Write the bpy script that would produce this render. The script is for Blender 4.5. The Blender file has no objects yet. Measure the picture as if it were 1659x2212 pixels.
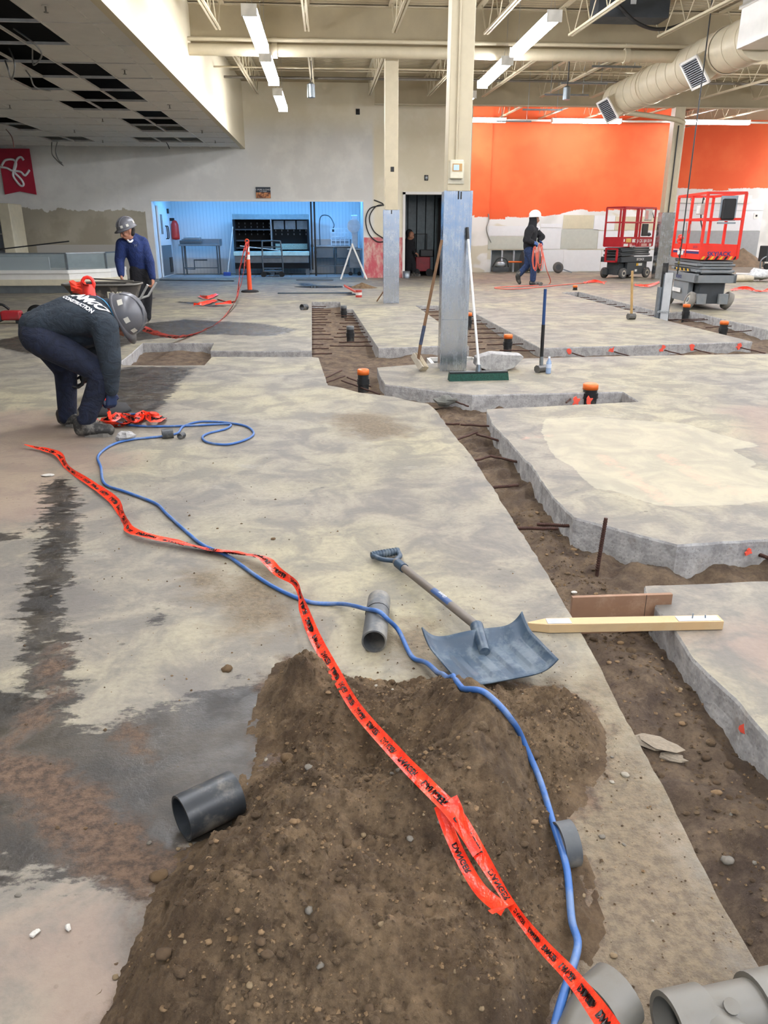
import bpy, bmesh, math, random
from mathutils import Vector, Matrix, noise as mnoise
from mathutils.geometry import delaunay_2d_cdt
from mathutils.bvhtree import BVHTree
random.seed(7)
scene = bpy.context.scene
COL = scene.collection
# ------------------------------------------------------------------ camera
F, CX, CY, CAMH = 1640.0, 829.5, 1106.0, 1.40
PITCH = math.atan(604.0 / F); YAW = math.atan(125.0 / math.hypot(F, 604.0))
FWD = Vector((math.sin(YAW)*math.cos(PITCH), math.cos(YAW)*math.cos(PITCH), -math.sin(PITCH)))
RGT = Vector((math.cos(YAW), -math.sin(YAW), 0)); UPV = RGT.cross(FWD)
EYE = Vector((0, 0, CAMH))
cam = bpy.data.cameras.new('camera'); camo = bpy.data.objects.new('camera', cam); COL.objects.link(camo)
cam.sensor_fit = 'HORIZONTAL'; cam.sensor_width = 36.0; cam.lens = 36.0*F/1659.0; cam.clip_start = 0.05; cam.clip_end = 200
camo.location = EYE
camo.rotation_euler = Matrix((RGT, UPV, -FWD)).transposed().to_euler()
scene.camera = camo
# ------------------------------------------------------------------ world (overcast daylight outside the shop front) and exposure
w = bpy.data.worlds.new('world'); scene.world = w; w.use_nodes = True
w.node_tree.nodes['Background'].inputs[0].default_value = (0.36, 0.60, 1.0, 1)
w.node_tree.nodes['Background'].inputs[1].default_value = 1.1
vs = scene.view_settings; vs.view_transform = 'Standard'; vs.look = 'None'; vs.gamma = 1.0; vs.use_curve_mapping = False
vs.exposure = 0.12
scene.cycles.max_bounces = 4; scene.cycles.diffuse_bounces = 3; scene.cycles.glossy_bounces = 2; scene.cycles.adaptive_threshold = .02; scene.cycles.caustics_reflective = False; scene.cycles.caustics_refractive = False
LAMP = 62.0          # strength of the fluorescent lenses

def ray(x, y): return FWD + RGT*((x-CX)/F) + UPV*((CY-y)/F)
def G(x, y, z=0.0):
    r = ray(x, y); return EYE + r*((z-CAMH)/r.z)
def AY(x, y, Y):
    r = ray(x, y); return EYE + r*(Y/r.y)
# ------------------------------------------------------------------ mesh helpers
class MB:
    def __init__(s): s.v = []; s.f = []; s.sm = []; s.mi = []; s.m = 0
    def add(s, vs, fs, smooth=False, M=None):
        o = len(s.v)
        s.v += [tuple(M @ Vector(p)) if M else tuple(p) for p in vs]
        for f in fs: s.f.append(tuple(i+o for i in f)); s.sm.append(smooth); s.mi.append(s.m)
        return s
    def box(s, x0, x1, y0, y1, z0, z1, M=None):
        v = [(x0,y0,z0),(x1,y0,z0),(x1,y1,z0),(x0,y1,z0),(x0,y0,z1),(x1,y0,z1),(x1,y1,z1),(x0,y1,z1)]
        return s.add(v, [(0,3,2,1),(4,5,6,7),(0,1,5,4),(1,2,6,5),(2,3,7,6),(3,0,4,7)], False, M)
    def bar(s, p0, p1, w, h=None, up=(0,0,1), M=None):
        h = h or w; p0 = Vector(p0); p1 = Vector(p1); d = (p1-p0).normalized(); u = Vector(up)
        if abs(d.dot(u)) > .97: u = Vector((0,1,0)) if abs(d.y) < .9 else Vector((1,0,0))
        r = d.cross(u).normalized(); u = r.cross(d); v = []
        for p in (p0, p1):
            for a, b in ((-1,-1),(1,-1),(1,1),(-1,1)): v.append(p + r*(a*w/2) + u*(b*h/2))
        return s.add(v, [(3,2,1,0),(4,5,6,7),(0,1,5,4),(1,2,6,5),(2,3,7,6),(3,0,4,7)], False, M)
    def cyl(s, p0, p1, r0, r1=None, n=14, cap=True, M=None, smooth=True):
        r1 = r0 if r1 is None else r1; p0 = Vector(p0); p1 = Vector(p1); d = (p1-p0).normalized()
        a = Vector((0,0,1)) if abs(d.z) < .9 else Vector((1,0,0)); r = d.cross(a).normalized(); u = r.cross(d)
        ring = lambda p, R: [p + (r*math.cos(2*math.pi*i/n) + u*math.sin(2*math.pi*i/n))*R for i in range(n)]
        s.add(ring(p0,r0)+ring(p1,r1), [(i, i+n, (i+1) % n+n, (i+1) % n) for i in range(n)], smooth, M)
        if cap:
            s.add(ring(p0,r0), [tuple(range(n))], False, M); s.add(ring(p1,r1), [tuple(reversed(range(n)))], False, M)
        return s
    def pipe(s, p0, p1, ro, ri, n=24, M=None):
        p0 = Vector(p0); p1 = Vector(p1); d = (p1-p0).normalized()
        a = Vector((0,0,1)) if abs(d.z) < .9 else Vector((1,0,0)); r = d.cross(a).normalized(); u = r.cross(d)
        R = lambda p, q: [p + (r*math.cos(2*math.pi*i/n) + u*math.sin(2*math.pi*i/n))*q for i in range(n)]
        e = lambda a, b: [(a*n+i, b*n+i, b*n+(i+1) % n, a*n+(i+1) % n) for i in range(n)]
        v = R(p0,ro)+R(p1,ro)+R(p1,ri)+R(p0,ri)
        s.add(v, e(0,1), True, M); s.add(v, e(1,2), False, M); s.add(v, e(2,3), True, M); s.add(v, e(3,0), False, M); return s
    def tube(s, pts, r, n=8, closed=False, cap=True, M=None):
        pts = [Vector(p) for p in pts]; N = len(pts); rr = r if isinstance(r, (list, tuple)) else [r]*N
        T = []
        for i in range(N):
            a = pts[(i-1) % N] if closed or i > 0 else pts[i]; b = pts[(i+1) % N] if closed or i < N-1 else pts[i]
            T.append((b-a).normalized() if (b-a).length > 1e-9 else Vector((1,0,0)))
        nrm = T[0].cross(Vector((0,0,1)))
        if nrm.length < .1: nrm = T[0].cross(Vector((1,0,0)))
        nrm.normalize(); V = []
        for i in range(N):
            nrm = (nrm - T[i]*nrm.dot(T[i])).normalized(); bn = T[i].cross(nrm)
            for k in range(n):
                t = 2*math.pi*k/n; V.append(pts[i] + (nrm*math.cos(t)+bn*math.sin(t))*rr[i])
        fs = []
        for i in range(N if closed else N-1):
            j = (i+1) % N
            for k in range(n): fs.append((i*n+k, i*n+(k+1) % n, j*n+(k+1) % n, j*n+k))
        s.add(V, fs, True, M)
        if cap and not closed:
            s.add(V[:n], [tuple(reversed(range(n)))], False, M); s.add(V[-n:], [tuple(range(n))], False, M)
        return s
    def lathe(s, prof, n=20, M=None, a0=0, a1=None, smooth=True):
        full = a1 is None; a1 = 2*math.pi if full else a1; m = n if full else n+1; V = []
        for i in range(m):
            t = a0+(a1-a0)*i/n
            V += [(r*math.cos(t), r*math.sin(t), z) for r, z in prof]
        k = len(prof); fs = []
        for i in range(n):
            j = (i+1) % m
            for q in range(k-1): fs.append((i*k+q, j*k+q, j*k+q+1, i*k+q+1))
        return s.add(V, fs, smooth, M)
    def prism(s, poly, z0, z1, M=None, smooth=False):
        n = len(poly); v = [(x,y,z0) for x,y in poly]+[(x,y,z1) for x,y in poly]
        s.add(v, [(i,(i+1) % n,(i+1) % n+n,i+n) for i in range(n)], smooth, M)
        s.add(v, [tuple(reversed(range(n))), tuple(range(n,2*n))], False, M); return s
    def ell(s, c, rx, ry, rz, nu=14, nv=9, M=None):
        V = []; 
        for j in range(nv+1):
            t = math.pi*j/nv
            for i in range(nu):
                p = 2*math.pi*i/nu; V.append((c[0]+rx*math.sin(t)*math.cos(p), c[1]+ry*math.sin(t)*math.sin(p), c[2]+rz*math.cos(t)))
        return s.add(V, [(j*nu+i, (j+1)*nu+i, (j+1)*nu+(i+1) % nu, j*nu+(i+1) % nu) for j in range(nv) for i in range(nu)], True, M)
    def mesh(s, name, mats):
        me = bpy.data.meshes.new(name); me.from_pydata(s.v, [], s.f)
        for m in (mats if isinstance(mats, (list, tuple)) else [mats]): me.materials.append(m)
        me.polygons.foreach_set('use_smooth', s.sm); me.polygons.foreach_set('material_index', s.mi)
        me.validate(); me.update(); return me
    def build(s, name, mats, parent=None, W=False, bevel=0, **k):
        if W and parent is not None:
            t = parent.matrix_basis.translation; s.v = [(a-t.x, b-t.y, c-t.z) for a, b, c in s.v]
        return obj(name, s.mesh(name, mats), parent, bevel, **k)
def obj(name, me, parent=None, bevel=0, label=None, cat=None, group=None, kind=None):
    o = bpy.data.objects.new(name, me); COL.objects.link(o)
    if parent is not None: o.parent = parent
    if bevel:
        b = o.modifiers.new('bevel', 'BEVEL'); b.width = bevel; b.segments = 2; b.limit_method = 'ANGLE'; b.angle_limit = math.radians(40)
    return tag(o, label, cat, group, kind)
def tag(o, label=None, cat=None, group=None, kind=None):
    if label: o['label'] = label
    if cat: o['category'] = cat
    if group: o['group'] = group
    if kind: o['kind'] = kind
    return o
def thing(name, label, cat, loc=(0,0,0), rz=0, group=None, kind=None, rot=None):
    o = bpy.data.objects.new(name, None); COL.objects.link(o); o.empty_display_size = .1
    o.location = loc; o.rotation_euler = rot if rot else (0, 0, rz)
    if rot or rz: o.matrix_basis = Matrix.Translation(Vector(loc)) @ (Matrix.Rotation(rz, 4, 'Z') if not rot else o.rotation_euler.to_matrix().to_4x4())
    else: o.matrix_basis = Matrix.Translation(Vector(loc))
    return tag(o, label, cat, group, kind)
def dup(root, loc, rz=0, label=None, group=None):
    r = root.copy(); COL.objects.link(r); r.location = loc; r.rotation_euler = (0, 0, rz)
    if label: r['label'] = label
    if group: r['group'] = group
    for ch in list(root.children):
        c = ch.copy(); COL.objects.link(c); c.parent = r
        for g in list(ch.children):
            d = g.copy(); COL.objects.link(d); d.parent = c
    return r
def smooth_path(pts, k=6):
    pts = [Vector(p) for p in pts]; out = []; n = len(pts)
    for i in range(n-1):
        p0 = pts[max(i-1,0)]; p1 = pts[i]; p2 = pts[i+1]; p3 = pts[min(i+2,n-1)]
        for j in range(k):
            t = j/k; out.append(0.5*((2*p1)+(p2-p0)*t+(2*p0-5*p1+4*p2-p3)*t*t+(3*p1-p0-3*p2+p3)*t**3))
    out.append(pts[-1]); return out
def text_mesh(s, size, mat, shear=0, bold=0, align='CENTER', spacing=1.0):
    cu = bpy.data.curves.new('lettering', 'FONT'); cu.body = s; cu.size = size; cu.align_x = align; cu.align_y = 'CENTER'
    cu.shear = shear; cu.offset = bold; cu.space_character = spacing; cu.resolution_u = 3
    o = bpy.data.objects.new('lettering', cu); COL.objects.link(o)
    dg = bpy.context.evaluated_depsgraph_get(); me = bpy.data.meshes.new_from_object(o.evaluated_get(dg))
    bpy.data.objects.remove(o); bpy.data.curves.remove(cu); me.materials.clear(); me.materials.append(mat); return me
def lettering(name, s, size, mat, parent, M, **k):
    me = text_mesh(s, size, mat, **k); me.transform(M); return obj(name, me, parent)
def frame(o, xd, yd):      # matrix whose local x, y lie along xd, yd
    xd = Vector(xd).normalized(); zd = xd.cross(Vector(yd)).normalized(); yd = zd.cross(xd)
    M = Matrix((xd, yd, zd)).transposed().to_4x4(); M.translation = Vector(o); return M
# ------------------------------------------------------------------ materials
def L(c):
    if isinstance(c, str):
        c = c.lstrip('#'); c = [int(c[i:i+2], 16)/255 for i in (0, 2, 4)]
        return tuple((x/12.92 if x <= .04045 else ((x+.055)/1.055)**2.4) for x in c)
    return tuple(c)
class NT:
    def __init__(s, name):
        s.m = bpy.data.materials.new(name); s.m.use_nodes = True; s.t = s.m.node_tree; s.n = s.t.nodes; s.b = s.n['Principled BSDF']
        s.co = s.n.new('ShaderNodeTexCoord')
    def new(s, t, **k):
        n = s.n.new(t)
        for a, v in k.items(): setattr(n, a, v)
        return n
    def link(s, a, b): s.t.links.new(a, b)
    def setin(s, sock, v):
        if hasattr(v, 'is_output') or isinstance(v, bpy.types.NodeSocket): s.link(v, sock)
        elif isinstance(v, (tuple, list)) and len(v) == 3 and sock.type == 'RGBA': sock.default_value = (*v, 1)
        else: sock.default_value = v
    def pos(s, scale=(1,1,1), rot=(0,0,0), src='Object'):
        mp = s.new('ShaderNodeMapping'); mp.inputs['Scale'].default_value = scale; mp.inputs['Rotation'].default_value = rot
        s.link(s.co.outputs[src], mp.inputs[0]); return mp.outputs[0]
    def noise(s, scale, detail=4, rough=.55, vec=None, dist=0):
        n = s.new('ShaderNodeTexNoise'); n.inputs['Scale'].default_value = scale; n.inputs['Detail'].default_value = min(detail, 6)
        n.inputs['Roughness'].default_value = rough; n.inputs['Distortion'].default_value = dist
        s.link(vec if vec else s.co.outputs['Object'], n.inputs['Vector']); return n.outputs[0]
    def voro(s, scale, vec=None, feat='F1'):
        n = s.new('ShaderNodeTexVoronoi'); n.feature = feat; n.inputs['Scale'].default_value = scale
        s.link(vec if vec else s.co.outputs['Object'], n.inputs['Vector']); return n.outputs[0]
    def ramp(s, v, a, b, lo=0.0, hi=1.0):
        n = s.new('ShaderNodeMapRange'); n.clamp = True; n.interpolation_type = 'SMOOTHSTEP'
        for i, x in zip((1,2,3,4), (a,b,lo,hi)): n.inputs[i].default_value = x
        s.setin(n.inputs[0], v); return n.outputs[0]
    def math(s, op, a, b=0.0):
        n = s.new('ShaderNodeMath', operation=op); s.setin(n.inputs[0], a); s.setin(n.inputs[1], b); return n.outputs[0]
    def mix(s, f, a, b, mode='MIX'):
        n = s.new('ShaderNodeMix', data_type='RGBA', blend_type=mode); n.clamp_factor = True
        s.setin(n.inputs['Factor'], f); s.setin(n.inputs[6], a); s.setin(n.inputs[7], b); return n.outputs[2]
    def attr(s, name):
        n = s.new('ShaderNodeAttribute'); n.attribute_name = name; return n.outputs['Fac']
    def bump(s, h, strength=.3, dist=.01):
        n = s.new('ShaderNodeBump'); n.inputs['Strength'].default_value = strength; n.inputs['Distance'].default_value = dist
        s.link(h, n.inputs['Height']); s.link(n.outputs[0], s.b.inputs['Normal'])
    def out(s, col=None, rough=None, metal=None, **k):
        if col is not None: s.setin(s.b.inputs['Base Color'], col)
        if rough is not None: s.setin(s.b.inputs['Roughness'], rough)
        if metal is not None: s.setin(s.b.inputs['Metallic'], metal)
        for a, v in k.items(): s.setin(s.b.inputs[a.replace('_', ' ')], v)
        return s.m
MATS = {}
def mat(name, c, rough=.6, metal=0.0, var=.12, scale=6.0, bump=0.0, bscale=60.0, dirt=None, dscale=3.0, damt=.5, **k):
    """plain coloured surface: tone variation, optional wear/dirt patches, fine relief"""
    if name in MATS: return MATS[name]
    t = NT(name); c = L(c)
    n = t.noise(scale, 5, .6)
    col = t.mix(t.ramp(n, .3, .7), tuple(x*(1-var) for x in c), tuple(min(1, x*(1+var)) for x in c))
    if dirt:
        col = t.mix(t.math('MULTIPLY', t.ramp(t.noise(dscale, 8, .7), .48, .62), damt), col, L(dirt))
    if bump: t.bump(t.noise(bscale, 4, .6), bump, .01)
    r = t.ramp(n, .2, .8, max(0, rough-.06), min(1, rough+.06))
    MATS[name] = t.out(col, r, metal, **k); return MATS[name]
def emit(name, c, s):
    t = NT(name); t.out(L(c), .5); t.b.inputs['Emission Color'].default_value = (*L(c), 1); t.b.inputs['Emission Strength'].default_value = s
    return t.m
# ================================================================== surface materials of the setting
import numpy as np
def P2(pts): return [tuple(G(x, y).xy) for x, y in pts]
def sdist(P, poly):
    """signed distance of points P (n,2) to a closed polygon, positive inside"""
    P = np.asarray(P, float); q = np.asarray(poly, float); n = len(q)
    d = np.full(len(P), 1e9); ins = np.zeros(len(P), bool)
    for i in range(n):
        a = q[i]; b = q[(i+1) % n]; e = b-a; wv = P-a
        t = np.clip((wv@e)/max(e@e, 1e-12), 0, 1); d = np.minimum(d, np.hypot(*(wv-t[:,None]*e).T))
        c = ((a[1] > P[:,1]) != (b[1] > P[:,1])); xx = a[0]+(P[:,1]-a[1])*e[0]/(e[1] if abs(e[1]) > 1e-12 else 1e-12)
        ins ^= c & (P[:,0] < xx)
    return np.where(ins, d, -d)
def ldist(P, line, w):
    """signed distance to a band of half width w around a polyline, positive inside"""
    P = np.asarray(P, float); q = np.asarray(line, float); d = np.full(len(P), 1e9)
    for i in range(len(q)-1):
        a = q[i]; e = q[i+1]-a; wv = P-a; t = np.clip((wv@e)/max(e@e, 1e-12), 0, 1)
        d = np.minimum(d, np.hypot(*(wv-t[:,None]*e).T))
    return w-d
def concrete_floor():
    t = NT('worn_concrete_floor')
    big = t.noise(.55, 3, .5); mid = t.noise(3.2, 6, .65, dist=.6); fine = t.noise(38, 5, .7); st = t.noise(1.9, 6, .7, t.pos((1.0, 1.7, 1), (0,0,.25))); edge = t.noise(8.0, 6, .72)
    tr = t.noise(1.0, 6, .72, t.pos((7.0, 19.0, 1)))
    e0 = t.math('SUBTRACT', edge, .5); t0 = t.math('SUBTRACT', tr, .5)
    c = t.mix(t.ramp(mid, .36, .66), L('#6b665f'), L('#918979'))
    c = t.mix(t.ramp(big, .42, .62), c, t.mix(t.ramp(mid, .4, .6), L('#7d7767'), L('#9f967b')))
    c = t.mix(t.ramp(st, .56, .72, 0, .4), c, L('#5f5b53')); c = t.mix(t.ramp(st, .42, .3, 0, .4), c, L('#9f9a8d'))
    c = t.mix(t.ramp(fine, .35, .75, 0, .35), c, L('#57534d'))
    spots = t.math('MULTIPLY', t.ramp(t.voro(7.0, t.pos((1,1.3,1))), .10, .06), t.ramp(st, .5, .58, 0, .75)); c = t.mix(spots, c, L('#453e35'))
    specks = t.math('MULTIPLY', t.ramp(t.voro(26.0), .16, .10), t.ramp(mid, .52, .66, 0, .8)); c = t.mix(specks, c, L('#4e4439'))
    pk = t.math('ADD', t.attr('pink'), t.math('MULTIPLY', t.math('SUBTRACT', mid, .5), .9)); c = t.mix(t.ramp(pk, -.12, .2, 0, .6), c, L('#877064'))
    pale = t.ramp(t.math('ADD', t.attr('pale'), t.math('MULTIPLY', e0, .08)), -.004, .004, 0, .85)
    c = t.mix(pale, c, t.mix(t.ramp(mid, .35, .7), L('#958e7b'), L('#a9a088')))
    sp = t.math('MULTIPLY', t.ramp(t.attr('spray'), -.02, .03), t.ramp(edge, .42, .7, 0, .75)); c = t.mix(sp, c, L('#e39a80'))
    dust = t.ramp(t.math('ADD', t.attr('dust'), t.math('MULTIPLY', e0, .55)), -.16, .12, 0, .88)
    c = t.mix(dust, c, t.mix(t.ramp(fine, .35, .65), L('#574934'), L('#7a6a51')))
    wet = t.ramp(t.math('ADD', t.attr('wet'), t.math('ADD', t.math('MULTIPLY', t0, .40), t.math('MULTIPLY', e0, .28))), -.018, .03)
    c = t.mix(t.math('MULTIPLY', wet, .93), c, t.mix(t.ramp(mid, .35, .68), L('#1b1815'), L('#3a342d')))
    mud = t.ramp(t.math('ADD', t.attr('mud'), t.math('MULTIPLY', e0, .3)), -.03, .06)
    c = t.mix(t.math('MULTIPLY', mud, .9), c, t.mix(t.ramp(fine, .35, .65), L('#42342a'), L('#6f5946')))
    r = t.mix(wet, (.62,)*3, t.mix(t.ramp(edge, .4, .6), (.28,)*3, (.55,)*3)); r = t.mix(mud, r, (.85,)*3)
    n = t.new('ShaderNodeBump'); n.inputs['Distance'].default_value = .012; t.link(t.noise(46, 5, .7), n.inputs['Height']); t.link(t.ramp(t.math('MAXIMUM', mud, dust), 0, 1, .28, .95), n.inputs['Strength']); t.link(n.outputs[0], t.b.inputs['Normal'])
    return t.out(c, r, 0.0)
def cut_concrete():
    t = NT('cut_concrete_edge')
    v = t.noise(1, 5, .6, t.pos((26, 26, 3.5))); n = t.noise(14, 7, .7); ag = t.voro(55)
    c = t.mix(t.ramp(n, .35, .65), L('#918f8d'), L('#b3b1ae')); c = t.mix(t.ramp(v, .5, .75, 0, .35), c, L('#c9c7c2'))
    c = t.mix(t.ramp(ag, .22, .1, 0, .55), c, L('#6b6660'))
    c = t.mix(t.math('MULTIPLY', t.ramp(t.noise(5, 6, .7), .55, .7), .35), c, L('#7c6b57'))
    t.bump(ag, .25, .008); return t.out(c, .85, 0.0)
def soil(name, a, b, d):
    t = NT(name); n = t.noise(9, 9, .7); f = t.noise(70, 8, .75); g = t.noise(2.6, 5, .6)
    c = t.mix(t.ramp(n, .32, .68), L(a), L(b)); c = t.mix(t.ramp(g, .45, .68, 0, .6), c, L(d)); c = t.mix(t.ramp(f, .4, .75, 0, .5), c, tuple(x*.45 for x in L(a)))
    c = t.mix(t.ramp(t.voro(95), .12, .05, 0, .5), c, L('#9b8d78'))
    t.bump(t.noise(95, 6, .8), 1.0, .02); return t.out(c, .95, 0.0)
M_CONC = concrete_floor(); M_CUT = cut_concrete()
M_SOIL = soil('damp_brown_soil', '#5a4630', '#9a8060', '#6e563b'); M_TRENCH = soil('trench_sand', '#58473a', '#8d775e', '#6e5b48')
M_BEIGE = mat('beige_painted_steel', '#bfb397', .5, var=.05); M_CREAM = mat('cream_wall_paint', '#e2dac6', .75, var=.03, scale=1.2, dirt='#c9bea8', damt=.3)
M_DECK = mat('beige_roof_deck', '#a5977a', .6, var=.06, scale=2)
M_STEEL = None
def stainless():
    t = NT('brushed_stainless'); n = t.noise(1, 4, .6, t.pos((160, 160, 2.0))); d = t.noise(5, 8, .75)
    c = t.mix(t.ramp(d, .55, .72, 0, .5), L('#bfc2c6'), L('#cfcfcc'))
    t.bump(n, .02, .004); return t.out(c, t.ramp(t.math('ADD', t.math('MULTIPLY', n, .5), t.math('MULTIPLY', d, .6)), .35, .8, .16, .36), 1.0)
M_STEEL = stainless()
def wall_back_mat():
    t = NT('back_wall_paint'); s = t.new('ShaderNodeSeparateXYZ'); t.link(t.co.outputs['Object'], s.inputs[0]); X, Y, Z = s.outputs
    n = t.noise(1.1, 6, .6); e = t.noise(1.0, 6, .65, t.pos((2.6, 2.6, 2.0)))
    white = t.mix(t.ramp(n, .4, .65), L('#e2e0da'), L('#efede6'))
    cream = t.mix(t.ramp(n, .4, .65), L('#e9dfc4'), L('#f2e9d2'))
    upper = t.mix(t.ramp(X, 1.45, 1.6), white, cream); upper = t.mix(t.ramp(Z, 4.0, 4.9), upper, cream)
    edge = t.math('ADD', Z, t.math('MULTIPLY', t.math('SUBTRACT', e, .5), .5))
    taupe = t.mix(t.ramp(n, .4, .6), L('#a89f8b'), L('#b8b09c'))
    low = t.math('MULTIPLY', t.ramp(edge, 2.06, 2.04), t.ramp(X, -5.62, -5.64))
    c = t.mix(low, upper, taupe)
    pan = t.math('MULTIPLY', t.ramp(Z, 1.04, 1.03), t.math('MULTIPLY', t.ramp(X, -5.62, -5.64), t.ramp(X, -9.1, -9.08)))
    c = t.mix(pan, c, L('#bdb9b0'))
    pinkn = t.ramp(t.noise(1, 8, .75, t.pos((3.5, 3.5, 1.6))), .34, .6)
    pk = t.math('MULTIPLY', t.ramp(t.math('ADD', Z, t.math('MULTIPLY', e, .08)), 1.31, 1.27), t.math('MULTIPLY', t.ramp(X, 1.2, 1.22), t.ramp(X, 2.62, 2.6)))
    c = t.mix(pk, c, t.mix(pinkn, L('#e3c6b6'), L('#d0616a')))
    return t.out(c, .8, 0.0)
def wall_orange_mat(z0):
    t = NT('orange_wall_paint'); s = t.new('ShaderNodeSeparateXYZ'); t.link(t.co.outputs['Object'], s.inputs[0]); X, Y, Z = s.outputs
    n = t.noise(.8, 5, .5)
    org = t.mix(t.ramp(n, .4, .65), L('#ed6130'), L('#f26c39'))
    st = t.new('ShaderNodeMath', operation='SNAP'); t.link(t.math('ADD', X, t.math('MULTIPLY', t.noise(2.5, 2, .5), .5)), st.inputs[0]); st.inputs[1].default_value = .62
    cmb = t.new('ShaderNodeCombineXYZ'); t.link(st.outputs[0], cmb.inputs[0])
    stepn = t.noise(1.7, 2, .5, cmb.outputs[0]); e = t.noise(7, 6, .7)
    lvl = t.math('ADD', t.math('MULTIPLY', t.math('SUBTRACT', stepn, .5), .5), t.math('MULTIPLY', t.math('SUBTRACT', e, .5), .16))
    lvl = t.math('ADD', lvl, t.ramp(X, 7.8, 9.4, 0, .25))
    low = t.ramp(t.math('SUBTRACT', t.math('SUBTRACT', Z, z0), lvl), .012, -.012)
    wht = t.mix(t.ramp(t.noise(1.3, 3, .4), .42, .6), L('#d9d7d0'), L('#e9e7e2'))
    if z0 < 2.5: wht = t.mix(t.math('MULTIPLY', t.ramp(t.noise(1, 2, .4, t.pos((.9, .9, 1.6))), .52, .56), .8), wht, L('#cfc7ae'))
    c = t.mix(low, org, wht)
    return t.out(c, .75, 0.0)
# ================================================================== floor slabs
STAIN = {
 'wet': [('p', P2([(-60,1490),(165,1500),(160,1545),(205,1575),(330,1520),(440,1490),(580,1470),(640,1640),(600,1800),(420,1850),(330,1920),(300,1960),(200,1930),(130,1890),(90,1890),(-60,1930)])),
         ('l', P2([(125,1045),(135,1130),(110,1230),(90,1320),(110,1400),(90,1500)]), .085),
         ('p', P2([(270,792),(425,792),(385,832),(335,900),(270,905),(190,870),(200,830)])),
         ('p', P2([(250,705),(400,690),(560,698),(645,712),(590,727),(450,722),(300,735),(230,762),(60,765),(-40,742),(60,722)])),
         ('l', P2([(300,640),(420,655),(470,662)]), .16), ('l', P2([(640,612),(720,622),(790,618)]), .35), ('l', P2([(330,1335),(345,1325)]), .03), ('l', P2([(-20,1160),(30,1160)]), .05)],
 'mud': [('p', P2([(100,1640),(230,1700),(320,1790),(400,1850),(340,1960),(210,1930),(150,1860),(-40,1700),(-40,1600)])),
         ('l', P2([(120,1400),(110,1470),(90,1540),(40,1600)]), .045), ('p', P2([(255,1545),(330,1590),(330,1650),(270,1640)])),
         ('p', P2([(560,1470),(600,1420),(690,1430),(790,1475),(930,1470),(1000,1460),(1120,1462),(1260,1490),(1310,1560),(1310,1680),(1260,1790),(1290,1900),(1310,2010),(1250,2120),(1180,2300),(190,2300),(235,2150),(300,1990),(325,1900),(400,1835),(520,1790),(545,1650)]))],
 'dust': [('p', P2([(1190,1480),(1290,1440),(1420,1680),(1560,1960),(1670,2180),(1659,2500),(1170,2500),(1200,2000),(1180,1700)])),
          ('l', P2([(880,1370),(900,1400),(980,1440)]), .06), ('l', P2([(540,1260),(560,1330)]), .10), ('l', P2([(820,930),(780,905)]), .2), ('l', P2([(440,1250),(520,1300)]), .05)],
 'pink': [('p', P2([(1240,1950),(1420,1800),(1660,2200),(1500,2500),(1230,2300)])), ('l', P2([(40,2060),(230,2010),(200,2200)]), .12), ('l', P2([(60,1100),(40,900),(200,1000)]), .3),
          ('p', P2([(1640,1330),(1500,1380),(1659,1500),(1900,1600),(1900,1300)])), ('p', P2([(1560,880),(1659,1000),(1800,1000),(1700,870)]))],
 'pale': [('p', P2([(1175,905),(1290,900),(1330,905),(1480,915),(1560,940),(1645,962),(1580,972),(1635,1000),(1620,1010),(1720,1030),(1720,1075),(1600,1090),(1430,1095),(1330,1062),(1280,1055),(1240,1010),(1195,985),(1170,935)]))],
 'spray': [('l', P2([(1300,985),(1350,1020),(1440,1085)]), .045), ('l', P2([(1435,985),(1510,1030),(1580,1062),(1659,1064)]), .05), ('l', P2([(1120,948),(1190,940)]), .03)],
}
def stains(P):
    out = {}
    for k, L_ in STAIN.items():
        d = np.full(len(P), -9.0)
        for s in L_: d = np.maximum(d, sdist(P, s[1]) if s[0] == 'p' else ldist(P, s[1], s[2]))
        out[k] = d
    return out
def resample(poly):
    out = []
    for i in range(len(poly)):
        a = Vector(poly[i]); b = Vector(poly[(i+1) % len(poly)]); m = (a+b)/2; r = max(m.length, 1.0)
        inside = -1 < m.x < 9 and -.5 < m.y < 20
        st = max(.035, r*.012) if inside else 2.0
        if inside and r > 9: st = .5
        n = max(1, int((b-a).length/st)); nn = Vector((-(b-a).y, (b-a).x)).normalized()
        for k in range(n):
            p = a.lerp(b, k/n); jit = min(.009, .0016*r) if inside and r < 8 else 0
            if k: p = p + nn*(mnoise.noise(Vector((p.x*9, p.y*9, 3)))*jit*1.4 + random.uniform(-jit, jit)*.5)
            out.append(p)
    return out
SLAB_Z = -.21
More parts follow.
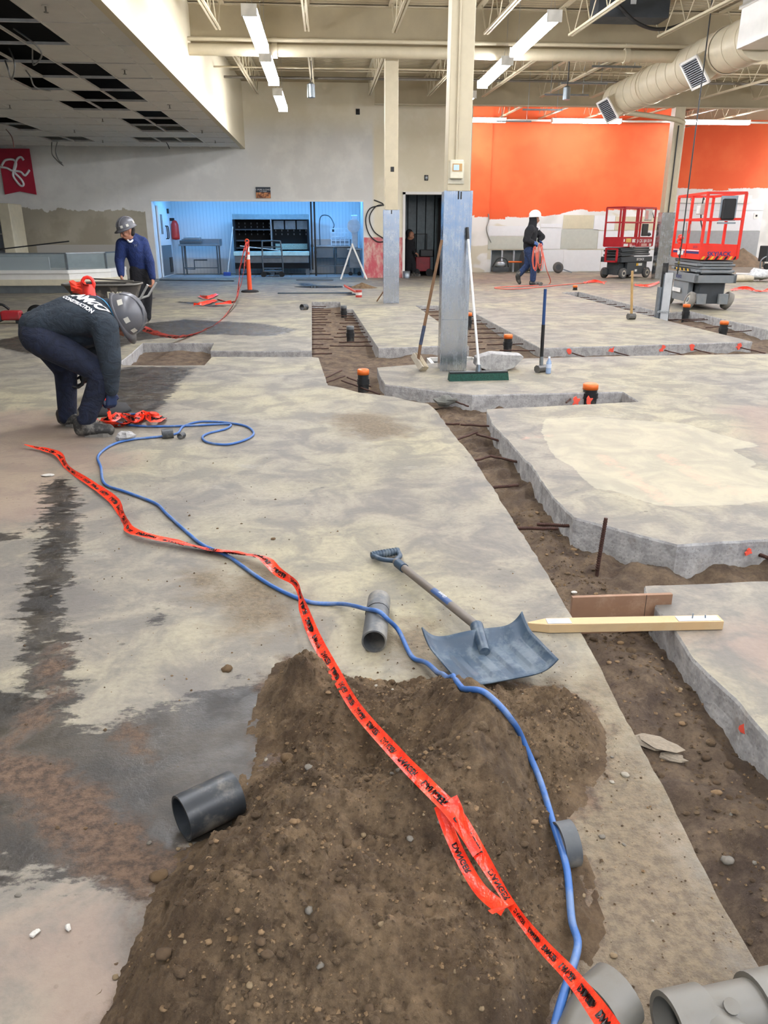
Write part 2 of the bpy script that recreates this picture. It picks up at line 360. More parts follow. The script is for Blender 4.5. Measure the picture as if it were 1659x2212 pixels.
def slab(poly, grids, parent):
    pts = resample(poly); n = len(pts); extra = []; bp = np.array([tuple(p) for p in pts])
    for x0, x1, y0, y1, st in grids:
        gx = np.arange(x0, x1, st); gy = np.arange(y0, y1, st); XX, YY = np.meshgrid(gx, gy)
        q = np.stack([XX.ravel(), YY.ravel()], 1)+np.random.RandomState(3).uniform(-.2, .2, (XX.size, 2))*st
        q = q[sdist(q, [tuple(p) for p in poly]) > st*.45]; extra += [Vector(p) for p in q]
    r = delaunay_2d_cdt(pts+extra, [], [list(range(n))], 1, 1e-5)
    V = [(p.x, p.y, 0.0) for p in r[0]]; top = [tuple(f) for f in r[2]]
    me = bpy.data.meshes.new('concrete_slab')
    # side walls follow the outline
    k = len(V); sv = []; sf = []
    area = sum(pts[i].x*pts[(i+1) % n].y-pts[(i+1) % n].x*pts[i].y for i in range(n)); sg = 1 if area > 0 else -1
    for i in range(n):
        p = pts[i]; e = (pts[(i+1) % n]-pts[i-1]); o = Vector((e.y, -e.x)).normalized()*sg
        w1 = mnoise.noise(Vector((p.x*14, p.y*14, 9)))*.008; w2 = mnoise.noise(Vector((p.x*6, p.y*6, 4)))*.014
        sv += [(p.x, p.y, 0), (p.x+o.x*.004, p.y+o.y*.004, -.012), (p.x+o.x*w1, p.y+o.y*w1, -.085), (p.x+o.x*w2, p.y+o.y*w2, SLAB_Z)]
    for i in range(n):
        j = (i+1) % n
        for q in range(3): a = (k+i*4+q, k+j*4+q, k+j*4+q+1, k+i*4+q+1); sf.append(a if sg < 0 else a[::-1])
    fs = [f if (r[0][f[1]]-r[0][f[0]]).cross(r[0][f[2]]-r[0][f[0]]) > 0 else f[::-1] for f in top]
    me.from_pydata(V+sv, [], fs+sf); me.materials.append(M_CONC); me.materials.append(M_CUT)
    me.polygons.foreach_set('material_index', [0]*len(fs)+[1]*len(sf)); me.polygons.foreach_set('use_smooth', [False]*len(fs)+[False]*len(sf))
    allp = np.array([(v[0], v[1]) for v in V+sv]); st = stains(allp)
    for name, d in st.items():
        at = me.attributes.new(name, 'FLOAT', 'POINT'); at.data.foreach_set('value', d.astype(np.float32))
    me.update(); return obj('concrete_slab', me, parent)
MAIN_TR = [(1659+40,2200),(1640,2090),(1562,1960),(1505,1850),(1452,1738),(1400,1640),(1338,1530),(1296,1440),(1250,1360),(1200,1270),(1145,1180),(1090,1095),(1030,1000),(985,945),(940,885),(924,872),(885,866),(850,857),(775,848),(740,838),(707,832),(698,803),(688,773),(672,771),
 (458,771),(442,789),(350,790),(266,789),(258,783),(285,762),(308,741),(462,741),(455,757),(560,759),(673,757),(673,652),(735,652),(737,668),(762,668),(818,752),(945,747)]
polyA = [(.84,-6.0)]+P2(MAIN_TR)+[(1.83,9.98)]+P2([(950,697),(897,660)])+[(2.70,15.9)]+P2([(1010,668),(1168,752),(1400,745),(1625,738),(1438,692),(1212,632),(1250,630),(1415,671),(1440,676),(1490,672)])+[(6.7,11.2),(6.75,10.0),(24,10.6),(24,36),(-14,36),(-14,-6.0)]
polyB = P2([(815,794),(1030,777),(1300,770),(1659,764)])+[(24,9.3),(24,3.3)]+P2([(1659,1164),(1463,1176),(1266,1124),(1240,1117),(1196,1074),(1153,1013),(1107,961),(1080,932),(1062,914),(1052,884),(1380,868),(1345,846),(1020,853),(832,830),(821,812)])
polyC = P2([(1394,1266),(1402,1289),(1463,1367),(1498,1422),(1532,1456),(1590,1508),(1659,1589)])+[(1.29,1.2),(1.3,-6.0),(24,-6.0),(24,2.85)]+P2([(1659,1256)])
floor = thing('floor', 'bare ground concrete floor with saw-cut service trenches', 'floor', kind='structure')
SA = slab(polyA, [(-2.6, .84, .45, 6.9, .045), (-6, 7, 6.9, 17, .17), (-14, 24, 17, 36, .9), (-14, -6, -6, 17, .9)], floor)
SB = slab(polyB, [(.4, 4.2, 3.2, 9.1, .06)], floor)
SC = slab(polyC, [(1.2, 3.0, .9, 2.9, .05)], floor)
# trench bottoms
def fbm(x, y, z=0.0, o=5, lac=2.1, g=.5):
    a = 1.0; s = 0.0
    for i in range(o): s += a*mnoise.noise(Vector((x, y, z+i*7.3))); x *= lac; y *= lac; a *= g
    return s
def bumpf(x, y, cx, cy, rx, ry, h): return h*math.exp(-((x-cx)/rx)**2-((y-cy)/ry)**2)
def trench_z(x, y):
    z = -.15 + .04*fbm(x*1.9, y*1.9, 1) + .045*fbm(x*6, y*6, 5, 5)
    if y < 7: z += bumpf(x, y, 1.05, 2.3, .25, .28, .10) + bumpf(x, y, 1.12, 1.4, .16, .3, .03) + bumpf(x, y, 1.5, 3.0, .3, .12, .03) - bumpf(x, y, .93, 1.5, .10, .5, .04)
    return min(z, -.018)
def hgrid(name, x0, x1, y0, y1, st, fn, m, parent, keep=None, **k):
    nx = int((x1-x0)/st)+1; ny = int((y1-y0)/st)+1; V = []; F_ = []
    for j in range(ny):
        for i in range(nx):
            x = x0+i*st; y = y0+j*st; V.append((x, y, fn(x, y)))
    for j in range(ny-1):
        for i in range(nx-1):
            q = (j*nx+i, j*nx+i+1, (j+1)*nx+i+1, (j+1)*nx+i)
            if keep is None or any(keep(V[c]) for c in q): F_.append(q)
    used = sorted({c for f in F_ for c in f}); mp = {c: i for i, c in enumerate(used)}
    mb = MB(); mb.add([V[c] for c in used], [tuple(mp[c] for c in f) for f in F_], True)
    return mb.build(name, m, parent, **k)
hgrid('trench_soil', .70, 2.75, .2, 7.2, .022, trench_z, M_TRENCH, floor, label='sandy soil filling the near trench', kind='stuff')
hgrid('trench_soil', -2.9, 7.3, 6.9, 19.9, .085, lambda x, y: min(-.03, -.135+.05*fbm(x*1.3, y*1.3, 2)+.02*fbm(x*6, y*6, 5, 3)), M_TRENCH, floor, label='sandy soil filling the far trenches', kind='stuff')
mb = MB(); mb.box(-14, 24, -6, 36, -.5, -.30); mb.build('sub_soil', M_TRENCH, floor, label='packed soil under the slab', kind='stuff')
# reinforcing bars that stick out of the cut slabs, with red paint dabs beside some
M_REBAR = mat('rusty_rebar', '#4a3128', .8, metal=.3, var=.3, scale=40, bump=.5, bscale=160)
M_DAB = mat('red_marking_paint', '#ee5a45', .7, var=.1)
def rebar(p0, p1, parent, r=.008):
    mb = MB(); pts = [Vector(p0).lerp(Vector(p1), i/6) for i in range(7)]
    for i, p in enumerate(pts): p.z += .002*math.sin(i*2.1)
    mb.tube(pts, r, 7)
    if Vector(p0).length < 5:
        L_ = (Vector(p1)-Vector(p0)); n = int(L_.length/.011); d = L_.normalized()
        for i in range(n): c = Vector(p0)+d*(i*.011); mb.cyl(c, c+d*.003+Vector((0,0,.0006)), r*1.17, n=7)
    return mb.build('rebar', M_REBAR, parent)
def dab(p, nrm, parent, s=.035):
    nrm = Vector(nrm).normalized(); u = Vector((0,0,1)); r = u.cross(nrm).normalized(); mb = MB(); V = []
    for i in range(11):
        a = 2*math.pi*i/11; q = s*random.uniform(.35, 1.3); V.append(Vector(p)+nrm*.007+r*math.cos(a)*q+u*math.sin(a)*min(q, .05))
    mb.add(V+[v-nrm*.012 for v in V], [tuple(range(11))]+[(i, i+11, (i+1) % 11+11, (i+1) % 11) for i in range(11)]); mb.build('paint_dab', M_DAB, parent, label='red spray paint dab on cut concrete')
y = 9.9
while y < 16.7:      # the long narrow trench: bars from both sides
    rebar((-.40, y, -.07), (-.35+random.uniform(.26,.42), y+random.uniform(-.05,.12), -.075), SA)
    if 10.0 < y < 15: rebar((.60, y+.2, -.07), (.10+random.uniform(.0,.2)-.1*(y < 12), y+.2+random.uniform(-.05,.1), -.07), SA)
    y += random.uniform(.38, .6)
y = 10.0
while y < 15.6:
    rebar((2.75, y, -.07), (2.3-random.uniform(0,.12), y+random.uniform(-.05,.1), -.07), SA); rebar((1.78, y+.2, -.07), (2.1+random.uniform(0,.1), y+.25, -.07), SA)
    y += random.uniform(.5, .7)
y = 13.6
while y < 19.0:
    rebar((6.28, y, -.07), (5.98-random.uniform(0,.1), y+random.uniform(-.05,.1), -.07), SA); rebar((5.70, y+.2, -.07), (6.0, y+.25, -.07), SA); y += random.uniform(.5, .7)
for x, yy in [(1240,765),(1332,762),(1432,755),(1517,760),(1605,752)]:
    p = G(x, yy, -.07); q = Vector((p.x, 9.86+.09*(p.x-2.7)/1.0, -.075)); q.y = 9.745+(p.x-2.72)*.132+.05
    rebar(q, (q.x+.16, q.y-.42, -.10), SA); dab((q.x-.02, q.y-.055, -.055), (.13,-1,0), SA, .045)
for x, yy in [(1470,690),(1505,692),(1555,706),(1600,716)]:
    p = G(x, yy, -.07); rebar((6.95 if yy < 691 else p.x+.25, p.y+.1, -.07), (p.x-.25, p.y-.02, -.08), SA)
for a in [((820,852),(738,822)),((800,835),(750,815)),((700,818),(738,800)),((706,826),(745,812))]:
    rebar(G(*a[0], -.07), G(*a[1], -.08), SA)
for a, b in [((1247,1137),(1160,1132)),((1205,1142),(1108,1141)),((1134,1001),(1060,985)),((1058,986),(1008,1000)),((1120,1048),(1055,1054)),((1062,921),(995,917)),((993,916),(950,916)),((1094,956),(1030,938)),((1030,934),(978,953)),((1695,1218),(1622,1192))]:
    rebar(G(*a, -.075), G(*b, -.085), SB, .009)
for x, yy, nr in [(1247,1128,(-1,-.3,0)),(1362,1165,(-.7,-1,0)),(1618,1192,(0,-1,0)),(1245,866,(0,-1,0)),(1272,866,(0,-1,0))]: 
    p = G(x, yy, -.055); dab(p, nr, SB, .02 if yy > 1000 else .04)
p = G(1607, 1570, -.06); dab(p, (-1,-.1,0), SC, .018)
p = G(985, 868, -.07); rebar(p, p+Vector((.08,-.2,.0)), SB); p = G(1232, 862, -.06); rebar(p, p+Vector((-.1,-.2,.01)), SB); p = G(1350, 868, -.05)
# ================================================================== walls
M_WBACK = wall_back_mat(); M_WOR = wall_orange_mat(1.92); M_WOR2 = wall_orange_mat(2.95)
M_TRIMW = mat('white_trim', '#ece9e2', .5, var=.03); M_DARK = mat('dark_void', '#17181a', .9, var=.2); M_BLACK = mat('black_plastic', '#141414', .45, var=.2)
def wall(name, boxes, m, **k):
    mb = MB()
    for b in boxes: mb.box(*b)
    return mb.build(name, m, kind='structure', **k)
WY = 26.0
wb = wall('wall_back', [(-14,-5.42,WY,WY+.2,0,6.2),(-5.42,1.2,WY,WY+.2,2.37,6.2),(1.2,2.52,WY,WY+.2,0,6.2),(2.52,4.05,WY,WY+.2,2.53,6.2),(4.05,4.62,WY,WY+.2,0,6.2)], M_WBACK, label='white painted back wall around the prep room opening')
wall('wall_return', [(4.42,4.62,26.2,29.6,0,6.2)], M_CREAM, label='short return wall beside the door')
wo = wall('wall_orange', [(4.42,6.10,29.5,29.8,0,6.2),(6.10,7.55,29.5,29.8,.78,6.2),(7.55,12.75,29.5,29.8,0,6.2),(4.42,5.95,29.42,29.52,0,6.2)], M_WOR, label='orange painted wall above patched white drywall')
wall('wall_far_right', [(12.55,24,35.2,35.4,0,6.6),(12.55,12.75,29.8,35.2,0,6.6)], M_WOR2, label='orange and white wall beyond the scissor lifts')
wall('wall_right', [(24,24.2,-6,36,0,6.6)], M_CREAM, label='cream side wall'); wall('wall_left', [(-14.2,-14,-6,26.2,0,6.2)], M_CREAM, label='cream side wall beside the coolers')
# shop front behind the viewer: wall with a glazed opening
wf = wall('wall_front', [(-14,-9,-6.2,-6,0,6.2),(14,24,-6.2,-6,0,6.2),(-9,14,-6.2,-6,3.3,6.2),(-9,14,-6.2,-6,0,.5)], M_CREAM, label='shop front wall with wide windows')
mb = MB()
for i in range(9): x = -9+i*23/8; mb.box(x-.04, x+.04, -6.15, -6.05, .5, 3.3)
mb.build('window_1', mat('dark_mullion', '#3a3c40', .4), kind='structure', label='dark window mullions of the shop front')
# recess with studs in the orange wall
wall('wall_recess', [(6.0,7.65,29.95,30.0,0,.85)], mat('recess_board', '#8c8f8d', .8), label='open stud recess low in the orange wall')
mb = MB()
for x in (6.12, 6.5, 6.95, 7.4): mb.box(x-.03, x+.03, 29.72, 29.82, 0, .78)
for i, x in enumerate((6.12, 6.55, 7.0, 7.45)):
    MB().box(x-.03, x+.03, 29.6, 29.72, 0, .78).build('stud', mat('galvanised_stud', '#c2c6ca', .4, metal=.6), wo)
# drywall sheets fixed to the orange and the far right wall
DRY = [mat('drywall_white', '#e6e6e6', .8, var=.02), mat('drywall_green_grey', '#c3c4b8', .8, var=.04), mat('drywall_tan', '#d2c8ab', .8, var=.04), mat('plain_grey_board', '#a9abab', .8, var=.05)]
for x0, x1, z0, z1, m in [(7.6,8.85,.02,.78,0),(8.87,10.3,.02,.78,0),(10.32,12.6,.02,.78,0),(5.97,7.9,.82,1.25,1),(7.92,8.7,.82,1.55,0),(8.72,10.1,.82,1.5,1),(10.12,12.6,.82,1.45,0),(8.75,9.9,1.53,2.0,2),(9.92,10.7,1.48,1.98,0),(10.72,12.6,1.48,1.95,2),(5.97,7.9,1.28,1.62,0),(7.92,8.7,1.57,1.70,0)]:
    MB().box(x0, x1, 29.485, 29.5, z0, z1).build('drywall_sheet', DRY[m], wo)
for x0, x1, z0, z1, m in [(13.2,16.2,.02,1.45,3),(16.22,19.5,.02,1.45,3),(13.2,15.6,1.47,2.3,0),(15.62,19.5,1.47,2.3,0),(13.2,19.5,2.32,2.78,0)]:
    MB().box(x0, x1, 35.17, 35.2, z0, z1).build('drywall_sheet', DRY[m], bpy.data.objects['wall_far_right'])
# ------------------------------------------------------------------ prep room (blue lit)
M_PANEL = None
def panel_mat():
    t = NT('white_wall_panels'); s = t.new('ShaderNodeSeparateXYZ'); t.link(t.co.outputs['Object'], s.inputs[0])
    g = t.math('PINGPONG', s.outputs[0], .06); c = t.mix(t.ramp(g, .004, .012), L('#ccd3d8'), L('#e4e8ea')); t.bump(t.ramp(g, .0, .012), .15, .01); return t.out(c, .35, 0.0)
M_PANEL = panel_mat()
wall('wall_prep_room', [(-5.62,1.4,29.2,29.35,0,2.9)], M_PANEL, label='white ribbed panel wall at the back of the prep room')
wall('wall_prep_left', [(-5.62,-5.42,26.2,29.2,0,2.9)], mat('prep_side_paint', '#e6ebee', .4, var=.03), label='white side wall of the prep room with swing door')
wall('wall_prep_right', [(1.2,1.4,26.2,29.2,0,2.9)], mat('prep_side_paint', '#e6ebee', .4), label='white side wall by the sinks')
wall('ceiling_prep_room', [(-5.62,1.4,26.2,29.35,2.75,2.9)], M_TRIMW, label='white prep room ceiling')
pt = thing('trim_1', 'grey quarry tile floor of the prep room', 'floor tiles', (0,0,0), kind='structure'); tm = MB(); tm.box(0,.58,0,.38,0,.012); tme = tm.mesh('floor_tile', mat('grey_floor_tile', '#98999a', .35, var=.1, scale=2)); 
for i in range(11):
    for j in range(5):
        o = obj('floor_tile', tme, pt); o.location = (-5.4+i*.6, 26.22+j*.4, .001)
mb = MB(); mb.box(-5.42, 1.2, 25.97, 26.03, 2.31, 2.37); mb.build('trim_2', M_TRIMW, kind='structure', label='white header strip over the prep room opening')
M_BLUEL = emit('blue_white_tube', '#6ab6ff', 60.0)
for i, (x, lab) in enumerate([(-4.1, 'blue white strip light in the prep room above the steel table'), (-1.9, 'blue white strip light in the prep room above the dark display cooler'), (.3, 'blue white strip light in the prep room above the sinks')]):
    t = thing('strip_light', lab, 'light', (x, 27.3, 2.66), group='prep room strip lights')
    MB().box(-.8,.8,-.08,.08,.04,.09).build('housing', M_TRIMW, t); MB().box(-.78,.78,-.06,.06,0,.04).build('tube', M_BLUEL, t)
# swing door on the prep room's side wall (steel kick plate, window, two pull handles)
M_DOORW = mat('pale_door_skin', '#dfe6ea', .4, var=.03); M_GAL = mat('galvanised_sheet', '#8f979c', .35, metal=.8, var=.1)
d1 = thing('door_1', 'pale swing door on the prep room side wall with steel kick plate', 'door', (-5.40, 26.55, 0), kind='structure')
MB().box(0,.05,0,1.7,.02,2.2).build('leaf', M_DOORW, d1); MB().box(.05,.06,.05,1.65,.05,1.0).build('kick_plate', M_GAL, d1)
MB().box(.05,.06,.25,.55,1.35,1.95).build('window_pane', mat('door_glass', '#6f6558', .2), d1)
for yy in (.95, 1.2): MB().tube(smooth_path([(.05,yy,1.2),(.10,yy,1.24),(.10,yy,1.56),(.05,yy,1.6)],4), .018, 8).build('pull_handle', M_BLACK, d1)
MB().box(.05,.10,1.45,1.6,2.0,2.15).build('door_closer', M_BLACK, d1); MB().box(.05,.08,1.15,1.6,.12,.6).build('kick_panel', M_BLACK, d1)
ec = thing('extinguisher_cover', 'red extinguisher cover hanging on the prep room side wall', 'extinguisher', (-5.26, 28.75, 1.15))
MB().lathe([(.0,.0),(.13,.02),(.14,.1),(.13,.5),(.08,.62),(.0,.66)], 14).build('cover', mat('red_cover', '#c8342c', .4), ec); MB().box(-.15,.0,-.03,.03,.62,.72).build('hook', M_BLACK, ec)
# ------------------------------------------------------------------ dark doorway with strip curtain, and its open leaf
mb = MB()
for a in [(2.46,2.54,25.95,26.05,0,2.6),(4.03,4.11,25.95,26.05,0,2.6),(2.46,4.11,25.95,26.05,2.53,2.61)]: mb.box(*a)
mb.build('trim_3', M_TRIMW, kind='structure', label='white door casing around the dark doorway')
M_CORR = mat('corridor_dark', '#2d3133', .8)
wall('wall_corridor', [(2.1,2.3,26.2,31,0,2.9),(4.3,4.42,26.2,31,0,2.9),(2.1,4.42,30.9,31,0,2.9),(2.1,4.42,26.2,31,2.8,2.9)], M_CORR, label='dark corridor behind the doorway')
sc_ = thing('strip_curtain', 'dark grey plastic strip curtain hanging inside the doorway', 'curtain', (2.5, 27.9, 0))
for i in range(5): MB().box(i*.31+.02, i*.31+.30, -.01+.015*(i % 2), .015*(i % 2), .15, 2.6).build('strip', mat('grey_pvc_strip', '#5d6a6c', .35, var=.15), sc_)
d2 = thing('door_2', 'dark brown door standing open in the doorway', 'door', (4.0, 26.1, 0), rz=math.radians(100), kind='structure')
MB().box(0,1.25,-.05,0,.02,2.48).build('leaf', mat('dark_brown_door', '#2e2421', .5), d2); MB().box(.5,.62,0,.02,1.05,1.35).build('push_plate', M_GAL, d2); MB().box(.03,1.2,0,.012,.03,.4).build('kick_plate', mat('black_kick_plate', '#1b1a1a', .5), d2)
# ================================================================== dropped ceiling with open panels, bulkhead
ZC = 3.83; XB = -2.52
M_TILE = mat('acoustic_tile', '#dcd9d3', .9, var=.04, scale=3, bump=.3, bscale=90)
M_GRID = mat('white_grid_bar', '#d6d3cc', .5)
ceil = thing('ceiling', 'dropped acoustic ceiling with many panels missing', 'ceiling', kind='structure')
XL = [-2.80-.61*i-.03 for i in range(19)]; YL = [25.72-1.215*i for i in range(27)]
HOLES = set(); SLOTS = [(-3.8,10.8),(-3.8,12.0),(-4.4,12.0),(-4.4,13.2),(-3.8,14.4),(-4.4,14.4),(-5.0,13.2),(-5.0,15.6),(-3.8,15.6),(-3.8,16.8),(-4.4,16.8),(-4.4,18.0),(-5.0,18.0),(-3.8,19.2),(-4.4,20.5),(-3.8,20.5),(-3.8,21.5),(-4.4,21.5),(-3.8,23.9),(-4.4,23.9),(-5.0,23.9),(-6.9,23.9),(-7.5,23.9),(-7.6,21.9),(-7.6,20.7),(-8.2,20.7),(-3.8,9.6),(-4.4,10.8)]
def cell(x, y):
    i = min(range(len(XL)-1), key=lambda q: abs((XL[q]+XL[q+1])/2-x)); j = min(range(len(YL)-1), key=lambda q: abs((YL[q]+YL[q+1])/2-y)); return i, j
for s in SLOTS: HOLES.add(cell(*s))
tme = MB().box(.008,.602,.008,1.207,0,.014).mesh('ceiling_tile', M_TILE); n_t = 0; rest = MB()
for i in range(len(XL)-1):
    for j in range(len(YL)-1):
        if (i, j) in HOLES: continue
        x = XL[i+1]; y_ = YL[j+1]
        vis = y_ > 8.5 and x > -11 and n_t < 190
        if vis: o = obj('ceiling_tile', tme, ceil); o.location = (x, y_, ZC+.004+.002*random.random()); o.rotation_euler = (random.uniform(-.004,.004), random.uniform(-.004,.004), 0); n_t += 1
        else: rest.box(x+.008, x+.602, y_+.008, y_+1.207, ZC+.004, ZC+.018)
rest.build('ceiling_tile', M_TILE, ceil, kind='stuff')
for x in XL: MB().box(x-.012, x+.012, YL[-1], 26, ZC-.004, ZC+.004).box(x-.003, x+.003, YL[-1], 26, ZC, ZC+.035).build('grid_bar', M_GRID, ceil)
for y_ in YL: MB().box(XL[-1], XB, y_-.012, y_+.012, ZC-.004, ZC+.004).box(XL[-1], XB, y_-.003, y_+.003, ZC, ZC+.035).build('grid_bar', M_GRID, ceil)
MB().box(XL[0]+.0, XB, YL[-1], 26, ZC+.003, ZC+.016).build('border_strip', M_TILE, ceil)
wall('wall_bulkhead', [(XB-.02,XB+.10,-6,26,ZC-.02,6.0)], mat('bulkhead_paint', '#d3c8ac', .8, var=.03, scale=1), label='cream bulkhead face above the dropped ceiling')
wall('ceiling_blackout', [(-14,XB-.03,-6,26,4.45,4.5)], mat('painted_void_shade', '#050506', 1.0), label='added black sheet darkening the void above the dropped ceiling')  # black sheet added so the open panels look dark; shade put into its colour
# underside of one snapped tile, wires and sprinkler heads
for k, (x, y_) in enumerate([(-3.14,10.4),(-3.14,14.04),(-3.11,17.6),(-6.34,17.8),(-6.27,21.8),(-3.08,21.7),(-5.01,19.7),(-6.19,24.1),(-3.06,24.0)]):
    labs = ['nearest sprinkler head, at the top of the photo beside the open ceiling panels','sprinkler head in the ceiling beside the snapped panel','sprinkler head in the ceiling third along the bulkhead','sprinkler head in the ceiling near the left photo edge','sprinkler head in the ceiling above the red banner side','sprinkler head in the ceiling fourth along the bulkhead','small sprinkler head in mid ceiling between two panel gaps','far sprinkler head in the ceiling close to the back wall','sprinkler head in the ceiling corner by bulkhead and back wall']
    t = thing('sprinkler_head', labs[k], 'sprinkler', (x, y_, ZC-.06), group='ceiling sprinkler heads')
    MB().cyl((0,0,.055),(0,0,.06),.045,n=12).build('escutcheon', M_GRID, t); MB().cyl((0,0,.0),(0,0,.055),.011,n=8).build('body', mat('brass_grey', '#7c776c', .4, metal=.7), t); MB().cyl((0,0,-.006),(0,0,0),.028,n=10).build('deflector', mat('brass_grey', '#7c776c', .4), t)
M_WIRE = mat('grey_cable', '#8a8984', .5); M_WIREB = mat('black_cable', '#232323', .5)
def cable(label, pts, r, m, name='loose_cable', cat='cable', group='cables dangling from the ceiling', k=6):
    return MB().tube(smooth_path(pts, k), r, 7).build(name, m, label=label, cat=cat, group=group)
def CP(x, y, z):
    r = ray(x, y); return EYE + r*((z-CAMH)/r.z)
cable('grey cable loop drooping from the panel gap at the upper photo edge', [CP(30,62,3.95),CP(75,95,3.75),CP(90,120,3.72),CP(72,140,3.75),CP(70,105,3.95)], .012, M_WIRE)
cable('pair of grey cables hanging out by the far left of the ceiling', [CP(20,105,3.95),CP(32,140,3.6),CP(25,172,3.5),CP(18,150,3.6),CP(10,128,3.9)], .012, M_WIRE)
cable('grey cable with a yellow connector lying over a panel gap', [CP(50,145,3.95),CP(65,165,3.7),CP(75,187,3.65),CP(100,195,3.8),CP(130,197,3.93)], .012, M_WIRE)
cable('thin red brown cable hanging above the red banner', [CP(10,276,3.95),CP(25,295,3.4),CP(30,318,3.1)], .012, mat('red_brown_cable', '#6d3f3a', .5))
cable('longest grey cable dangling below the far panel gap', [CP(112,303,3.95),CP(112,330,3.3),CP(122,345,3.05),CP(137,358,2.85)], .014, M_WIRE)
cable('second grey cable dangling close to the longest one', [CP(125,303,3.95),CP(120,325,3.4),CP(126,345,3.1),CP(134,352,2.95)], .014, M_WIRE)
cable('short black cable end below the gap near the back wall', [CP(358,306,3.9),CP(362,312,3.7),CP(366,321,3.55)], .012, M_WIREB)
# ================================================================== roof: deck, girders, joists
def deck_z(y): return 5.36+.03*(max(y, 12.0)-16.5)
mb = MB(); V = []; yy = -6.2; prof = [(0,0),(.06,0),(.085,.045),(.135,.045),(.16,0)]
while yy < 36.2:
    for a, b in prof[:-1]: V.append((yy+a, deck_z(yy)+b))
    yy += .16
n = len(V); mb.add([(-14.2,a,b) for a,b in V]+[(24.2,a,b) for a,b in V], [(i, i+1, n+i+1, n+i) for i in range(n-1)]); mb.build('ceiling', M_DECK, kind='structure', label='beige corrugated roof deck')
bpy.data.objects['ceiling.001']['category'] = 'ceiling'
for y_, x0, x1, lab in [(16.5, XB, 24, 'deep beige steel girder crossing the hall over the columns'), (24.8, 1.5, 24, 'beige steel girder in front of the orange wall')]:
    t = thing('roof_girder', lab, 'girder', ((x0+x1)/2, y_, deck_z(y_)-.72)); h = (x1-x0)/2
    MB().box(-h,h,-.012,.012,.02,.68).build('web_plate', M_DECK, t); MB().box(-h,h,-.1,.1,0,.02).build('bottom_flange', M_BEIGE, t); MB().box(-h,h,-.1,.1,.68,.70).build('top_flange', M_BEIGE, t)
JL = 7.9; rods = []
for sgn in (1, -1):
    rods.append(MB().cyl((0,-.22*sgn,.02),(0,.22*sgn,.56),.011,n=6).mesh('web_rod', M_BEIGE))
m_bc = MB().box(-.045,-.012,-JL/2+.75,JL/2-.75,0,.035).box(.012,.045,-JL/2+.75,JL/2-.75,0,.035).mesh('bottom_chord', M_BEIGE)
m_tc = MB().box(-.05,.05,-JL/2,JL/2,.55,.58).mesh('top_chord', M_BEIGE)
m_end = [MB().cyl((0,s*(JL/2-.78),.02),(0,s*(JL/2-.25),.56),.014,n=6).mesh('end_rod', M_BEIGE) for s in (-1, 1)]
def joist(x, yc, lab, grp):
    t = thing('roof_joist', lab, 'joist', (x, yc, deck_z(yc)-.60), rot=(math.atan(.03),0,0), group=grp)
    obj('bottom_chord', m_bc, t); obj('top_chord', m_tc, t); obj('end_rod', m_end[0], t); obj('end_rod', m_end[1], t)
    for k in range(14):
        yl = -JL/2+.99+k*.44+.0
        if yc+yl < 12.6 or yl > JL/2-.9: continue
        o = obj('web_rod', rods[k % 2], t); o.location = (0, yl, 0)
JX = [-1.8,-.25,1.3,2.95,4.5,6.15,7.6,9.2,10.8,12.4,14.0]; ordn = ['first','second','third','fourth','fifth','sixth','seventh','eighth','ninth','tenth','eleventh']
for i, x in enumerate(JX):
    if i < 8: joist(x, 12.4, '%s open web joist from the bulkhead, on the viewer side of the deep girder' % ordn[i], 'joists before the deep girder')
    joist(x, 20.65, '%s open web joist from the bulkhead, beyond the deep girder' % ordn[i], 'joists beyond the deep girder')
for i, x in enumerate([4.5,6.15,7.6,9.2,10.8,12.4,14.0]): joist(x, 29.3, '%s open web joist above the orange wall, counted from the near column' % ordn[i], 'joists above the orange wall')
# service pipes under the roof
def spipe(label, a, b, r, m=M_BEIGE, couplings=0, name='ceiling_pipe', cat='pipe'):
    a = Vector(a); b = Vector(b); c = (a+b)/2
    t = thing(name, label, cat, c); MB().cyl(a-c, b-c, r, n=14).build('run', m, t)
    for k in range(couplings):
        p = (a-c).lerp(b-c, (k+.5)/couplings); d = (b-a).normalized(); MB().cyl(p-d*.05, p+d*.05, r*1.25, n=14).build('coupling', m, t)
    return t
spipe('thick beige pipe running level below the deep girder', (XB,16.15,4.54), (24,16.15,4.54), .10, couplings=8)
spipe('thin beige pipe running level just above the thick pipe', (XB,16.1,4.70), (24,16.1,4.70), .035, couplings=8)
spipe('beige pipe crossing at the very top of the photo', (XB,13.9,5.05), (24,13.9,5.05), .055)
spipe('thin dark pipe crossing behind the hanging lights', (XB,21.5,5.0), (24,21.5,5.0), .03, mat('dark_pipe', '#5c554a', .5))
spipe('thin beige bridging rod between far joists', (XB,19.6,4.88), (24,19.6,4.88), .018); spipe('thin beige bridging rod nearest the back wall', (XB,23.0,5.42), (24,23.0,5.42), .018)
spipe('white pipe along the top of the orange wall', (4.7,28.6,5.0), (16,28.6,5.0), .035, M_TRIMW)
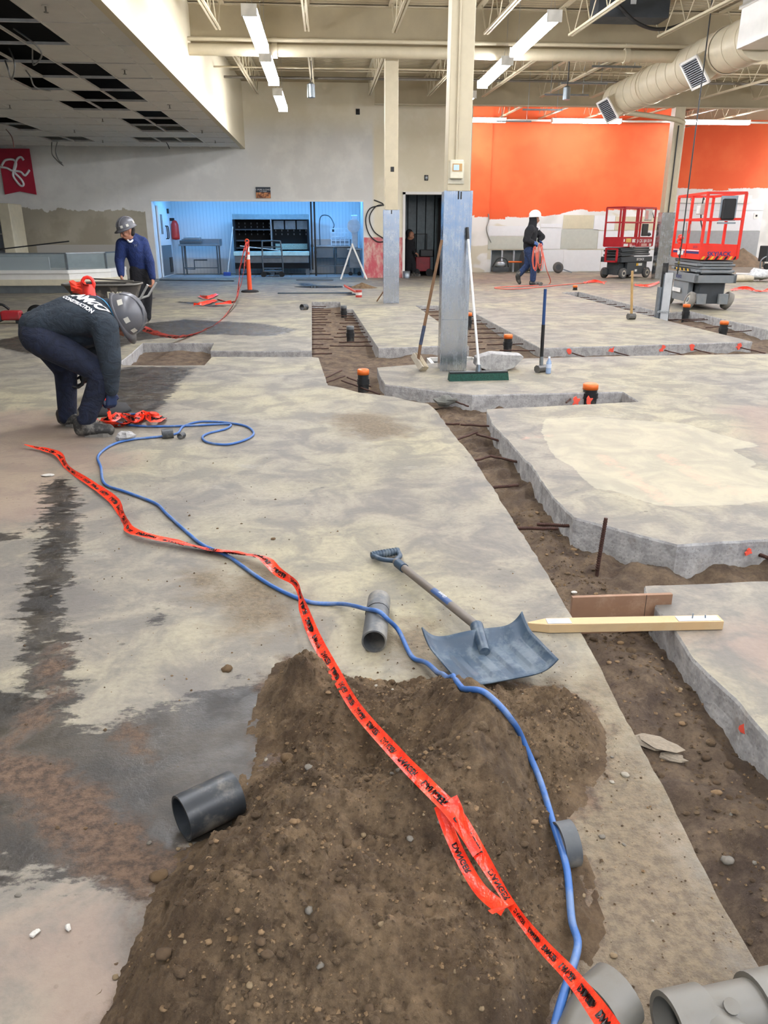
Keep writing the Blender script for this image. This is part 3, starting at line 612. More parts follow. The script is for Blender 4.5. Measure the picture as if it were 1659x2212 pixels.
# ================================================================== fluorescent fixtures
M_LENS = emit('fluorescent_lens', '#f3f6ff', LAMP); M_HOUS = mat('white_fixture_steel', '#e9e7e0', .4)
LN = 2.36
def fixture_proto():
    t = thing('fluorescent_light', 'x', 'light', (0,0,0), group='hanging fluorescent lights')
    MB().prism([(-.10,.075),(.10,.075),(.055,.10),(-.055,.10)], -LN/2, LN/2, Matrix(((1,0,0,0),(0,0,1,0),(0,1,0,0),(0,0,0,1)))).build('housing', M_HOUS, t)
    pr = [(-.105,.072),(-.106,.0),(-.085,-.03),(-.04,-.045),(.04,-.045),(.085,-.03),(.106,.0),(.105,.072)]
    MB().prism(pr, -LN/2, LN/2, Matrix(((1,0,0,0),(0,0,1,0),(0,1,0,0),(0,0,0,1))), smooth=False).build('lens', M_LENS, t)
    for s in (-1, 1):
        MB().box(-.11,.11,s*LN/2-.012,s*LN/2+.012,-.048,.105).build('end_cap', M_HOUS, t); MB().tube([(-.04,s*(LN/2-.12),.1),(0,s*(LN/2-.12),.42),(.04,s*(LN/2-.12),.1)], .004, 5).build('hanger_wire', M_WIRE, t)
        hw_ = MB().tube([(0,0,0),(0,0,1)], .004, 5).build('hanger_drop', M_WIRE, t); hw_.location = (0,s*(LN/2-.12),.42)
    return t
FX = []; rowname = {8.4: 'row under the duct', 16.4: 'added unseen row on the right', -1.0: 'row by the bulkhead', 3.35: 'row right of the near column', 7.66: 'row under the duct', 12.0: 'row at the far right side'}
for x in (-1.0, 3.35, 7.66, 12.0):
    for k, y_ in enumerate((13.67, 16.7, 20.3, -4.2, -.9, 2.6, 6.1, 9.7)):
        if x == 12.0 and k == 4: continue
        if x == 7.66 and k == 0: continue
        FX.append((x, y_, 0, ('%s lit fluorescent light in the %s' % (['nearest visible','second','third','overhead','overhead','overhead','overhead','overhead'][k], rowname[x])) if k < 3 else 'fluorescent light over the floor behind the viewer'))
for x, lab in [(4.9,'wall side fluorescent light before the orange wall beside the near column'),(8.84,'wall side fluorescent light before the middle of the orange wall'),(13.33,'wall side fluorescent light before the orange wall right of the far column'),(17.8,'wall side fluorescent light at the far right corner')]:
    FX.append((x, 28.0, math.pi/2, lab))
for x, y_ in [(16.4,13.7),(16.4,17.2),(16.4,20.7),(17.6,24.2),(20.6,31.0),(20.6,27.0),(20.8,33.6)]: FX.append((x, y_, 0, 'added unseen fluorescent light at %d metres' % y_ if False else 'added unseen fluorescent light that brightens the far right side'))  # unseen fixtures added to brighten the far right side and its wall
p0 = fixture_proto()
for i, (x, y_, rz, lab) in enumerate(FX):
    t = p0 if i == 0 else dup(p0, (0,0,0)); t.location = (x, y_, 4.29 if rz == 0 else 4.90); t.rotation_euler = (0,0,rz); t['label'] = lab; t['group'] = 'hanging fluorescent lights' if 'behind' not in lab else 'lights behind the viewer'
    for ch in t.children:
        if ch.name.startswith('hanger_drop'): ch.scale.z = deck_z(y_)-t.location.z-.42
# ================================================================== duct, plenum, heater, small ceiling things
M_DUCT = mat('beige_duct', '#cbbfa4', .45, metal=.15, var=.05)
DX, DZ, DR = 7.02, 4.36, .36
t = thing('air_duct', 'large round beige spiral duct running along the roof', 'duct', (DX, 16.0, DZ))
MB().cyl((0,-2.45,0),(0,4.0,0),DR,n=32).build('barrel', M_DUCT, t)
for k in range(14): MB().cyl((0,-2.3+k*.45,0),(0,-2.285+k*.45,0),DR+.008,n=32).build('seam', M_DUCT, t)
for k in (-1.4, 1.9): MB().cyl((0,k,0),(0,k+.06,0),DR+.02,n=32).build('band', M_DUCT, t)
MB().cyl((0,4.0,0),(0,4.5,-.06),DR,.22,n=32).build('end_cap', M_DUCT, t)
M_LOUV = mat('grey_louvre', '#80838a', .4)
for y_, s in ((3.45,.27),(-1.0,.26)):
    d = Vector((-.80,-.18,-.57)).normalized(); x_ = d.cross(Vector((0,1,0))).normalized(); c = Vector((0,y_,0))+d*(DR+.16)
    Mx = frame(c, Vector((0,1,0))-d*d.y, d.cross(Vector((0,1,0)))); 
    if (Mx.to_3x3() @ Vector((0,0,1))).dot(d) < 0: Mx = Mx @ Matrix.Rotation(math.pi, 4, 'X')
    nb = MB().box(-s*.85,s*.85,-s*.85,s*.85,-.3,0,Mx).build('diffuser_neck', M_DUCT, t)
    mb = MB()
    for a in ((-s,s,-s,-s+.04,0,.03),(-s,s,s-.04,s,0,.03),(-s,-s+.04,-s,s,0,.03),(s-.04,s,-s,s,0,.03)): mb.box(*a, Mx)
    mb.build('diffuser_frame', M_TRIMW, nb); MB().box(-s+.04,s-.04,-s+.04,s-.04,.002,.006,Mx).build('diffuser_core', M_DARK, nb)
    lm = MB().box(-s+.04,s-.04,-.008,.008,-.004,.016).mesh('louvre', M_LOUV)
    for k in range(12):
        o = obj('louvre', lm, nb); o.matrix_basis = Mx @ Matrix.Translation((0,-s+.06+k*(2*s-.12)/11,.012)) @ Matrix.Rotation(.6, 4, 'X')
p = AY(1590, 107, 13.5)
t = thing('plenum_box', 'white square plenum box at the upper photo corner', 'plenum', (p.x, 13.5, p.z)); MB().box(0,.9,-1.8,0,0,.8).build('body', M_TRIMW, t, bevel=.01); MB().box(-.03,.93,-1.83,.03,.55,.60).build('flange', M_TRIMW, t); MB().cyl((-.12,-.3,.62),(-.12,-.3,.85),.09,n=14).build('damper_drum', M_GAL, t)
p = AY(1290, 36, 15.3)
t = thing('unit_heater', 'dark grey unit heater hung under the roof deck', 'heater', (p.x, 15.3, p.z)); MB().box(0,1.30,0,.5,0,.55).build('casing', mat('charcoal_casing', '#3b4045', .5), t, bevel=.01); MB().box(.58,.68,-.01,0,.2,.32).build('data_plate', mat('data_plate', '#c9ccd0', .4), t); MB().box(.05,.07,.2,.22,.55,.9).box(1.2,1.22,.2,.22,.55,.9).build('hanger', M_GAL, t)
cable('thick black cable sagging below the dark unit heater', [AY(1333,8,15.2),AY(1370,45,15.2),AY(1410,62,15.3),AY(1450,60,15.4),AY(1490,45,15.5)], .03, M_WIREB, group='cables under the roof')
for px, py, Y, lab in [(672,196,18.5,'small grey cylinder speaker hung between two joists left of the columns'), (1224,202,19.5,'small grey cylinder speaker hung between joists near the orange wall')]:
    p = AY(px, py, Y); t = thing('pendant_speaker', lab, 'speaker', p, group='pendant speakers')
    MB().cyl((0,0,-.13),(0,0,.12),.085,n=16).build('can', M_GAL, t); MB().cyl((0,0,.12),(0,0,.16),.085,.03,n=16).build('shoulder', M_GAL, t); MB().tube([(0,0,.16),(.02,0,.3),(0,0,deck_z(Y)-p.z)], .01, 6).build('stem', M_WIREB, t)
k = 0
for px, py, Y in [(1224,205,20.6),(1332,144,18.5),(1262,180,19.6),(1172,237,22.8),(1110,262,26.0),(1418,96,16.9)]:
    p = AY(px, py, Y); t = thing('strut_channel', ['steel strut channel holding the pendant speaker','steel strut channel above the duct middle','steel strut channel left of the far duct end','steel strut channel by the orange wall top','lowest steel strut channel beside the wall side light','steel strut channel next to the unit heater'][k], 'strut', p, group='strut channels'); k += 1
    MB().box(-.55,.55,-.02,.02,-.02,.02).build('channel', M_GAL, t); zd = deck_z(Y)-p.z; MB().cyl((-.4,0,.02),(-.4,0,zd),.006,n=6).build('threaded_rod', M_GAL, t); MB().cyl((.4,0,.02),(.4,0,zd),.006,n=6).build('threaded_rod', M_GAL, t)
hb = G(1463,590,0); hp = AY(1463, 592, 14.2)
t = thing('hanging_cable', 'thin black cable hanging from the roof down before the near lift', 'cable', (hp.x, 14.2, hp.z)); MB().tube([(0,0,0),(.01,0,.5),(0,0,2.0),(0,0,4.6)], .011, 6).build('cable', M_WIREB, t)
for k in range(4): MB().ell((0,0,.08+k*.12), .022,.022,.035,8,6).build('knot', mat('olive_tape', '#6a6236', .6) if k == 1 else M_WIREB, t)
# ================================================================== columns
def column(lab, x, y_, w, sl, top, mz=0.0):
    t = thing('support_column', lab, 'column', (x, y_, 0))
    MB().box(-w*.43,w*.43,-w*.43,w*.43,mz,top).build('shaft', M_BEIGE, t, bevel=.008)
    mb = MB(); a = w/2
    mb.box(-a,a,-a,a,0,sl); mb.build('steel_sleeve', M_STEEL, t, bevel=.006)
    for s in (-1, 1): MB().box(s*a-.012,s*a+.012,-a-.004,-a+.014,.0,sl).build('corner_lip', M_STEEL, t)
    MB().box(-a-.003,a+.003,-a-.004,-a+.02,sl*.30,sl*.302).build('joint_line', M_GAL, t)
    return t
nc = AY(980, 412, 8.15); SLH = nc.z
col1 = column('near beige column with tall brushed steel sleeve and wall controller', 1.325, 8.25, .265, SLH, deck_z(8.25))
MB().box(-.006,.006,-.140,-.1325,SLH-.08,SLH-.005).box(.02,.032,-.140,-.1325,SLH-.08,SLH-.01).build('slot', M_BLACK, col1)
p = AY(986, 366, 8.12); q = p-Vector((1.325,8.25,0))
tb = MB().box(q.x-.065,q.x+.065,-.165,-.114,q.z-.085,q.z+.085).build('controller', mat('ivory_plastic', '#d9d2ba', .5), col1, bevel=.008, label='ivory wall controller with small screen')
MB().box(q.x-.045,q.x+.05,-.168,-.164,q.z-.02,q.z+.05).build('screen_bezel', mat('tan_bezel', '#b8905a', .5), tb); MB().box(q.x-.035,q.x+.02,-.170,-.167,q.z-.01,q.z+.04).build('screen', mat('pale_blue_screen', '#bfd8ee', .2), tb)
MB().box(q.x-.08,q.x+.08,-.125,-.114,q.z-.13,q.z+.07).build('back_box', mat('clear_guard', '#c9c2ac', .3), col1)
MB().cyl((q.x-.005,-.125,q.z+.085),(q.x-.005,-.125,deck_z(8)),.010,n=8).build('conduit', M_BEIGE, col1)
col2 = column('middle beige column with steel sleeve beside the dark doorway', 1.325, 16.55, .30, AY(843,453,16.4).z, deck_z(16.5)-.7)
MB().box(-.01,.01,-.158,-.149,col2.children[1].dimensions.z*0+AY(843,453,16.4).z-.08,AY(843,453,16.4).z-.01).build('slot', M_BLACK, col2); MB().box(-.02,.05,-.136,-.128,2.53,2.62).build('sensor', M_BLACK, col2)
col3 = column('far beige column with steel sleeve behind the scissor lifts', 10.62, 24.8, .36, 1.98, deck_z(24.8)-.7)
MB().cyl((-.02,-.19,1.98),(-.02,-.19,4.4),.02,n=8).build('black_conduit', M_BLACK, col3)
MB().tube(smooth_path([(.14,-.1,2.0),(.14,-.1,4.25),(.08,-.14,4.5),(-.6,-.3,4.6),(-2.2,-.5,4.72)],5), .07, 10).build('drain_pipe', M_BEIGE, col3)
for i, (s) in enumerate((.2,-.2)): MB().box(s-.01,s+.01,-.2,-.16,0,1.98).build('flange_edge', M_STEEL, col3)
# ================================================================== soil heap in the foreground
HP = P2([(560,1560),(580,1500),(610,1440),(650,1428),(700,1450),(760,1480),(840,1488),(930,1482),(985,1478),(1085,1470),(1130,1490),(1200,1500),(1250,1520),(1285,1580),(1285,1650),(1250,1700),(1225,1790),(1255,1900),(1275,2000),(1230,2100),(1180,2180),(1170,2400),(200,2400),(245,2150),(305,2000),(340,1910),(410,1850),(520,1800),(545,1660)])
_bl = [(G(985,1500,.2),.13,.14,.07),(G(1050,1570,.2),.10,.15,.13),(G(990,1680,.2),.13,.14,.11),(G(720,1720,.2),.19,.10,.10),(G(640,1450,.1),.08,.07,.055),(G(560,1900,.15),.16,.12,.05),(G(800,2000,.2),.25,.2,.06),(G(780,1600,.12),.10,.10,-.07),(G(1190,1640,.1),.10,.14,-.05),(G(640,1580,.1),.1,.12,-.035),(G(1100,2080,.1),.12,.15,.03),(G(450,2100,.1),.12,.16,.03)]
def heap_arr(X, Y):
    sd = sdist(np.stack([X, Y], 1), HP); s = np.clip(sd, 0, None)
    h = .125*(1-np.exp(-(s/.16)**1.15))
    for c, rx, ry, a in _bl: h += a*np.exp(-((X-c.x)/rx)**2-((Y-c.y)/ry)**2)*np.clip(s/.07, 0, 1)
    return h, sd
hx0, hx1, hy0, hy1, hs = -.75, .95, .50, 2.62, .0085
nx = int((hx1-hx0)/hs)+1; ny = int((hy1-hy0)/hs)+1
gx = hx0+hs*np.arange(nx); gy = hy0+hs*np.arange(ny); XX, YY = np.meshgrid(gx, gy); hh, sdh = heap_arr(XX.ravel(), YY.ravel())
for i in range(len(hh)):
    if sdh[i] > -.05:
        x = XX.flat[i]; y_ = YY.flat[i]; e = min(1, max(0, (sdh[i]+.03)/.09))
        r = mnoise.noise(Vector((x*3.1, y_*3.1, 2)))*.055 + mnoise.noise(Vector((x*8, y_*8, 5)))*.026 + mnoise.noise(Vector((x*21, y_*21, 8)))*.014
        cl = mnoise.noise(Vector((x*40, y_*40, 11))); f = mnoise.noise(Vector((x*80, y_*80, 3)))
        vd = mnoise.voronoi(Vector((x*26+2*cl, y_*26+2*f, 1.5)))[0][0]; vm = max(0, mnoise.noise(Vector((x*5, y_*5, 21)))+.25)
        r += max(0, cl)**1.2*.030+f*.013+max(0, .55-vd)*.07*vm + abs(mnoise.noise(Vector((x*11, y_*11, 31))))*.022
        hh[i] += e*r+(.006 if sdh[i] > 0 else 0)
HZ = hh.reshape(ny, nx)
HZ = np.where(sdh.reshape(ny, nx) > -.035, HZ, -.01)
def hz(x, y_):
    if not (hx0 < x < hx1-hs and hy0 < y_ < hy1-hs): return 0.0
    i = (x-hx0)/hs; j = (y_-hy0)/hs; a = int(i); b = int(j); u = i-a; v = j-b
    return max(0.0, (HZ[b,a]*(1-u)+HZ[b,a+1]*u)*(1-v)+(HZ[b+1,a]*(1-u)+HZ[b+1,a+1]*u)*v)
V = np.stack([XX.ravel(), YY.ravel(), HZ.ravel()], 1); Fq = []
ok = sdh.reshape(ny, nx) > -.04
for b in range(ny-1):
    for a in range(nx-1):
        if ok[b,a] or ok[b,a+1] or ok[b+1,a] or ok[b+1,a+1]: Fq.append((b*nx+a, b*nx+a+1, (b+1)*nx+a+1, (b+1)*nx+a))
used = sorted({c for f in Fq for c in f}); mp = {c: i for i, c in enumerate(used)}
mb = MB(); mb.add([tuple(V[c]) for c in used], [tuple(mp[c] for c in f) for f in Fq], True)
mb.build('soil_heap', M_SOIL, label='heap of loose brown soil spilled on the slab in front', cat='soil heap', kind='stuff')
def onsurf(px, py, off=0.0, base=0.0):
    r = ray(px, py); t = (1.0-CAMH)/r.z; t1 = (-.4-CAMH)/r.z; n = 700
    for k in range(n):
        q = EYE+r*(t+(t1-t)*k/n); inx = q.x > .86 and q.y < 2.9 and q.x < 1.28
        h = hz(q.x, q.y) if not inx else trench_z(q.x, q.y)
        if q.z <= h+off: return q
    return q
# ------------------------------------------------------------------ pebbles and clods
M_STONE = [mat('grey_pebble', '#6e685e', .85, var=.15, scale=25, bump=.3), mat('tan_pebble', '#7c6a50', .9, var=.15, scale=25, bump=.3), mat('soil_clod', '#6a5439', .95, var=.2, scale=30, bump=.6), mat('pale_pebble', '#938c7d', .85, var=.12, scale=25)]
def lump(seed, flat=.7, amp=.25, n=12):
    mb = MB(); mb.ell((0,0,0), 1, 1, flat, n, 8); out = []
    for p in mb.v:
        v = Vector(p); k = 1+amp*mnoise.noise(v*1.3+Vector((seed*3.7,0,0)))+amp*.5*mnoise.noise(v*3+Vector((0,seed*2.1,0))); out.append(tuple(v*k))
    mb.v = out; return mb
LUMPS = [[lump(s, .65, .35).mesh('pebble', m) for s in range(3)] for m in M_STONE]
SPOTS = [(668,1660,16,0),(886,1812,13,0),(785,1805,14,1),(825,1998,14,1),(668,1968,20,0),(508,2030,18,2),(345,1895,34,2),(692,2086,16,0),(860,1665,12,0),(848,1672,10,0),(575,1642,8,3),(620,1640,30,2),(812,1482,7,3),(848,1490,6,3),(950,1440+335,14,0),(322,1822,9,0),(385,1835,9,1),(412,1825,8,1),(40,1935,11,0),(185,1790,8,2),(250,1780,6,2),(490,1447,20,2),(1350,1675,16,3),(1322,1690,9,3),(1300,1808,11,0),(1348,1825,7,0),(1290,1640,7,1),(1322,1636,7,0),(1300,1940,6,1),(1260,1935,10,1),(1325,2065,12,1),(1410,1990,6,3),(1330,2060,6,0),(1570,1860,22,0),(1545,1668,6,3),(1475,1520,5,0),(1462,1490,9,2),(1470,1490,9,1),(1580,1760,9,0),(1630,1865,10,0),(1130,1500,5,3),(1110,1380,7,0),(470,1142,5,2),(590,1165,9,2),(250,2100+12,13,1),(330,2065,10,1),(1040,2180,11,1),(1085,2160,9,1),(540,2130,14,1),(915,1630,8,0),(985,2100,12,1),(1065,1500,5,3),(560,2060,9,1),(400,2035,10,1),(1085,1690,5,0),(1225,1700,8,1),(960,1950,8,1),(745,1870,9,2),(600,1760,10,1),(915,1760,8,1)]
for i, (px, py, s, m) in enumerate(SPOTS):
    p = onsurf(px, py); d = (p-EYE).dot(FWD); R = s*.55*d/F
    o = obj('pebble' if m != 2 else 'soil_clod', LUMPS[m][i % 3]); o.scale = (R*random.uniform(.9,1.3), R*random.uniform(.8,1.1), R*random.uniform(.8,1.0)); o.location = p+Vector((0,0,R*.25)); o.rotation_euler = (0,0,random.uniform(0,6.28))
    heap = hz(p.x, p.y) > .01
    lab = ('crumbly brown soil clod on the heap or beside it' if m == 2 else ('pebble lying on the brown soil heap' if heap else 'pebble lying on the dusty slab or in the near trench'))
    tag(o, lab, 'clod' if m == 2 else 'pebble', 'soil clods' if m == 2 else ('pebbles on the heap' if heap else 'pebbles beside the trench'))
# tiny crumbs of soil: past counting
mb = MB(); rnd = random.Random(5)
OCT = [(1,0,0),(-1,0,0),(0,1,0),(0,-1,0),(0,0,1),(0,0,-1)]; OF = [(0,2,4),(2,1,4),(1,3,4),(3,0,4),(2,0,5),(1,2,5),(3,1,5),(0,3,5)]
def crumb(x, y_, z, R):
    a = rnd.uniform(0, 6.28); ca, sa = math.cos(a), math.sin(a); k = [R*rnd.uniform(.65, 1.25) for _ in OCT]
    mb.m = rnd.choice((0,0,1,2)); mb.add([(x+(p[0]*ca-p[1]*sa)*q, y_+(p[0]*sa+p[1]*ca)*q, z+R*.25+p[2]*q*.8) for p, q in zip(OCT, k)], OF)
n_c = 0
big = lump(3, .8, .3, 7)
def clod(x, y_, z, R):
    a = rnd.uniform(0, 6.28); ca, sa = math.cos(a), math.sin(a); sx, sy, sz = R*rnd.uniform(.8,1.3), R*rnd.uniform(.7,1.1), R*rnd.uniform(.6,.9)
    mb.m = rnd.choice((0,0,0,1,2)); mb.add([(x+(p[0]*ca-p[1]*sa)*sx, y_+(p[0]*sa+p[1]*ca)*sy, z+R*.15+p[2]*sz) for p in big.v], big.f, True)
for k in range(1500):
    x, y_ = rnd.uniform(-.6, .82), rnd.uniform(.72, 2.5); z = hz(x, y_)
    if z > .02 and mnoise.noise(Vector((x*3, y_*3, 7))) > rnd.uniform(-.4, .3): clod(x, y_, z, .003+abs(rnd.gauss(0, .0045)))
for k in range(420):
    x, y_ = rnd.uniform(.87, 1.28), rnd.uniform(.6, 4.2); clod(x, y_, trench_z(x, y_), .003+abs(rnd.gauss(0, .006)))
while n_c < 9000:
    x, y_ = rnd.uniform(-.6, .82), rnd.uniform(.72, 2.5); z = hz(x, y_)
    if z < .012 or mnoise.noise(Vector((x*4, y_*4, 2))) < rnd.uniform(-.5, .25): continue
    crumb(x, y_, z, .0014+abs(rnd.gauss(0, .0023))); n_c += 1
for k in range(420):
    x, y_ = rnd.gauss(.35, .3), rnd.gauss(2.35, .35)
    if x < .82 and hz(x, y_) < .01: crumb(x, y_, 0, .0008+abs(rnd.gauss(0, .0016)))
for k in range(500):
    x, y_ = rnd.uniform(.45, .83), rnd.uniform(.9, 2.4)
    if hz(x, y_) < .01: crumb(x, y_, 0, .0008+abs(rnd.gauss(0, .0018)))
for k in range(260):
    x, y_ = rnd.gauss(-.9, .5), rnd.gauss(2.9, .9)
    if x < .3: crumb(x, y_, 0, .0008+abs(rnd.gauss(0, .0025)))
for k in range(2400):
    x, y_ = rnd.uniform(.86, 1.29), rnd.uniform(.6, 4.2); crumb(x, y_, trench_z(x, y_), .001+abs(rnd.gauss(0, .0035)))
mb.build('soil_crumbs', [M_SOIL, mat('dry_soil_crumb', '#755e43', .95, var=.2, scale=40), mat('wet_soil_crumb', '#4a3a28', .95, var=.2, scale=40)], label='tiny soil crumbs scattered around the heap and trench', cat='soil crumbs', kind='stuff')
# ------------------------------------------------------------------ cut pipe pieces and fittings
M_ABS = mat('black_abs_pipe', '#2c3034', .4, var=.2, scale=8, dirt='#8d8678', dscale=5, damt=.45); M_ABS2 = mat('scuffed_grey_pipe', '#55585a', .55, var=.2, scale=8, dirt='#8f897d', dscale=4, damt=.6)
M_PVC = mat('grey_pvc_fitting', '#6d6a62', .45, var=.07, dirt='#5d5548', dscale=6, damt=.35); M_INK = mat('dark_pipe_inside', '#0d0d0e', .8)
def pipe_piece(label, p, q, ro, m, ri=None, name='cut_pipe'):
    p = Vector(p); q = Vector(q); c = (p+q)/2; c0 = Vector((c.x, c.y, c.z-ro)); t = thing(name, label, 'pipe', c0, group='loose cut pipe pieces')
    MB().pipe(p-c0, q-c0, ro, ri or ro-.006, 28).build('pipe_wall', m, t); return t
t = pipe_piece('scuffed grey pipe lying end-on beside the snow shovel', G(808,1386,.044), G(819,1296,.044), .0445, M_ABS2)
MB().tube([Vector(t.location)*-1+Vector(G(815,1325,.0445))+Vector((.0455*math.cos(a), 0, .0455*math.sin(a))) for a in [i*.35 for i in range(14)]], .0012, 4).build('score_line', M_INK, t)
pipe_piece('black pipe offcut lying at the edge of the soil heap', G(392,1768,.056), G(508,1712,.056), .057, M_ABS)
pipe_piece('dark grey coupling half buried in the soil behind the blue hose', G(1207,1826,.05), G(1240,1820,.052), .052, M_ABS2)
pipe_piece('larger short black pipe sleeve lying by the blue hose coil', G(350,938,.03), G(374,936,.03), .036, M_ABS)
pipe_piece('smaller short black pipe sleeve lying by the blue hose coil', G(388,943,.02), G(396,939,.02), .021, M_ABS)
pipe_piece('short black pipe piece lying beyond the narrow trench', G(652,664,.05), G(662,663,.05), .06, M_ABS)
a = G(1230, 2310, .06); b = G(1288, 2190, .062); d = (b-a).normalized(); c = a.lerp(b, .5); c0 = Vector((c.x, c.y, 0))
t = thing('elbow_fitting', 'grey elbow drain fitting at the bottom edge under the red tape', 'pipe fitting', c0, group='grey drain fittings')
e = G(1336, 2146, .068); dd = (e-b).normalized()
MB().tube(smooth_path([a-c0, b-c0, b+dd*.02-c0], 5), .050, 20, cap=False).build('barrel', M_PVC, t); hb_ = MB().pipe(b-c0+dd*.0, e-c0, .058, .050, 28).build('hub', M_PVC, t); MB().pipe(b-c0+dd*.0, b-c0+dd*.012, .061, .045, 28).build('hub_ring', M_PVC, hb_)
MB().pipe(a.lerp(b,.2)-c0, a.lerp(b,.28)-c0, .054, .045, 28).build('lower_ring', M_PVC, t)
a = G(1444, 2225, .066); b = G(1775, 2150, .066); c0 = Vector(((a.x+b.x)/2, (a.y+b.y)/2, 0)); d = (b-a).normalized()
t = thing('wye_fitting', 'grey branch drain fitting lying at the bottom corner of the slab', 'pipe fitting', c0, group='grey drain fittings')
MB().pipe(a+d*.06-c0, b-c0, .053, .047, 30).build('barrel', M_PVC, t); MB().pipe(a-c0, a+d*.075-c0, .062, .052, 30).build('hub', M_PVC, t); q = a.lerp(b, .55); MB().pipe(q-c0, q+d*.09-c0, .063, .05, 30).build('hub', M_PVC, t)
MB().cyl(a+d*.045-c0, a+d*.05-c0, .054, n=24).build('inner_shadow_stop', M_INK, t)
s0 = a.lerp(b, .18); MB().cyl(s0-c0, s0+Vector((.10,-.16,.0))-c0, .055, n=24).build('branch', M_PVC, t); lb = a.lerp(b, .33); MB().cyl(lb-c0+Vector((0,-.02,.055)), lb-c0+Vector((0,-.022,.0605)), .014, n=16).build('moulded_mark', M_PVC, t)
# ------------------------------------------------------------------ blue air hose
M_HOSE = mat('blue_air_hose', '#34609e', .45, var=.12, scale=12, dirt='#7f8d9a', dscale=9, damt=.4); M_HOSE2 = mat('dusty_blue_cord', '#6f87a3', .6, var=.12)
hpx = [(1190,2290),(1200,2212),(1222,2130),(1247,2050),(1235,1980),(1224,1880),(1200,1790),(1165,1690),(1130,1600),(1100,1545),(1050,1495),(990,1470),(920,1452),(888,1415),(862,1370),(832,1327),(800,1312),(740,1310),(670,1300),(620,1282),(570,1255),(520,1220),(490,1200),(440,1178),(410,1155),(360,1110),(335,1087),(270,1062),(226,1045),(218,1010),(212,985),(240,962),(280,950),(345,943),(382,936),(396,921),(430,911),(480,912),(530,920),(548,936),(530,950),(490,960),(450,956),(437,945),(450,936),(488,926),(494,916),(420,919),(340,921),(280,918),(240,906),(262,897),(300,895),(340,905)]
pts = []
for x, y_ in hpx:
    p = onsurf(x, y_, .016 if y_ > 1455 else .010)
    if y_ > 2100: p = G(x, y_, .075)
    if 780 < x < 836 and 1305 < y_ < 1330: p = G(x, y_, .098)
    pts.append(p)
HP_ = smooth_path(pts, 7)
for q in HP_:
    if q.y < 2.6 and hz(q.x, q.y)+.0075 > q.z: q.z = hz(q.x, q.y)+.0075
for _ in range(4):
    zs = [q.z for q in HP_]
    for i in range(2, len(HP_)-2): HP_[i].z = sum(zs[i-2:i+3])/5
for q in HP_:
    if q.y < 2.6 and hz(q.x, q.y)+.006 > q.z: q.z = hz(q.x, q.y)+.006
MB().tube(HP_, .0085, 9).build('air_hose', M_HOSE, label='long blue air hose winding from the heap to the crouching worker', cat='hose')
# ------------------------------------------------------------------ red danger tape
def tape_mat():
    t = NT('red_danger_tape'); n = t.noise(30, 4, .6); c = t.mix(t.ramp(n, .35, .65), L('#e8301c'), L('#ff4a2a')); t.bump(t.noise(45, 3, .6), .5, .01)
    return t.out(c, .28, 0.0)
M_TAPE = tape_mat(); M_PRINT = mat('black_print', '#140d0b', .4); M_TAPEP = mat('faded_pink_tape', '#e0574f', .4, var=.15)
TXT = None
def tape(name, label, pts, w, tw, k=5, words=True, group=None, m=M_TAPE, parent=None, cat='tape', seg=5, crumple=.25):
    """ribbon through pts; w, tw = width and twist (radians) per point"""
    N = len(pts); w = w if isinstance(w, list) else [w]*N; tw = tw if isinstance(tw, list) else [tw]*N
    P = smooth_path([Vector(p) for p in pts], k); Wd = smooth_path([Vector((a, b, 0)) for a, b in zip(w, tw)], k); n = len(P); S = [0]; Fr = []
    for i in range(1, n): S.append(S[-1]+(P[i]-P[i-1]).length)
    for i in range(n):
        T = (P[min(i+1,n-1)]-P[max(i-1,0)]).normalized(); s = T.cross(Vector((0,0,1)))
        s = s.normalized() if s.length > .05 else Vector((1,0,0)); q = Matrix.Rotation(Wd[i].y, 3, T); s = q @ s; Fr.append((s, s.cross(T).normalized()))
    def at(i, u):
        s, nn = Fr[i]; ww = Wd[i].x; cr = crumple*ww*mnoise.noise(Vector((S[i]*9+u*1.5, u*2.0, len(pts)*1.7))); return P[i]+s*(u*ww/2)+nn*(cr+crumple*.4*ww*(abs(u)-.5))
    mb = MB(); V = [at(i, -1+2*j/(seg-1)) for i in range(n) for j in range(seg)]
    mb.add(V, [(i*seg+j, i*seg+j+1, (i+1)*seg+j+1, (i+1)*seg+j) for i in range(n-1) for j in range(seg-1)], True)
    o = mb.build(name, m, parent, label=label if parent is None else None, cat=cat if parent is None else None, group=group)
    if words:
        global TXT
        if TXT is None: TXT = text_mesh('DANGER', 1.0, M_PRINT, bold=.03); 
        tv = [v.co.copy() for v in TXT.vertices]; tf = [tuple(p.vertices) for p in TXT.polygons]; mx = max(v.x for v in tv); pos = .08; mb = MB()
        while pos < S[-1]-.1:
            i0 = max(j for j in range(n) if S[j] <= pos); sc = Wd[i0].x*.62; ln = 2*mx*sc; VV = [[], []]
            for v in tv:
                s = min(max(pos+(v.x+mx)*sc, 0), S[-1]-1e-4); i = i0
                while i > 0 and S[i] > s: i -= 1
                while i < n-2 and S[i+1] <= s: i += 1
                f = (s-S[i])/max(1e-6, S[i+1]-S[i]); u = max(-.95, min(.95, v.y*sc/(Wd[i].x/2))); q = at(i, u).lerp(at(i+1, u), f); nn = Fr[i][1]
                for z, d in ((0, .0012), (1, -.0012)): VV[z].append(q+nn*d)
            for z in (0, 1): mb.add(VV[z], tf)
            pos += ln*1.35
        mb.build('printed_lettering', M_PRINT, o, label='black printed lettering', kind='stuff')
    return o
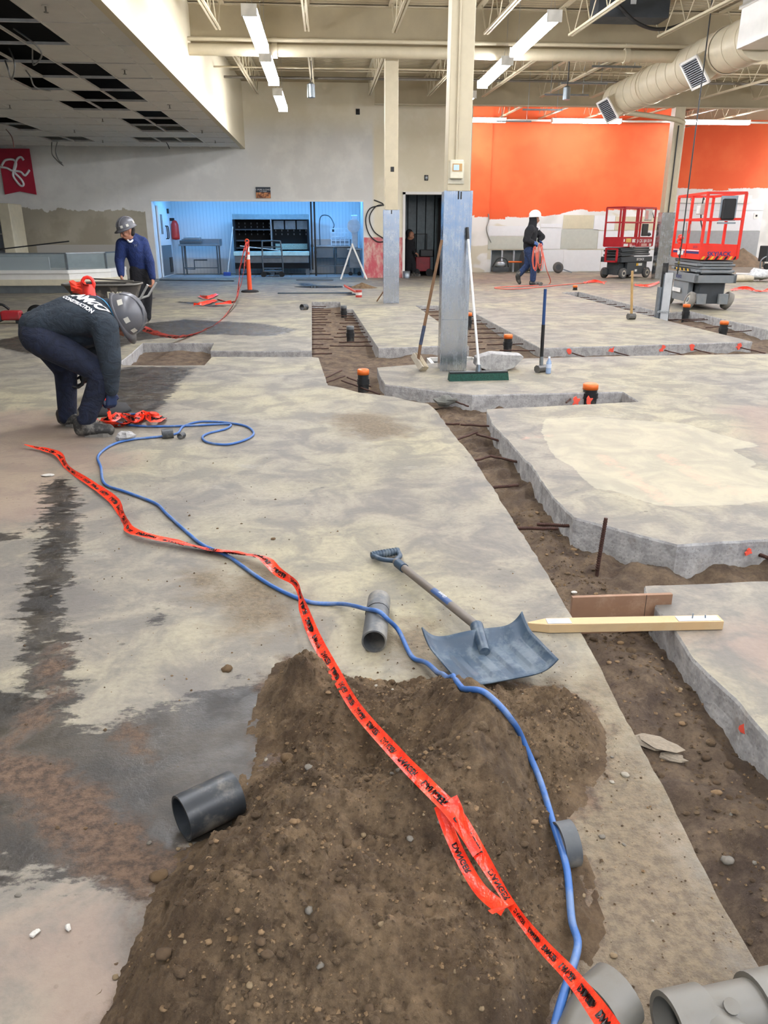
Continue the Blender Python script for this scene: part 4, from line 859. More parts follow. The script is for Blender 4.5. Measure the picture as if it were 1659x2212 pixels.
# main strip: lies on the slab, then runs taut over the heap towards the viewer
A = [(52,960,.03),(100,972,.02),(128,983,.03),(148,1012,.02),(205,1050,.02),(250,1085,.025),(270,1125,.02),(292,1150,.03),(400,1176,.02),(470,1190,.02),(560,1202,.045),(600,1235,.05),(640,1262,.06),(655,1310,.05),(680,1375,.06),(725,1455,.10),(770,1530,.18),(850,1622,.25),(930,1705,.27),(985,1762,.26),(1040,1850,.22),(1105,1955,.19),(1170,2040,.23),(1240,2115,.30),(1318,2222,.38),(1370,2300,.42)]
tape('danger_tape', 'long red danger tape stretching from the slab over the soil heap', [G(x,y_,z) for x,y_,z in A], [.015,.04,.045,.03,.045,.05,.04,.048,.05,.05,.055,.04,.028,.04,.042,.036,.032,.032,.033,.035,.028,.018,.022,.025,.03,.03], [0,.4,.2,1.0,.3,.6,.9,.3,-.3,-.3,-.2,.6,1.3,.8,.5,.5,.6,.5,.4,.3,.5,.9,.7,.5,.5,.5])
tk = thing('tape_knot', 'knotted second strand of red tape with loose tails over the heap', 'tape', G(1040,1860,.2))
W0 = Vector(tk.location)
for B, ww in [([(950,1740,.26),(968,1790,.22),(1000,1860,.19),(1040,1925,.17),(1090,1965,.18)],.026),([(1105,1955,.19),(1085,1962,.20),(1060,1972,.20)],.022),([(978,1722,.30),(990,1750,.28),(1005,1800,.26),(1030,1845,.23)],.02)]:
    o = tape('strand', '', [G(x,y_,z) for x,y_,z in B], ww, [.5]*len(B), parent=tk); o.location = -W0
# tape under the man, thrown in a pile
A = [(215,905,.02),(240,905,.06),(265,895,.03),(290,905,.08),(310,893,.03),(330,905,.07),(352,902,.02),(320,898,.04),(280,915,.02),(250,918,.02),(225,912,.03)]
tape('danger_tape', 'crumpled pile of red tape on the floor at the crouching worker\'s feet', [G(x,y_,z) for x,y_,z in A], [.06]*11, [0,1.2,.3,1.5,.2,1.0,.4,1.4,.2,.9,.3], crumple=.6)
A = [(232,868,.18),(234,885,.10),(238,905,.02)]
tape('danger_tape', 'short red tape end hanging from the crouching worker\'s hand', [AY(x,y_,5.62) for x,y_,z in A], .035, .7)
# ------------------------------------------------------------------ snow shovel
M_SCOOP = mat('blue_grey_shovel_plastic', '#2f4254', .45, var=.15, scale=9, dirt='#7d878c', dscale=7, damt=.4); M_HAND = mat('grey_brown_shovel_handle', '#6b635b', .55, var=.15, scale=5)
gp = G(846,1206,.03); sp_ = G(1004,1372,.075); fy = (sp_-gp); fy = Vector((fy.x, fy.y, 0)).normalized()
sh = thing('snow_shovel', 'blue grey plastic snow shovel with a D grip lying by the heap', 'shovel', (sp_.x, sp_.y, 0))
fx = fy.cross(Vector((0,0,1))); yv = (fy+Vector((0,0,.10))).normalized(); Ms = frame(Vector((.035,-.03,.035)), -fx, yv) @ Matrix.Scale(.74, 4)
if (Ms.to_3x3() @ Vector((0,0,1))).z < 0: Ms = frame(Vector((.035,-.03,.035)), fx, yv) @ Matrix.Scale(.74, 4)
NU, NV = 65, 22; V = []
for j in range(NV+1):
    v = j/NV
    for i in range(NU+1):
        u = -1+2*i/NU; rib = .013*(1 if math.sin(u*15) > 0 else 0)*min(1, max(0, (v-.18)/.1))*min(1, max(0, (.93-v)/.06))*(abs(u) < .84)
        x = u*(.245-.012*v+.012*abs(u)**6); y_ = -.03+.36*v - .02*(1-abs(u)**2)*0
        z = .085*abs(u)**6*(1-.35*v)+.085*max(0, 1-v/.35)**2.2*(1-.35*abs(u)**2)+rib
        if v > .96: z += .0
        V.append(Ms @ Vector((x, y_, z)))
mb = MB(); mb.add(V, [(j*(NU+1)+i, j*(NU+1)+i+1, (j+1)*(NU+1)+i+1, (j+1)*(NU+1)+i) for j in range(NV) for i in range(NU)], True)
o = mb.build('scoop', M_SCOOP, sh); md = o.modifiers.new('thick', 'SOLIDIFY'); md.thickness = .006; md.offset = 0
h0 = Ms @ Vector((0,.10,.03)); h1 = Ms @ Vector((-.045,-.09,.075)); g_l = gp-Vector((sp_.x, sp_.y, 0)); ax = (h1-g_l).normalized()
MB().cyl(h0, h1, .018, .024, n=14).build('socket', M_SCOOP, sh); MB().cyl(h1, g_l+ax*.05, .0165, n=14).build('handle', M_HAND, sh)
sd_ = ax.cross(Vector((0,0,1))).normalized(); c = g_l+ax*.04
gr = MB().tube(smooth_path([c+ax*.05, c, c-sd_*.045-ax*.05, c-sd_*.062-ax*.115],5), .0115, 8).tube(smooth_path([c+ax*.05, c, c+sd_*.045-ax*.05, c+sd_*.062-ax*.115],5), .0115, 8).cyl(c-sd_*.068-ax*.115, c+sd_*.068-ax*.115, .0165, n=12).cyl(c+ax*.03,c+ax*.10,.021,n=12).build('d_grip', M_SCOOP, sh)
for k in range(9): q = c-ax*.115+sd_*(-.056+k*.014); MB().cyl(q-sd_*.0035, q+sd_*.0035, .019, n=12).build('grip_rib', M_SCOOP, gr)
m0 = h1.lerp(g_l, .35); rr = ax.cross(sd_).normalized(); rr = rr if rr.z > 0 else -rr
ML = frame(m0+rr*.0168, -ax, -sd_ if (-ax).cross(-sd_).dot(rr) > 0 else sd_)
mb = MB(); 
for k in range(7):
    a = -.9+k*.3
    mb.add([m0+ax*s*.075+(rr*math.cos(q)+sd_*math.sin(q))*.0172 for s in (-1,1) for q in (a, a+.3)], [(0,1,3,2)])
mb.build('handle_label', mat('blue_label', '#35507d', .4), sh)
lettering('label_lettering', 'Garant', .022, mat('white_print', '#e8e8e8', .5), sh, ML @ Matrix.Translation((0,0,.0012)))
# ------------------------------------------------------------------ stake, form board, steel stake
M_PINE = mat('pale_pine', '#c2a67c', .7, var=.12, scale=3, dirt='#b58f5e', dscale=6, damt=.35); M_FORM = mat('brown_form_board', '#8b6a52', .7, var=.12, dirt='#b59a80', dscale=5, damt=.4)
a = G(1140,1352,.02); b = G(1556,1344,.02); d = (b-a).normalized(); n_ = Vector((-d.y, d.x, 0)); Ls = (b-a).length
sk = thing('wooden_stake', 'pale pointed wooden stake laid across the trench', 'stake', ((a.x+b.x)/2, (a.y+b.y)/2, 0)); Mk = frame(a-Vector(sk.location)-Vector((0,0,.018)), d, n_)
mb = MB(); W2 = .026; H2 = .036
mb.add([(0,-.004,0),(0,.004,0),(0,.004,H2*.9),(0,-.004,H2*.9),(.075,-W2,0),(.075,W2,0),(.075,W2,H2),(.075,-W2,H2),(Ls,-W2,0),(Ls,W2,0),(Ls,W2,H2),(Ls,-W2,H2)], [(0,3,2,1),(0,1,5,4),(1,2,6,5),(2,3,7,6),(3,0,4,7),(4,5,9,8),(5,6,10,9),(6,7,11,10),(7,4,8,11),(8,9,10,11)], False, Mk); mb.build('shaft', M_PINE, sk, bevel=.002)
for x0, x1 in ((.07,.16),(Ls-.17,Ls-.01)): MB().box(x0,x1,-W2*.8,W2*.7,H2,H2+.0015,Mk).build('grey_smear', mat('grey_smear', '#a7aaae', .6), sk)
MB().cyl((Ls-.11,0,H2),(Ls-.11,0,H2+.022),.0025,n=6,M=Mk).build('nail', M_GAL, sk); MB().cyl((Ls-.06,0,H2),(Ls-.06,.004,H2+.012),.0025,n=6,M=Mk).build('nail', M_GAL, sk)
a = G(1237,1316,0); b = G(1453,1308,0)
fb = thing('form_board', 'brown form board standing on edge in the trench behind the stake', 'board', ((a.x+b.x)/2, (a.y+b.y)/2+.02, -.12)); h = (b.x-a.x)/2
MB().box(-h,h,-.009,.009,-.0,.165).build('board', M_FORM, fb, bevel=.0015); MB().box(-h+.30,-h+.302,-.0095,-.008,.0,.165).build('seam', M_INK, fb)
a = G(1290,1230,-.13); b = AY(1309,1119,a.y+.02)
mb = MB(); mb.tube([a-Vector((0,0,.05)), a.lerp(b,.5), b], .0095, 8); d = (b-a).normalized()
for i in range(int((b-a).length/.012)): q = a+d*(i*.012); mb.cyl(q, q+d*.004, .0112, n=8)
mb.build('steel_stake', M_REBAR, label='rusty rebar stake driven upright into the trench', cat='rebar')
# broken concrete flakes in the trench, rag, stone chunks, scraps
def chunk(name, label, c, r, m, cat='concrete chunk', flat=.6, seed=1, rz=0, group=None, amp=.5):
    mb = lump(seed, flat, amp, 8); o = mb.build(name, m, label=label, cat=cat, group=group); o.data.polygons.foreach_set('use_smooth', [False]*len(o.data.polygons)); o.scale = r; o.location = c; o.rotation_euler = (0,0,rz); return o
for px, py, s, lab in [(1420,1610,(.075,.035,.012),'larger flat concrete flake lying in the near trench'),(1450,1640,(.045,.02,.01),'smaller flat concrete flake lying in the near trench')]:
    p = onsurf(px, py); chunk('concrete_flake', lab, p+Vector((0,0,.008)), s, mat('dusty_flake', '#837868', .9, var=.15), flat=1, seed=px, rz=-.6, group='concrete flakes')
p = G(272,952); chunk('concrete_chunk', 'pale pointed concrete chunk beside the crouching worker', p+Vector((0,0,.035)), (.07,.05,.06), M_CUT, seed=4, rz=.4)
p = G(960,868,-.07); t = chunk('dusty_bag', 'dusty grey crumpled plastic bag in the trench', p+Vector((0,0,.01)), (.10,.07,.06), mat('grey_film', '#77776f', .35, var=.3, scale=30, bump=.8), 'bag', .8, 9)
for i, (px, py, s, lab) in enumerate([(103,1028,.04,'crumpled white paper scrap beside the dark tyre track'),(76,2020,.012,'white flake on the pale slab at the lower corner'),(148,2008,.010,'smaller white flake on the pale slab at the lower corner'),(1240,1282,.014,'pinkish paper scrap near the form board')]):
    p = onsurf(px, py); chunk('paper_scrap', lab, p+Vector((0,0,.006)), (s,s*.6,.005), mat('white_paper', '#bdb9b0', .8), 'scrap', 1, i+20, i)
# ================================================================== pipe stubs standing in the trenches
M_CAP = mat('orange_test_cap', '#e8722c', .45, var=.08); M_STUB = mat('black_stub_pipe', '#191a1b', .5, var=.25, dirt='#6f6a60', dscale=6, damt=.3)
for px, yt, yb, capm, r, lab in [(785,797,847,1,.055,'capped black pipe stub where the narrow trench meets the near slab edge'),(757,704,738,2,.055,'dark pipe stub without orange cap halfway along the narrow trench'),(743,660,688,2,.055,'dark pipe stub at the far end of the narrow trench'),
    (1011,675,712,1,.055,'orange capped pipe stub partly behind the near column'),(1096,722,760,1,.055,'orange capped pipe stub beside the broken concrete block'),(1272,828,876,1,.065,'largest orange capped pipe stub, in the short trench before the patched slab'),
    (1241,616,638,1,.055,'farthest orange capped pipe stub at the trench end beside the slab'),(1479,657,694,1,.06,'orange capped pipe stub before the near lift wheels'),(1560,693,728,1,.06,'orange capped pipe stub near the photo edge below the near lift')]:
    b = G(px, yb, -.13); zt = AY(px, yt, b.y).z; t = thing('pipe_stub', lab, 'pipe stub', b, group='pipe stubs in the trenches'); h = zt-b.z
    MB().cyl((0,0,-.05),(0,0,h-.045),r,n=20).build('pipe', M_STUB, t); MB().cyl((0,0,h*.38),(0,0,h*.58),r*1.14,n=20).build('collar', M_STUB, t); MB().cyl((0,0,h*.36),(0,0,h*.39),r*1.2,n=20).build('collar_rim', M_STUB, t)
    if capm == 1: MB().lathe([(0,h),(r*.9,h),(r*1.08,h-.008),(r*1.1,h-.055),(r*.98,h-.055)],20).build('cap', M_CAP, t)
    else: MB().lathe([(0,h),(r*.9,h),(r*1.04,h-.006),(r*1.04,h-.05)],20).build('cap', M_ABS2, t)
b = G(775,642); t = thing('paint_can', 'small red and white marking can standing behind the narrow trench', 'can', b); MB().cyl((0,0,0),(0,0,.16),.075,n=14).build('can_body', mat('red_can', '#b8433a', .4), t); MB().cyl((0,0,.05),(0,0,.11),.0765,n=14).build('can_label', mat('white_can', '#ddd6cf', .4), t)
# sump frame beside the near column
t = thing('sump_frame', 'open square drain sump with pale frame behind the near column', 'drain', (1.48, 8.97, -.15))
mb = MB()
for a in ((-.30,.30,-.34,-.30),(-.30,.30,.28,.32),(-.30,-.26,-.34,.32),(.26,.30,-.34,.32)): mb.box(*a, .06, .12)
mb.build('frame', mat('pale_sump_frame', '#c9c7bf', .6), t); MB().box(-.27,.27,-.31,.29,.0,.075).build('dark_well', M_INK, t)
# ================================================================== brooms, hammers, bottle, block
M_WOODH = mat('worn_wood_handle', '#7a5c42', .65, var=.15, scale=9); M_BRIST = mat('pale_bristles', '#b9ab90', .9, var=.2, scale=60, bump=.8, bscale=120); M_GREENB = mat('dark_green_bristles', '#1f4a3e', .85, var=.35, scale=70, bump=.9, bscale=160)
b = G(903,800); tp = Vector((1.165, 8.09, AY(951,518,8.09).z)); t = thing('old_broom', 'old wooden push broom with blue taped handle leaning on the near column', 'broom', b)
hd = Vector((0,0,.16)); e = tp-b; mid = hd.lerp(e, .27); m2 = hd.lerp(e, .10)
MB().cyl(mid, e, .0165, .0145, n=10).build('handle', M_WOODH, t); MB().cyl(m2, mid, .019, n=10).build('blue_tape_wrap', mat('blue_grey_tape', '#3f4a60', .6, var=.3, scale=40), t); MB().cyl(hd-Vector((0,0,.05)), m2, .017, n=10).build('handle_end', M_WOODH, t)
Mb = frame((0,0,.09), (.35,-.75,-.55), (.2,.2,.9)); MB().box(-.11,.11,-.03,.03,0,.03,Mb).build('head', mat('pale_wood_block', '#a89f8e', .7), t, bevel=.004); MB().box(-.11,.11,-.04,.04,-.065,0,Mb).build('bristles', M_BRIST, t)
a = G(970,822); b2 = G(1095,819); c = (a+b2)/2; t = thing('push_broom', 'wide push broom with green bristles and white handle before the near column', 'broom', (c.x, c.y, 0)); h = (b2-a).length/2; Mb = Matrix.Rotation(math.atan2((b2-a).y, (b2-a).x), 4, 'Z')
MB().box(-h,h,-.03,.03,.068,.088,Mb).build('head', mat('black_broom_block', '#1d2322', .5), t, bevel=.004)
mb = MB()
for k in range(46):
    x = -h+.012+k*(2*h-.024)/45
    for yy_ in (-.025,.0,.025): mb.add([(x-.011,yy_-.014,.07),(x+.011,yy_-.014,.07),(x+.011,yy_+.014,.07),(x-.011,yy_+.014,.07),(x-.016+random.uniform(-.004,.004),yy_-.03,0),(x+.016,yy_-.03+random.uniform(-.004,.004),0),(x+.016,yy_+.03,0),(x-.016,yy_+.03,0)], [(0,1,5,4),(1,2,6,5),(2,3,7,6),(3,0,4,7),(4,5,6,7)], False, Mb)
mb.build('bristles', M_GREENB, t, kind='stuff')
tp = Vector((1.42, 8.09, AY(1006,494,8.09).z))-Vector(t.location); j = Vector((0,.0,.085)); MB().cyl(j, j+Vector((0,0,.07)), .03, .02, n=10).build('socket', M_GAL, t); MB().cyl(j+Vector((0,0,.06)), tp, .0125, n=10).build('handle', mat('white_handle', '#dcdcda', .35), t); k2 = tp.lerp(j, .075); MB().cyl(k2, tp+Vector((0,0,.01)), .0165, n=10).build('grip', M_BLACK, t)
def sledge(label, px, py, ptx, pty, hm, r, hr, band=None):
    b = G(px, py); tp = AY(ptx, pty, b.y); t = thing('sledge_hammer', label, 'hammer', b); e = tp-b
    mb = MB(); oc = [(hr*math.cos(math.pi/8+i*math.pi/4), hr*math.sin(math.pi/8+i*math.pi/4)) for i in range(8)]
    mb.prism(oc, -.065, .065, Matrix.Translation((0,0,hr*.93)) @ Matrix.Rotation(.6 if band else .2, 4, 'Z') @ Matrix.Rotation(math.pi/2, 4, 'Y')); mb.build('head', mat('grey_hammer_steel', '#6f6e6b', .45, metal=.6, dirt='#8c8579', damt=.5), t, bevel=.006)
    MB().cyl((0,0,hr*1.2), e, r*1.15, r, n=12).build('handle', hm, t)
    if band: MB().cyl(Vector((0,0,hr*1.7)), Vector((0,0,hr*1.7)).lerp(e,.12), r*1.25, n=12).build('collar', M_GAL, t); MB().cyl(Vector((0,0,0)).lerp(e,.12), Vector((0,0,0)).lerp(e,.58), r*1.2, n=12).build('black_grip', M_BLACK, t)
sledge('sledge hammer standing on its head with blue and black handle by the bottle', 1168, 804, 1178, 624, mat('navy_handle', '#1f3f6e', .4), .016, .042, True)
sledge('far sledge hammer standing on its head with tan wooden handle', 1363, 690, 1366, 585, mat('tan_handle', '#b08f5c', .6), .02, .055)
b = G(1184, 807); zt = AY(1184, 770, b.y).z
t = thing('water_bottle', 'clear bluish water bottle standing beside the sledge hammer', 'bottle', b); s = zt/.22
tt = NT('bluish_clear_plastic'); M_BOT = tt.out(L('#9fb8da'), .12, 0.0, Alpha=.75)
MB().lathe([(0,0),(.03,0),(.034,.01),(.033,.06),(.030,.07),(.034,.08),(.034,.13),(.030,.155),(.013,.185),(.013,.2)],18,Matrix.Scale(s,4)).build('body', M_BOT, t); MB().lathe([(.0345,.075),(.0345,.125)],18,Matrix.Scale(s,4)).build('label', mat('pale_label', '#c3cfe2', .4), t); MB().lathe([(0,.218),(.014,.217),(.015,.198)],14,Matrix.Scale(s,4)).build('cap', mat('white_cap', '#d4dbe8', .4), t)
bp = [(1028,790),(1030,773),(1060,764),(1128,768),(1132,772),(1110,795),(1090,802),(1050,800)]; Yb = G(1080,802).y+.02; q = [AY(x,y_,Yb) for x,y_ in bp]; c = Vector((sum(p.x for p in q)/8, Yb, 0))
t = thing('concrete_block', 'large broken concrete block lying on the slab by the near column', 'concrete block', c); n = len(q); mb = MB(); V = [Vector((p.x-c.x, 0, max(0,p.z))) for p in q]
Vb = [Vector((v.x*.85+.06, .30, v.z*.92)) for v in V]; Vm = [Vector((v.x*1.01, .15, v.z*1.02)) for v in V]
mb.add(V+Vm+Vb, [tuple(range(n)), tuple(reversed(range(2*n,3*n)))]+[(i,i+n,(i+1) % n+n,(i+1) % n) for i in range(n)]+[(i+n,i+2*n,(i+1) % n+2*n,(i+1) % n+n) for i in range(n)]); o = mb.build('block', M_CUT, t, bevel=.008)
# ================================================================== galvanised channel post with chain in the far trench
b = G(1427, 700, -.13); zt = AY(1434, 589, b.y).z; t = thing('channel_post', 'grey galvanised channel post with a chain, standing in the trench before the near lift', 'post', b); h = zt-b.z
M_ZINC = mat('pale_galvanised', '#c2c5c6', .5, metal=.1, var=.08, dirt='#8d9296', damt=.4)
MB().box(-.03,.12,-.02,-.012,-.03,h).build('front_web', M_ZINC, t); MB().box(-.04,-.03,-.02,.13,-.03,h*.97).build('side_flange', M_GAL, t); MB().box(.112,.12,-.02,.05,-.03,h).build('lip', M_ZINC, t)
MB().box(-.09,-.045,.02,.11,-.03,h*.72).build('second_channel', M_GAL, t); MB().cyl((-.01,.06,h*.2),(-.01,.06,h+.16),.05,n=14).build('black_pipe', M_STUB, t)
for k in range(9): MB().tube([(-.08+k*.024+.017*math.cos(a), -.03, h*.24+.014*math.sin(a)+.012*(k % 2)) for a in [i*math.pi/4 for i in range(8)]], .004, 5, closed=True).build('chain_link', M_ZINC, t)
# ================================================================== delineator posts and their tape
M_DEL = mat('orange_delineator', '#f0552a', .4, var=.06); M_REFL = mat('white_reflective_band', '#dcdcd8', .3); M_RUB = mat('black_rubber', '#232323', .8)
def delineator(label, b, top, m):
    t = thing('delineator_post', label, 'post', b); h = top-b.z
    MB().lathe([(0,.06),(.10,.06),(.20,.045),(.22,.02),(.22,0),(0,0)],8).build('base', M_RUB, t); MB().lathe([(.058,.05),(.05,h*.5),(.047,h*.92),(.035,h*.95)],16).build('tube', m, t)
    MB().tube([(.045*math.cos(a), 0, h*.955+.05*math.sin(a)) for a in [i*math.pi/6 for i in range(12)]], .014, 6, closed=True).build('handle_loop', m, t)
    for z in (.62,.76): MB().lathe([(.0515,h*z),(.0505,h*(z+.09))],16).build('reflective_band', M_REFL, t)
    return t
b1 = G(540,631); delineator('orange delineator post with two white bands before the prep room', b1, AY(538,516,b1.y).z, M_DEL)
b2 = G(226,889); delineator('red orange delineator post behind the crouching worker', b2, AY(176,599,b2.y).z, mat('red_delineator', '#e5372b', .4))
tape('barrier_tape', 'faded red tape sagging from the orange post down to the floor', [AY(536,522,b1.y-.1),AY(528,580,18.3),AY(512,640,16.2),AY(480,690,13.5),AY(440,715,12.0),AY(400,727,11.0),AY(360,726,10.3),AY(320,714,9.6),AY(285,698,8.9)], .075, [.5,1.0,1.2,1.0,.8,.6,.5,.7,.9], m=M_TAPEP, words=True)
tape('barrier_tape', 'red tape running from the red post to the worker\'s hard hat side', [AY(182,612,b2.y-.08),AY(210,640,6.9),AY(240,662,7.4),AY(290,700,8.6)], .06, [.6,.4,.5,.8])
tape('barrier_tape', 'second pink tape strand hanging beside the orange post', [AY(533,524,b1.y-.12),AY(520,570,18.9),AY(516,610,18.0),G(508,652,.02),G(470,646,.02)], .07, [.4,.9,1.2,.6,.2], m=M_TAPEP)
for A, lab in [([(430,640),(450,642),(470,635)],'pink tape scrap lying on the floor before the prep room'),([(418,659),(440,655),(468,648)],'twisted pink tape scrap on the wet patch near the standing worker'),([(1262,611),(1285,607),(1305,612)],'red tape bundle on the floor before the far lift'),([(1370,615),(1400,617),(1425,609)],'red tape curl on the floor between the two lifts'),([(1580,627),(1610,622),(1640,630),(1660,626)],'bright red tape pile on the floor at the right photo edge'),([(465,657),(500,653)],'short pink tape scrap beside the sagging tape')]:
    tape('floor_tape', lab, [G(x,y_,.03+.03*(i % 2)) for i,(x,y_) in enumerate(A)], .075, [.3,1.1,.2,.9][:len(A)], words=False, crumple=.5, k=8, group='tape scraps on the floor')
p = AY(168,622,6.5); chunk('tape_bundle', 'bunched red tape knot tied to the red post top', p, (.07,.05,.06), M_TAPE, 'tape', .9, 31, 0, amp=.8)
# ================================================================== wheelbarrow
M_TUB = mat('dusty_black_tub', '#3a3631', .75, var=.2, scale=6, dirt='#7a7062', dscale=4, damt=.7)
wp = AY(222, 613, 12.3); zr = wp.z; t = thing('wheelbarrow', 'dusty black wheelbarrow full of rubble between the two workers', 'wheelbarrow', (wp.x, 12.3, 0)); T_ = []
def oval(z, sx, sy, off=0): return [(off+sx*math.copysign(abs(math.cos(a))**.6, math.cos(a)), sy*math.copysign(abs(math.sin(a))**.6, math.sin(a)), z) for a in [i*2*math.pi/32 for i in range(32)]]
V = oval(zr,.56,.36)+oval(zr-.30,.40,.24,.05); Vi = oval(zr-.01,.545,.345)+oval(zr-.28,.385,.225,.05)
MB().add(V+[(0,0,0)]*0, [(i,(i+1) % 32,(i+1) % 32+32,i+32) for i in range(32)]+[tuple(reversed(range(32,64)))], True).add(Vi, [(i,i+32,(i+1) % 32+32,(i+1) % 32) for i in range(32)]+[tuple(range(32,64))], True).build('tub', M_TUB, t)
MB().tube(oval(zr,.565,.365), .016, 8, closed=True).build('rim', mat('grey_rim', '#6c6860', .6), t)
lettering('tub_lettering', 'BMR', .13, mat('yellow_white_print', '#d9d4b8', .6), t, frame((.27,-.315,zr-.14), (.99,-.0,-.0), (0,-.12,1)) @ Matrix.Translation((0,0,.045)), bold=.004)
for s in (-1,1): MB().tube([(-.6,s*.1,.18),(-.1,s*.16,.30),(.45,s*.26,.42),(.60,s*.27,zr-.20),(.74,s*.30-.02,zr+.0)], .018, 8).build('handle_bar', mat('pale_grey_bar', '#b7b6b0', .5), t); MB().tube([(.35,s*.22,.40),(.42,s*.24,0),(.25,s*.24,0),(.1,s*.18,.33)], .014, 6).build('leg', M_GAL, t)
Mw = Matrix.Translation((-.62,0,.19)) @ Matrix.Rotation(math.pi/2, 4, 'X'); MB().lathe([(.10,-.04),(.17,-.05),(.19,-.02),(.19,.02),(.17,.05),(.10,.04)],20,Mw).build('wheel', M_RUB, t)
for i in range(7): 
    o = chunk('rubble_piece', 'rubble piece heaped in the wheelbarrow', Vector((wp.x+random.uniform(-.35,.4), 12.3+random.uniform(-.2,.2), zr-.12+random.uniform(-.02,.12))), (random.uniform(.08,.16),random.uniform(.06,.1),random.uniform(.03,.07)), mat('rubble_grey', '#5d564d', .9, var=.2), 'rubble', .8, 40+i, i, group='rubble in the wheelbarrow')
MB().box(-.5,.2,-.02,.05,0,.02,Matrix.Translation((wp.x+.22,12.45,zr+.03)) @ Matrix.Rotation(.06,4,'Y')).build('scrap_board', mat('dark_board', '#57524a', .8), label='dark scrap board lying across the wheelbarrow', cat='board')
# ================================================================== cut-off saw at the left edge
b = G(25, 698); t = thing('cutoff_saw', 'red and black cut-off saw lying on the floor at the left photo edge', 'saw', b, rz=.1)
MB().box(-.13,.18,-.1,.1,.05,.20).build('engine_body', mat('red_saw_shell', '#a8242a', .4, dirt='#5a4038', damt=.5), t, bevel=.03); MB().tube(smooth_path([(-.30,0,.05),(-.28,0,.22),(-.12,0,.30),(.0,0,.22)],5), .022, 8).build('handle', M_BLACK, t); MB().box(-.38,-.12,-.09,.09,.03,.17).build('rear_casing', M_BLACK, t, bevel=.02)
MB().box(.15,.42,-.03,.03,.08,.15).build('arm', M_BLACK, t); MB().cyl((.42,-.015,.14),(.42,.0,.14),.13,n=24).build('disc', M_GAL, t); MB().lathe([(.10,-.03),(.15,-.03),(.15,.03),(.10,.03)],14,Matrix.Translation((.42,-.01,.14)) @ Matrix.Rotation(math.pi/2,4,'X'),a0=0,a1=math.pi).build('guard', M_BLACK, t)
for x in (-.32,.12): MB().box(x-.03,x+.03,-.09,.09,0,.05).build('foot', M_RUB, t)
# floor drains, mound of wet soil far off, soil pile by the far wall
def cone_pile(label, c, r, h, m, seed):
    mb = MB(); N, K = 40, 14; V = []
    for j in range(K+1):
        f = j/K
        for i in range(N):
            a = 2*math.pi*i/N; rr = r*(f*.98+.02)*(1+.15*mnoise.noise(Vector((math.cos(a)*1.5, math.sin(a)*1.5, seed)))); x = rr*math.cos(a); y_ = rr*math.sin(a)*.7
            V.append((x, y_, max(0, h*(1-f)**1.1)+.06*h*mnoise.noise(Vector((x*9/r, y_*9/r, seed))) if f < 1 else -.005))
    mb.add(V, [(j*N+i, (j+1)*N+i, (j+1)*N+(i+1) % N, j*N+(i+1) % N) for j in range(K) for i in range(N)], True); o = mb.build('soil_pile', m, label=label, cat='soil pile', kind='stuff'); o.location = c; return o
cone_pile('sandy soil pile by the far wall behind the near lift', Vector((18.2,34.0,0)), 1.35, .75, mat('grey_brown_sand', '#7d6c58', .95, var=.2, scale=4, bump=.5), 3)
cone_pile('small dark soil pile on the floor beside the middle column', G(782,622), .42, .14, M_SOIL, 5)
# puddle of water beside the pile: a thin clear film
mb = MB(); c = G(700,620); mb.add([(c.x+.75*math.cos(a)*(1+.2*math.sin(3*a)), c.y+.45*math.sin(a), .004) for a in [i*2*math.pi/24 for i in range(24)]], [tuple(range(24))]); tt = NT('puddle_water'); mb.build('puddle', tt.out(L('#5f6468'), .04, 0.0, Specular_IOR_Level=.8), label='shallow water puddle on the floor before the prep room', cat='puddle')
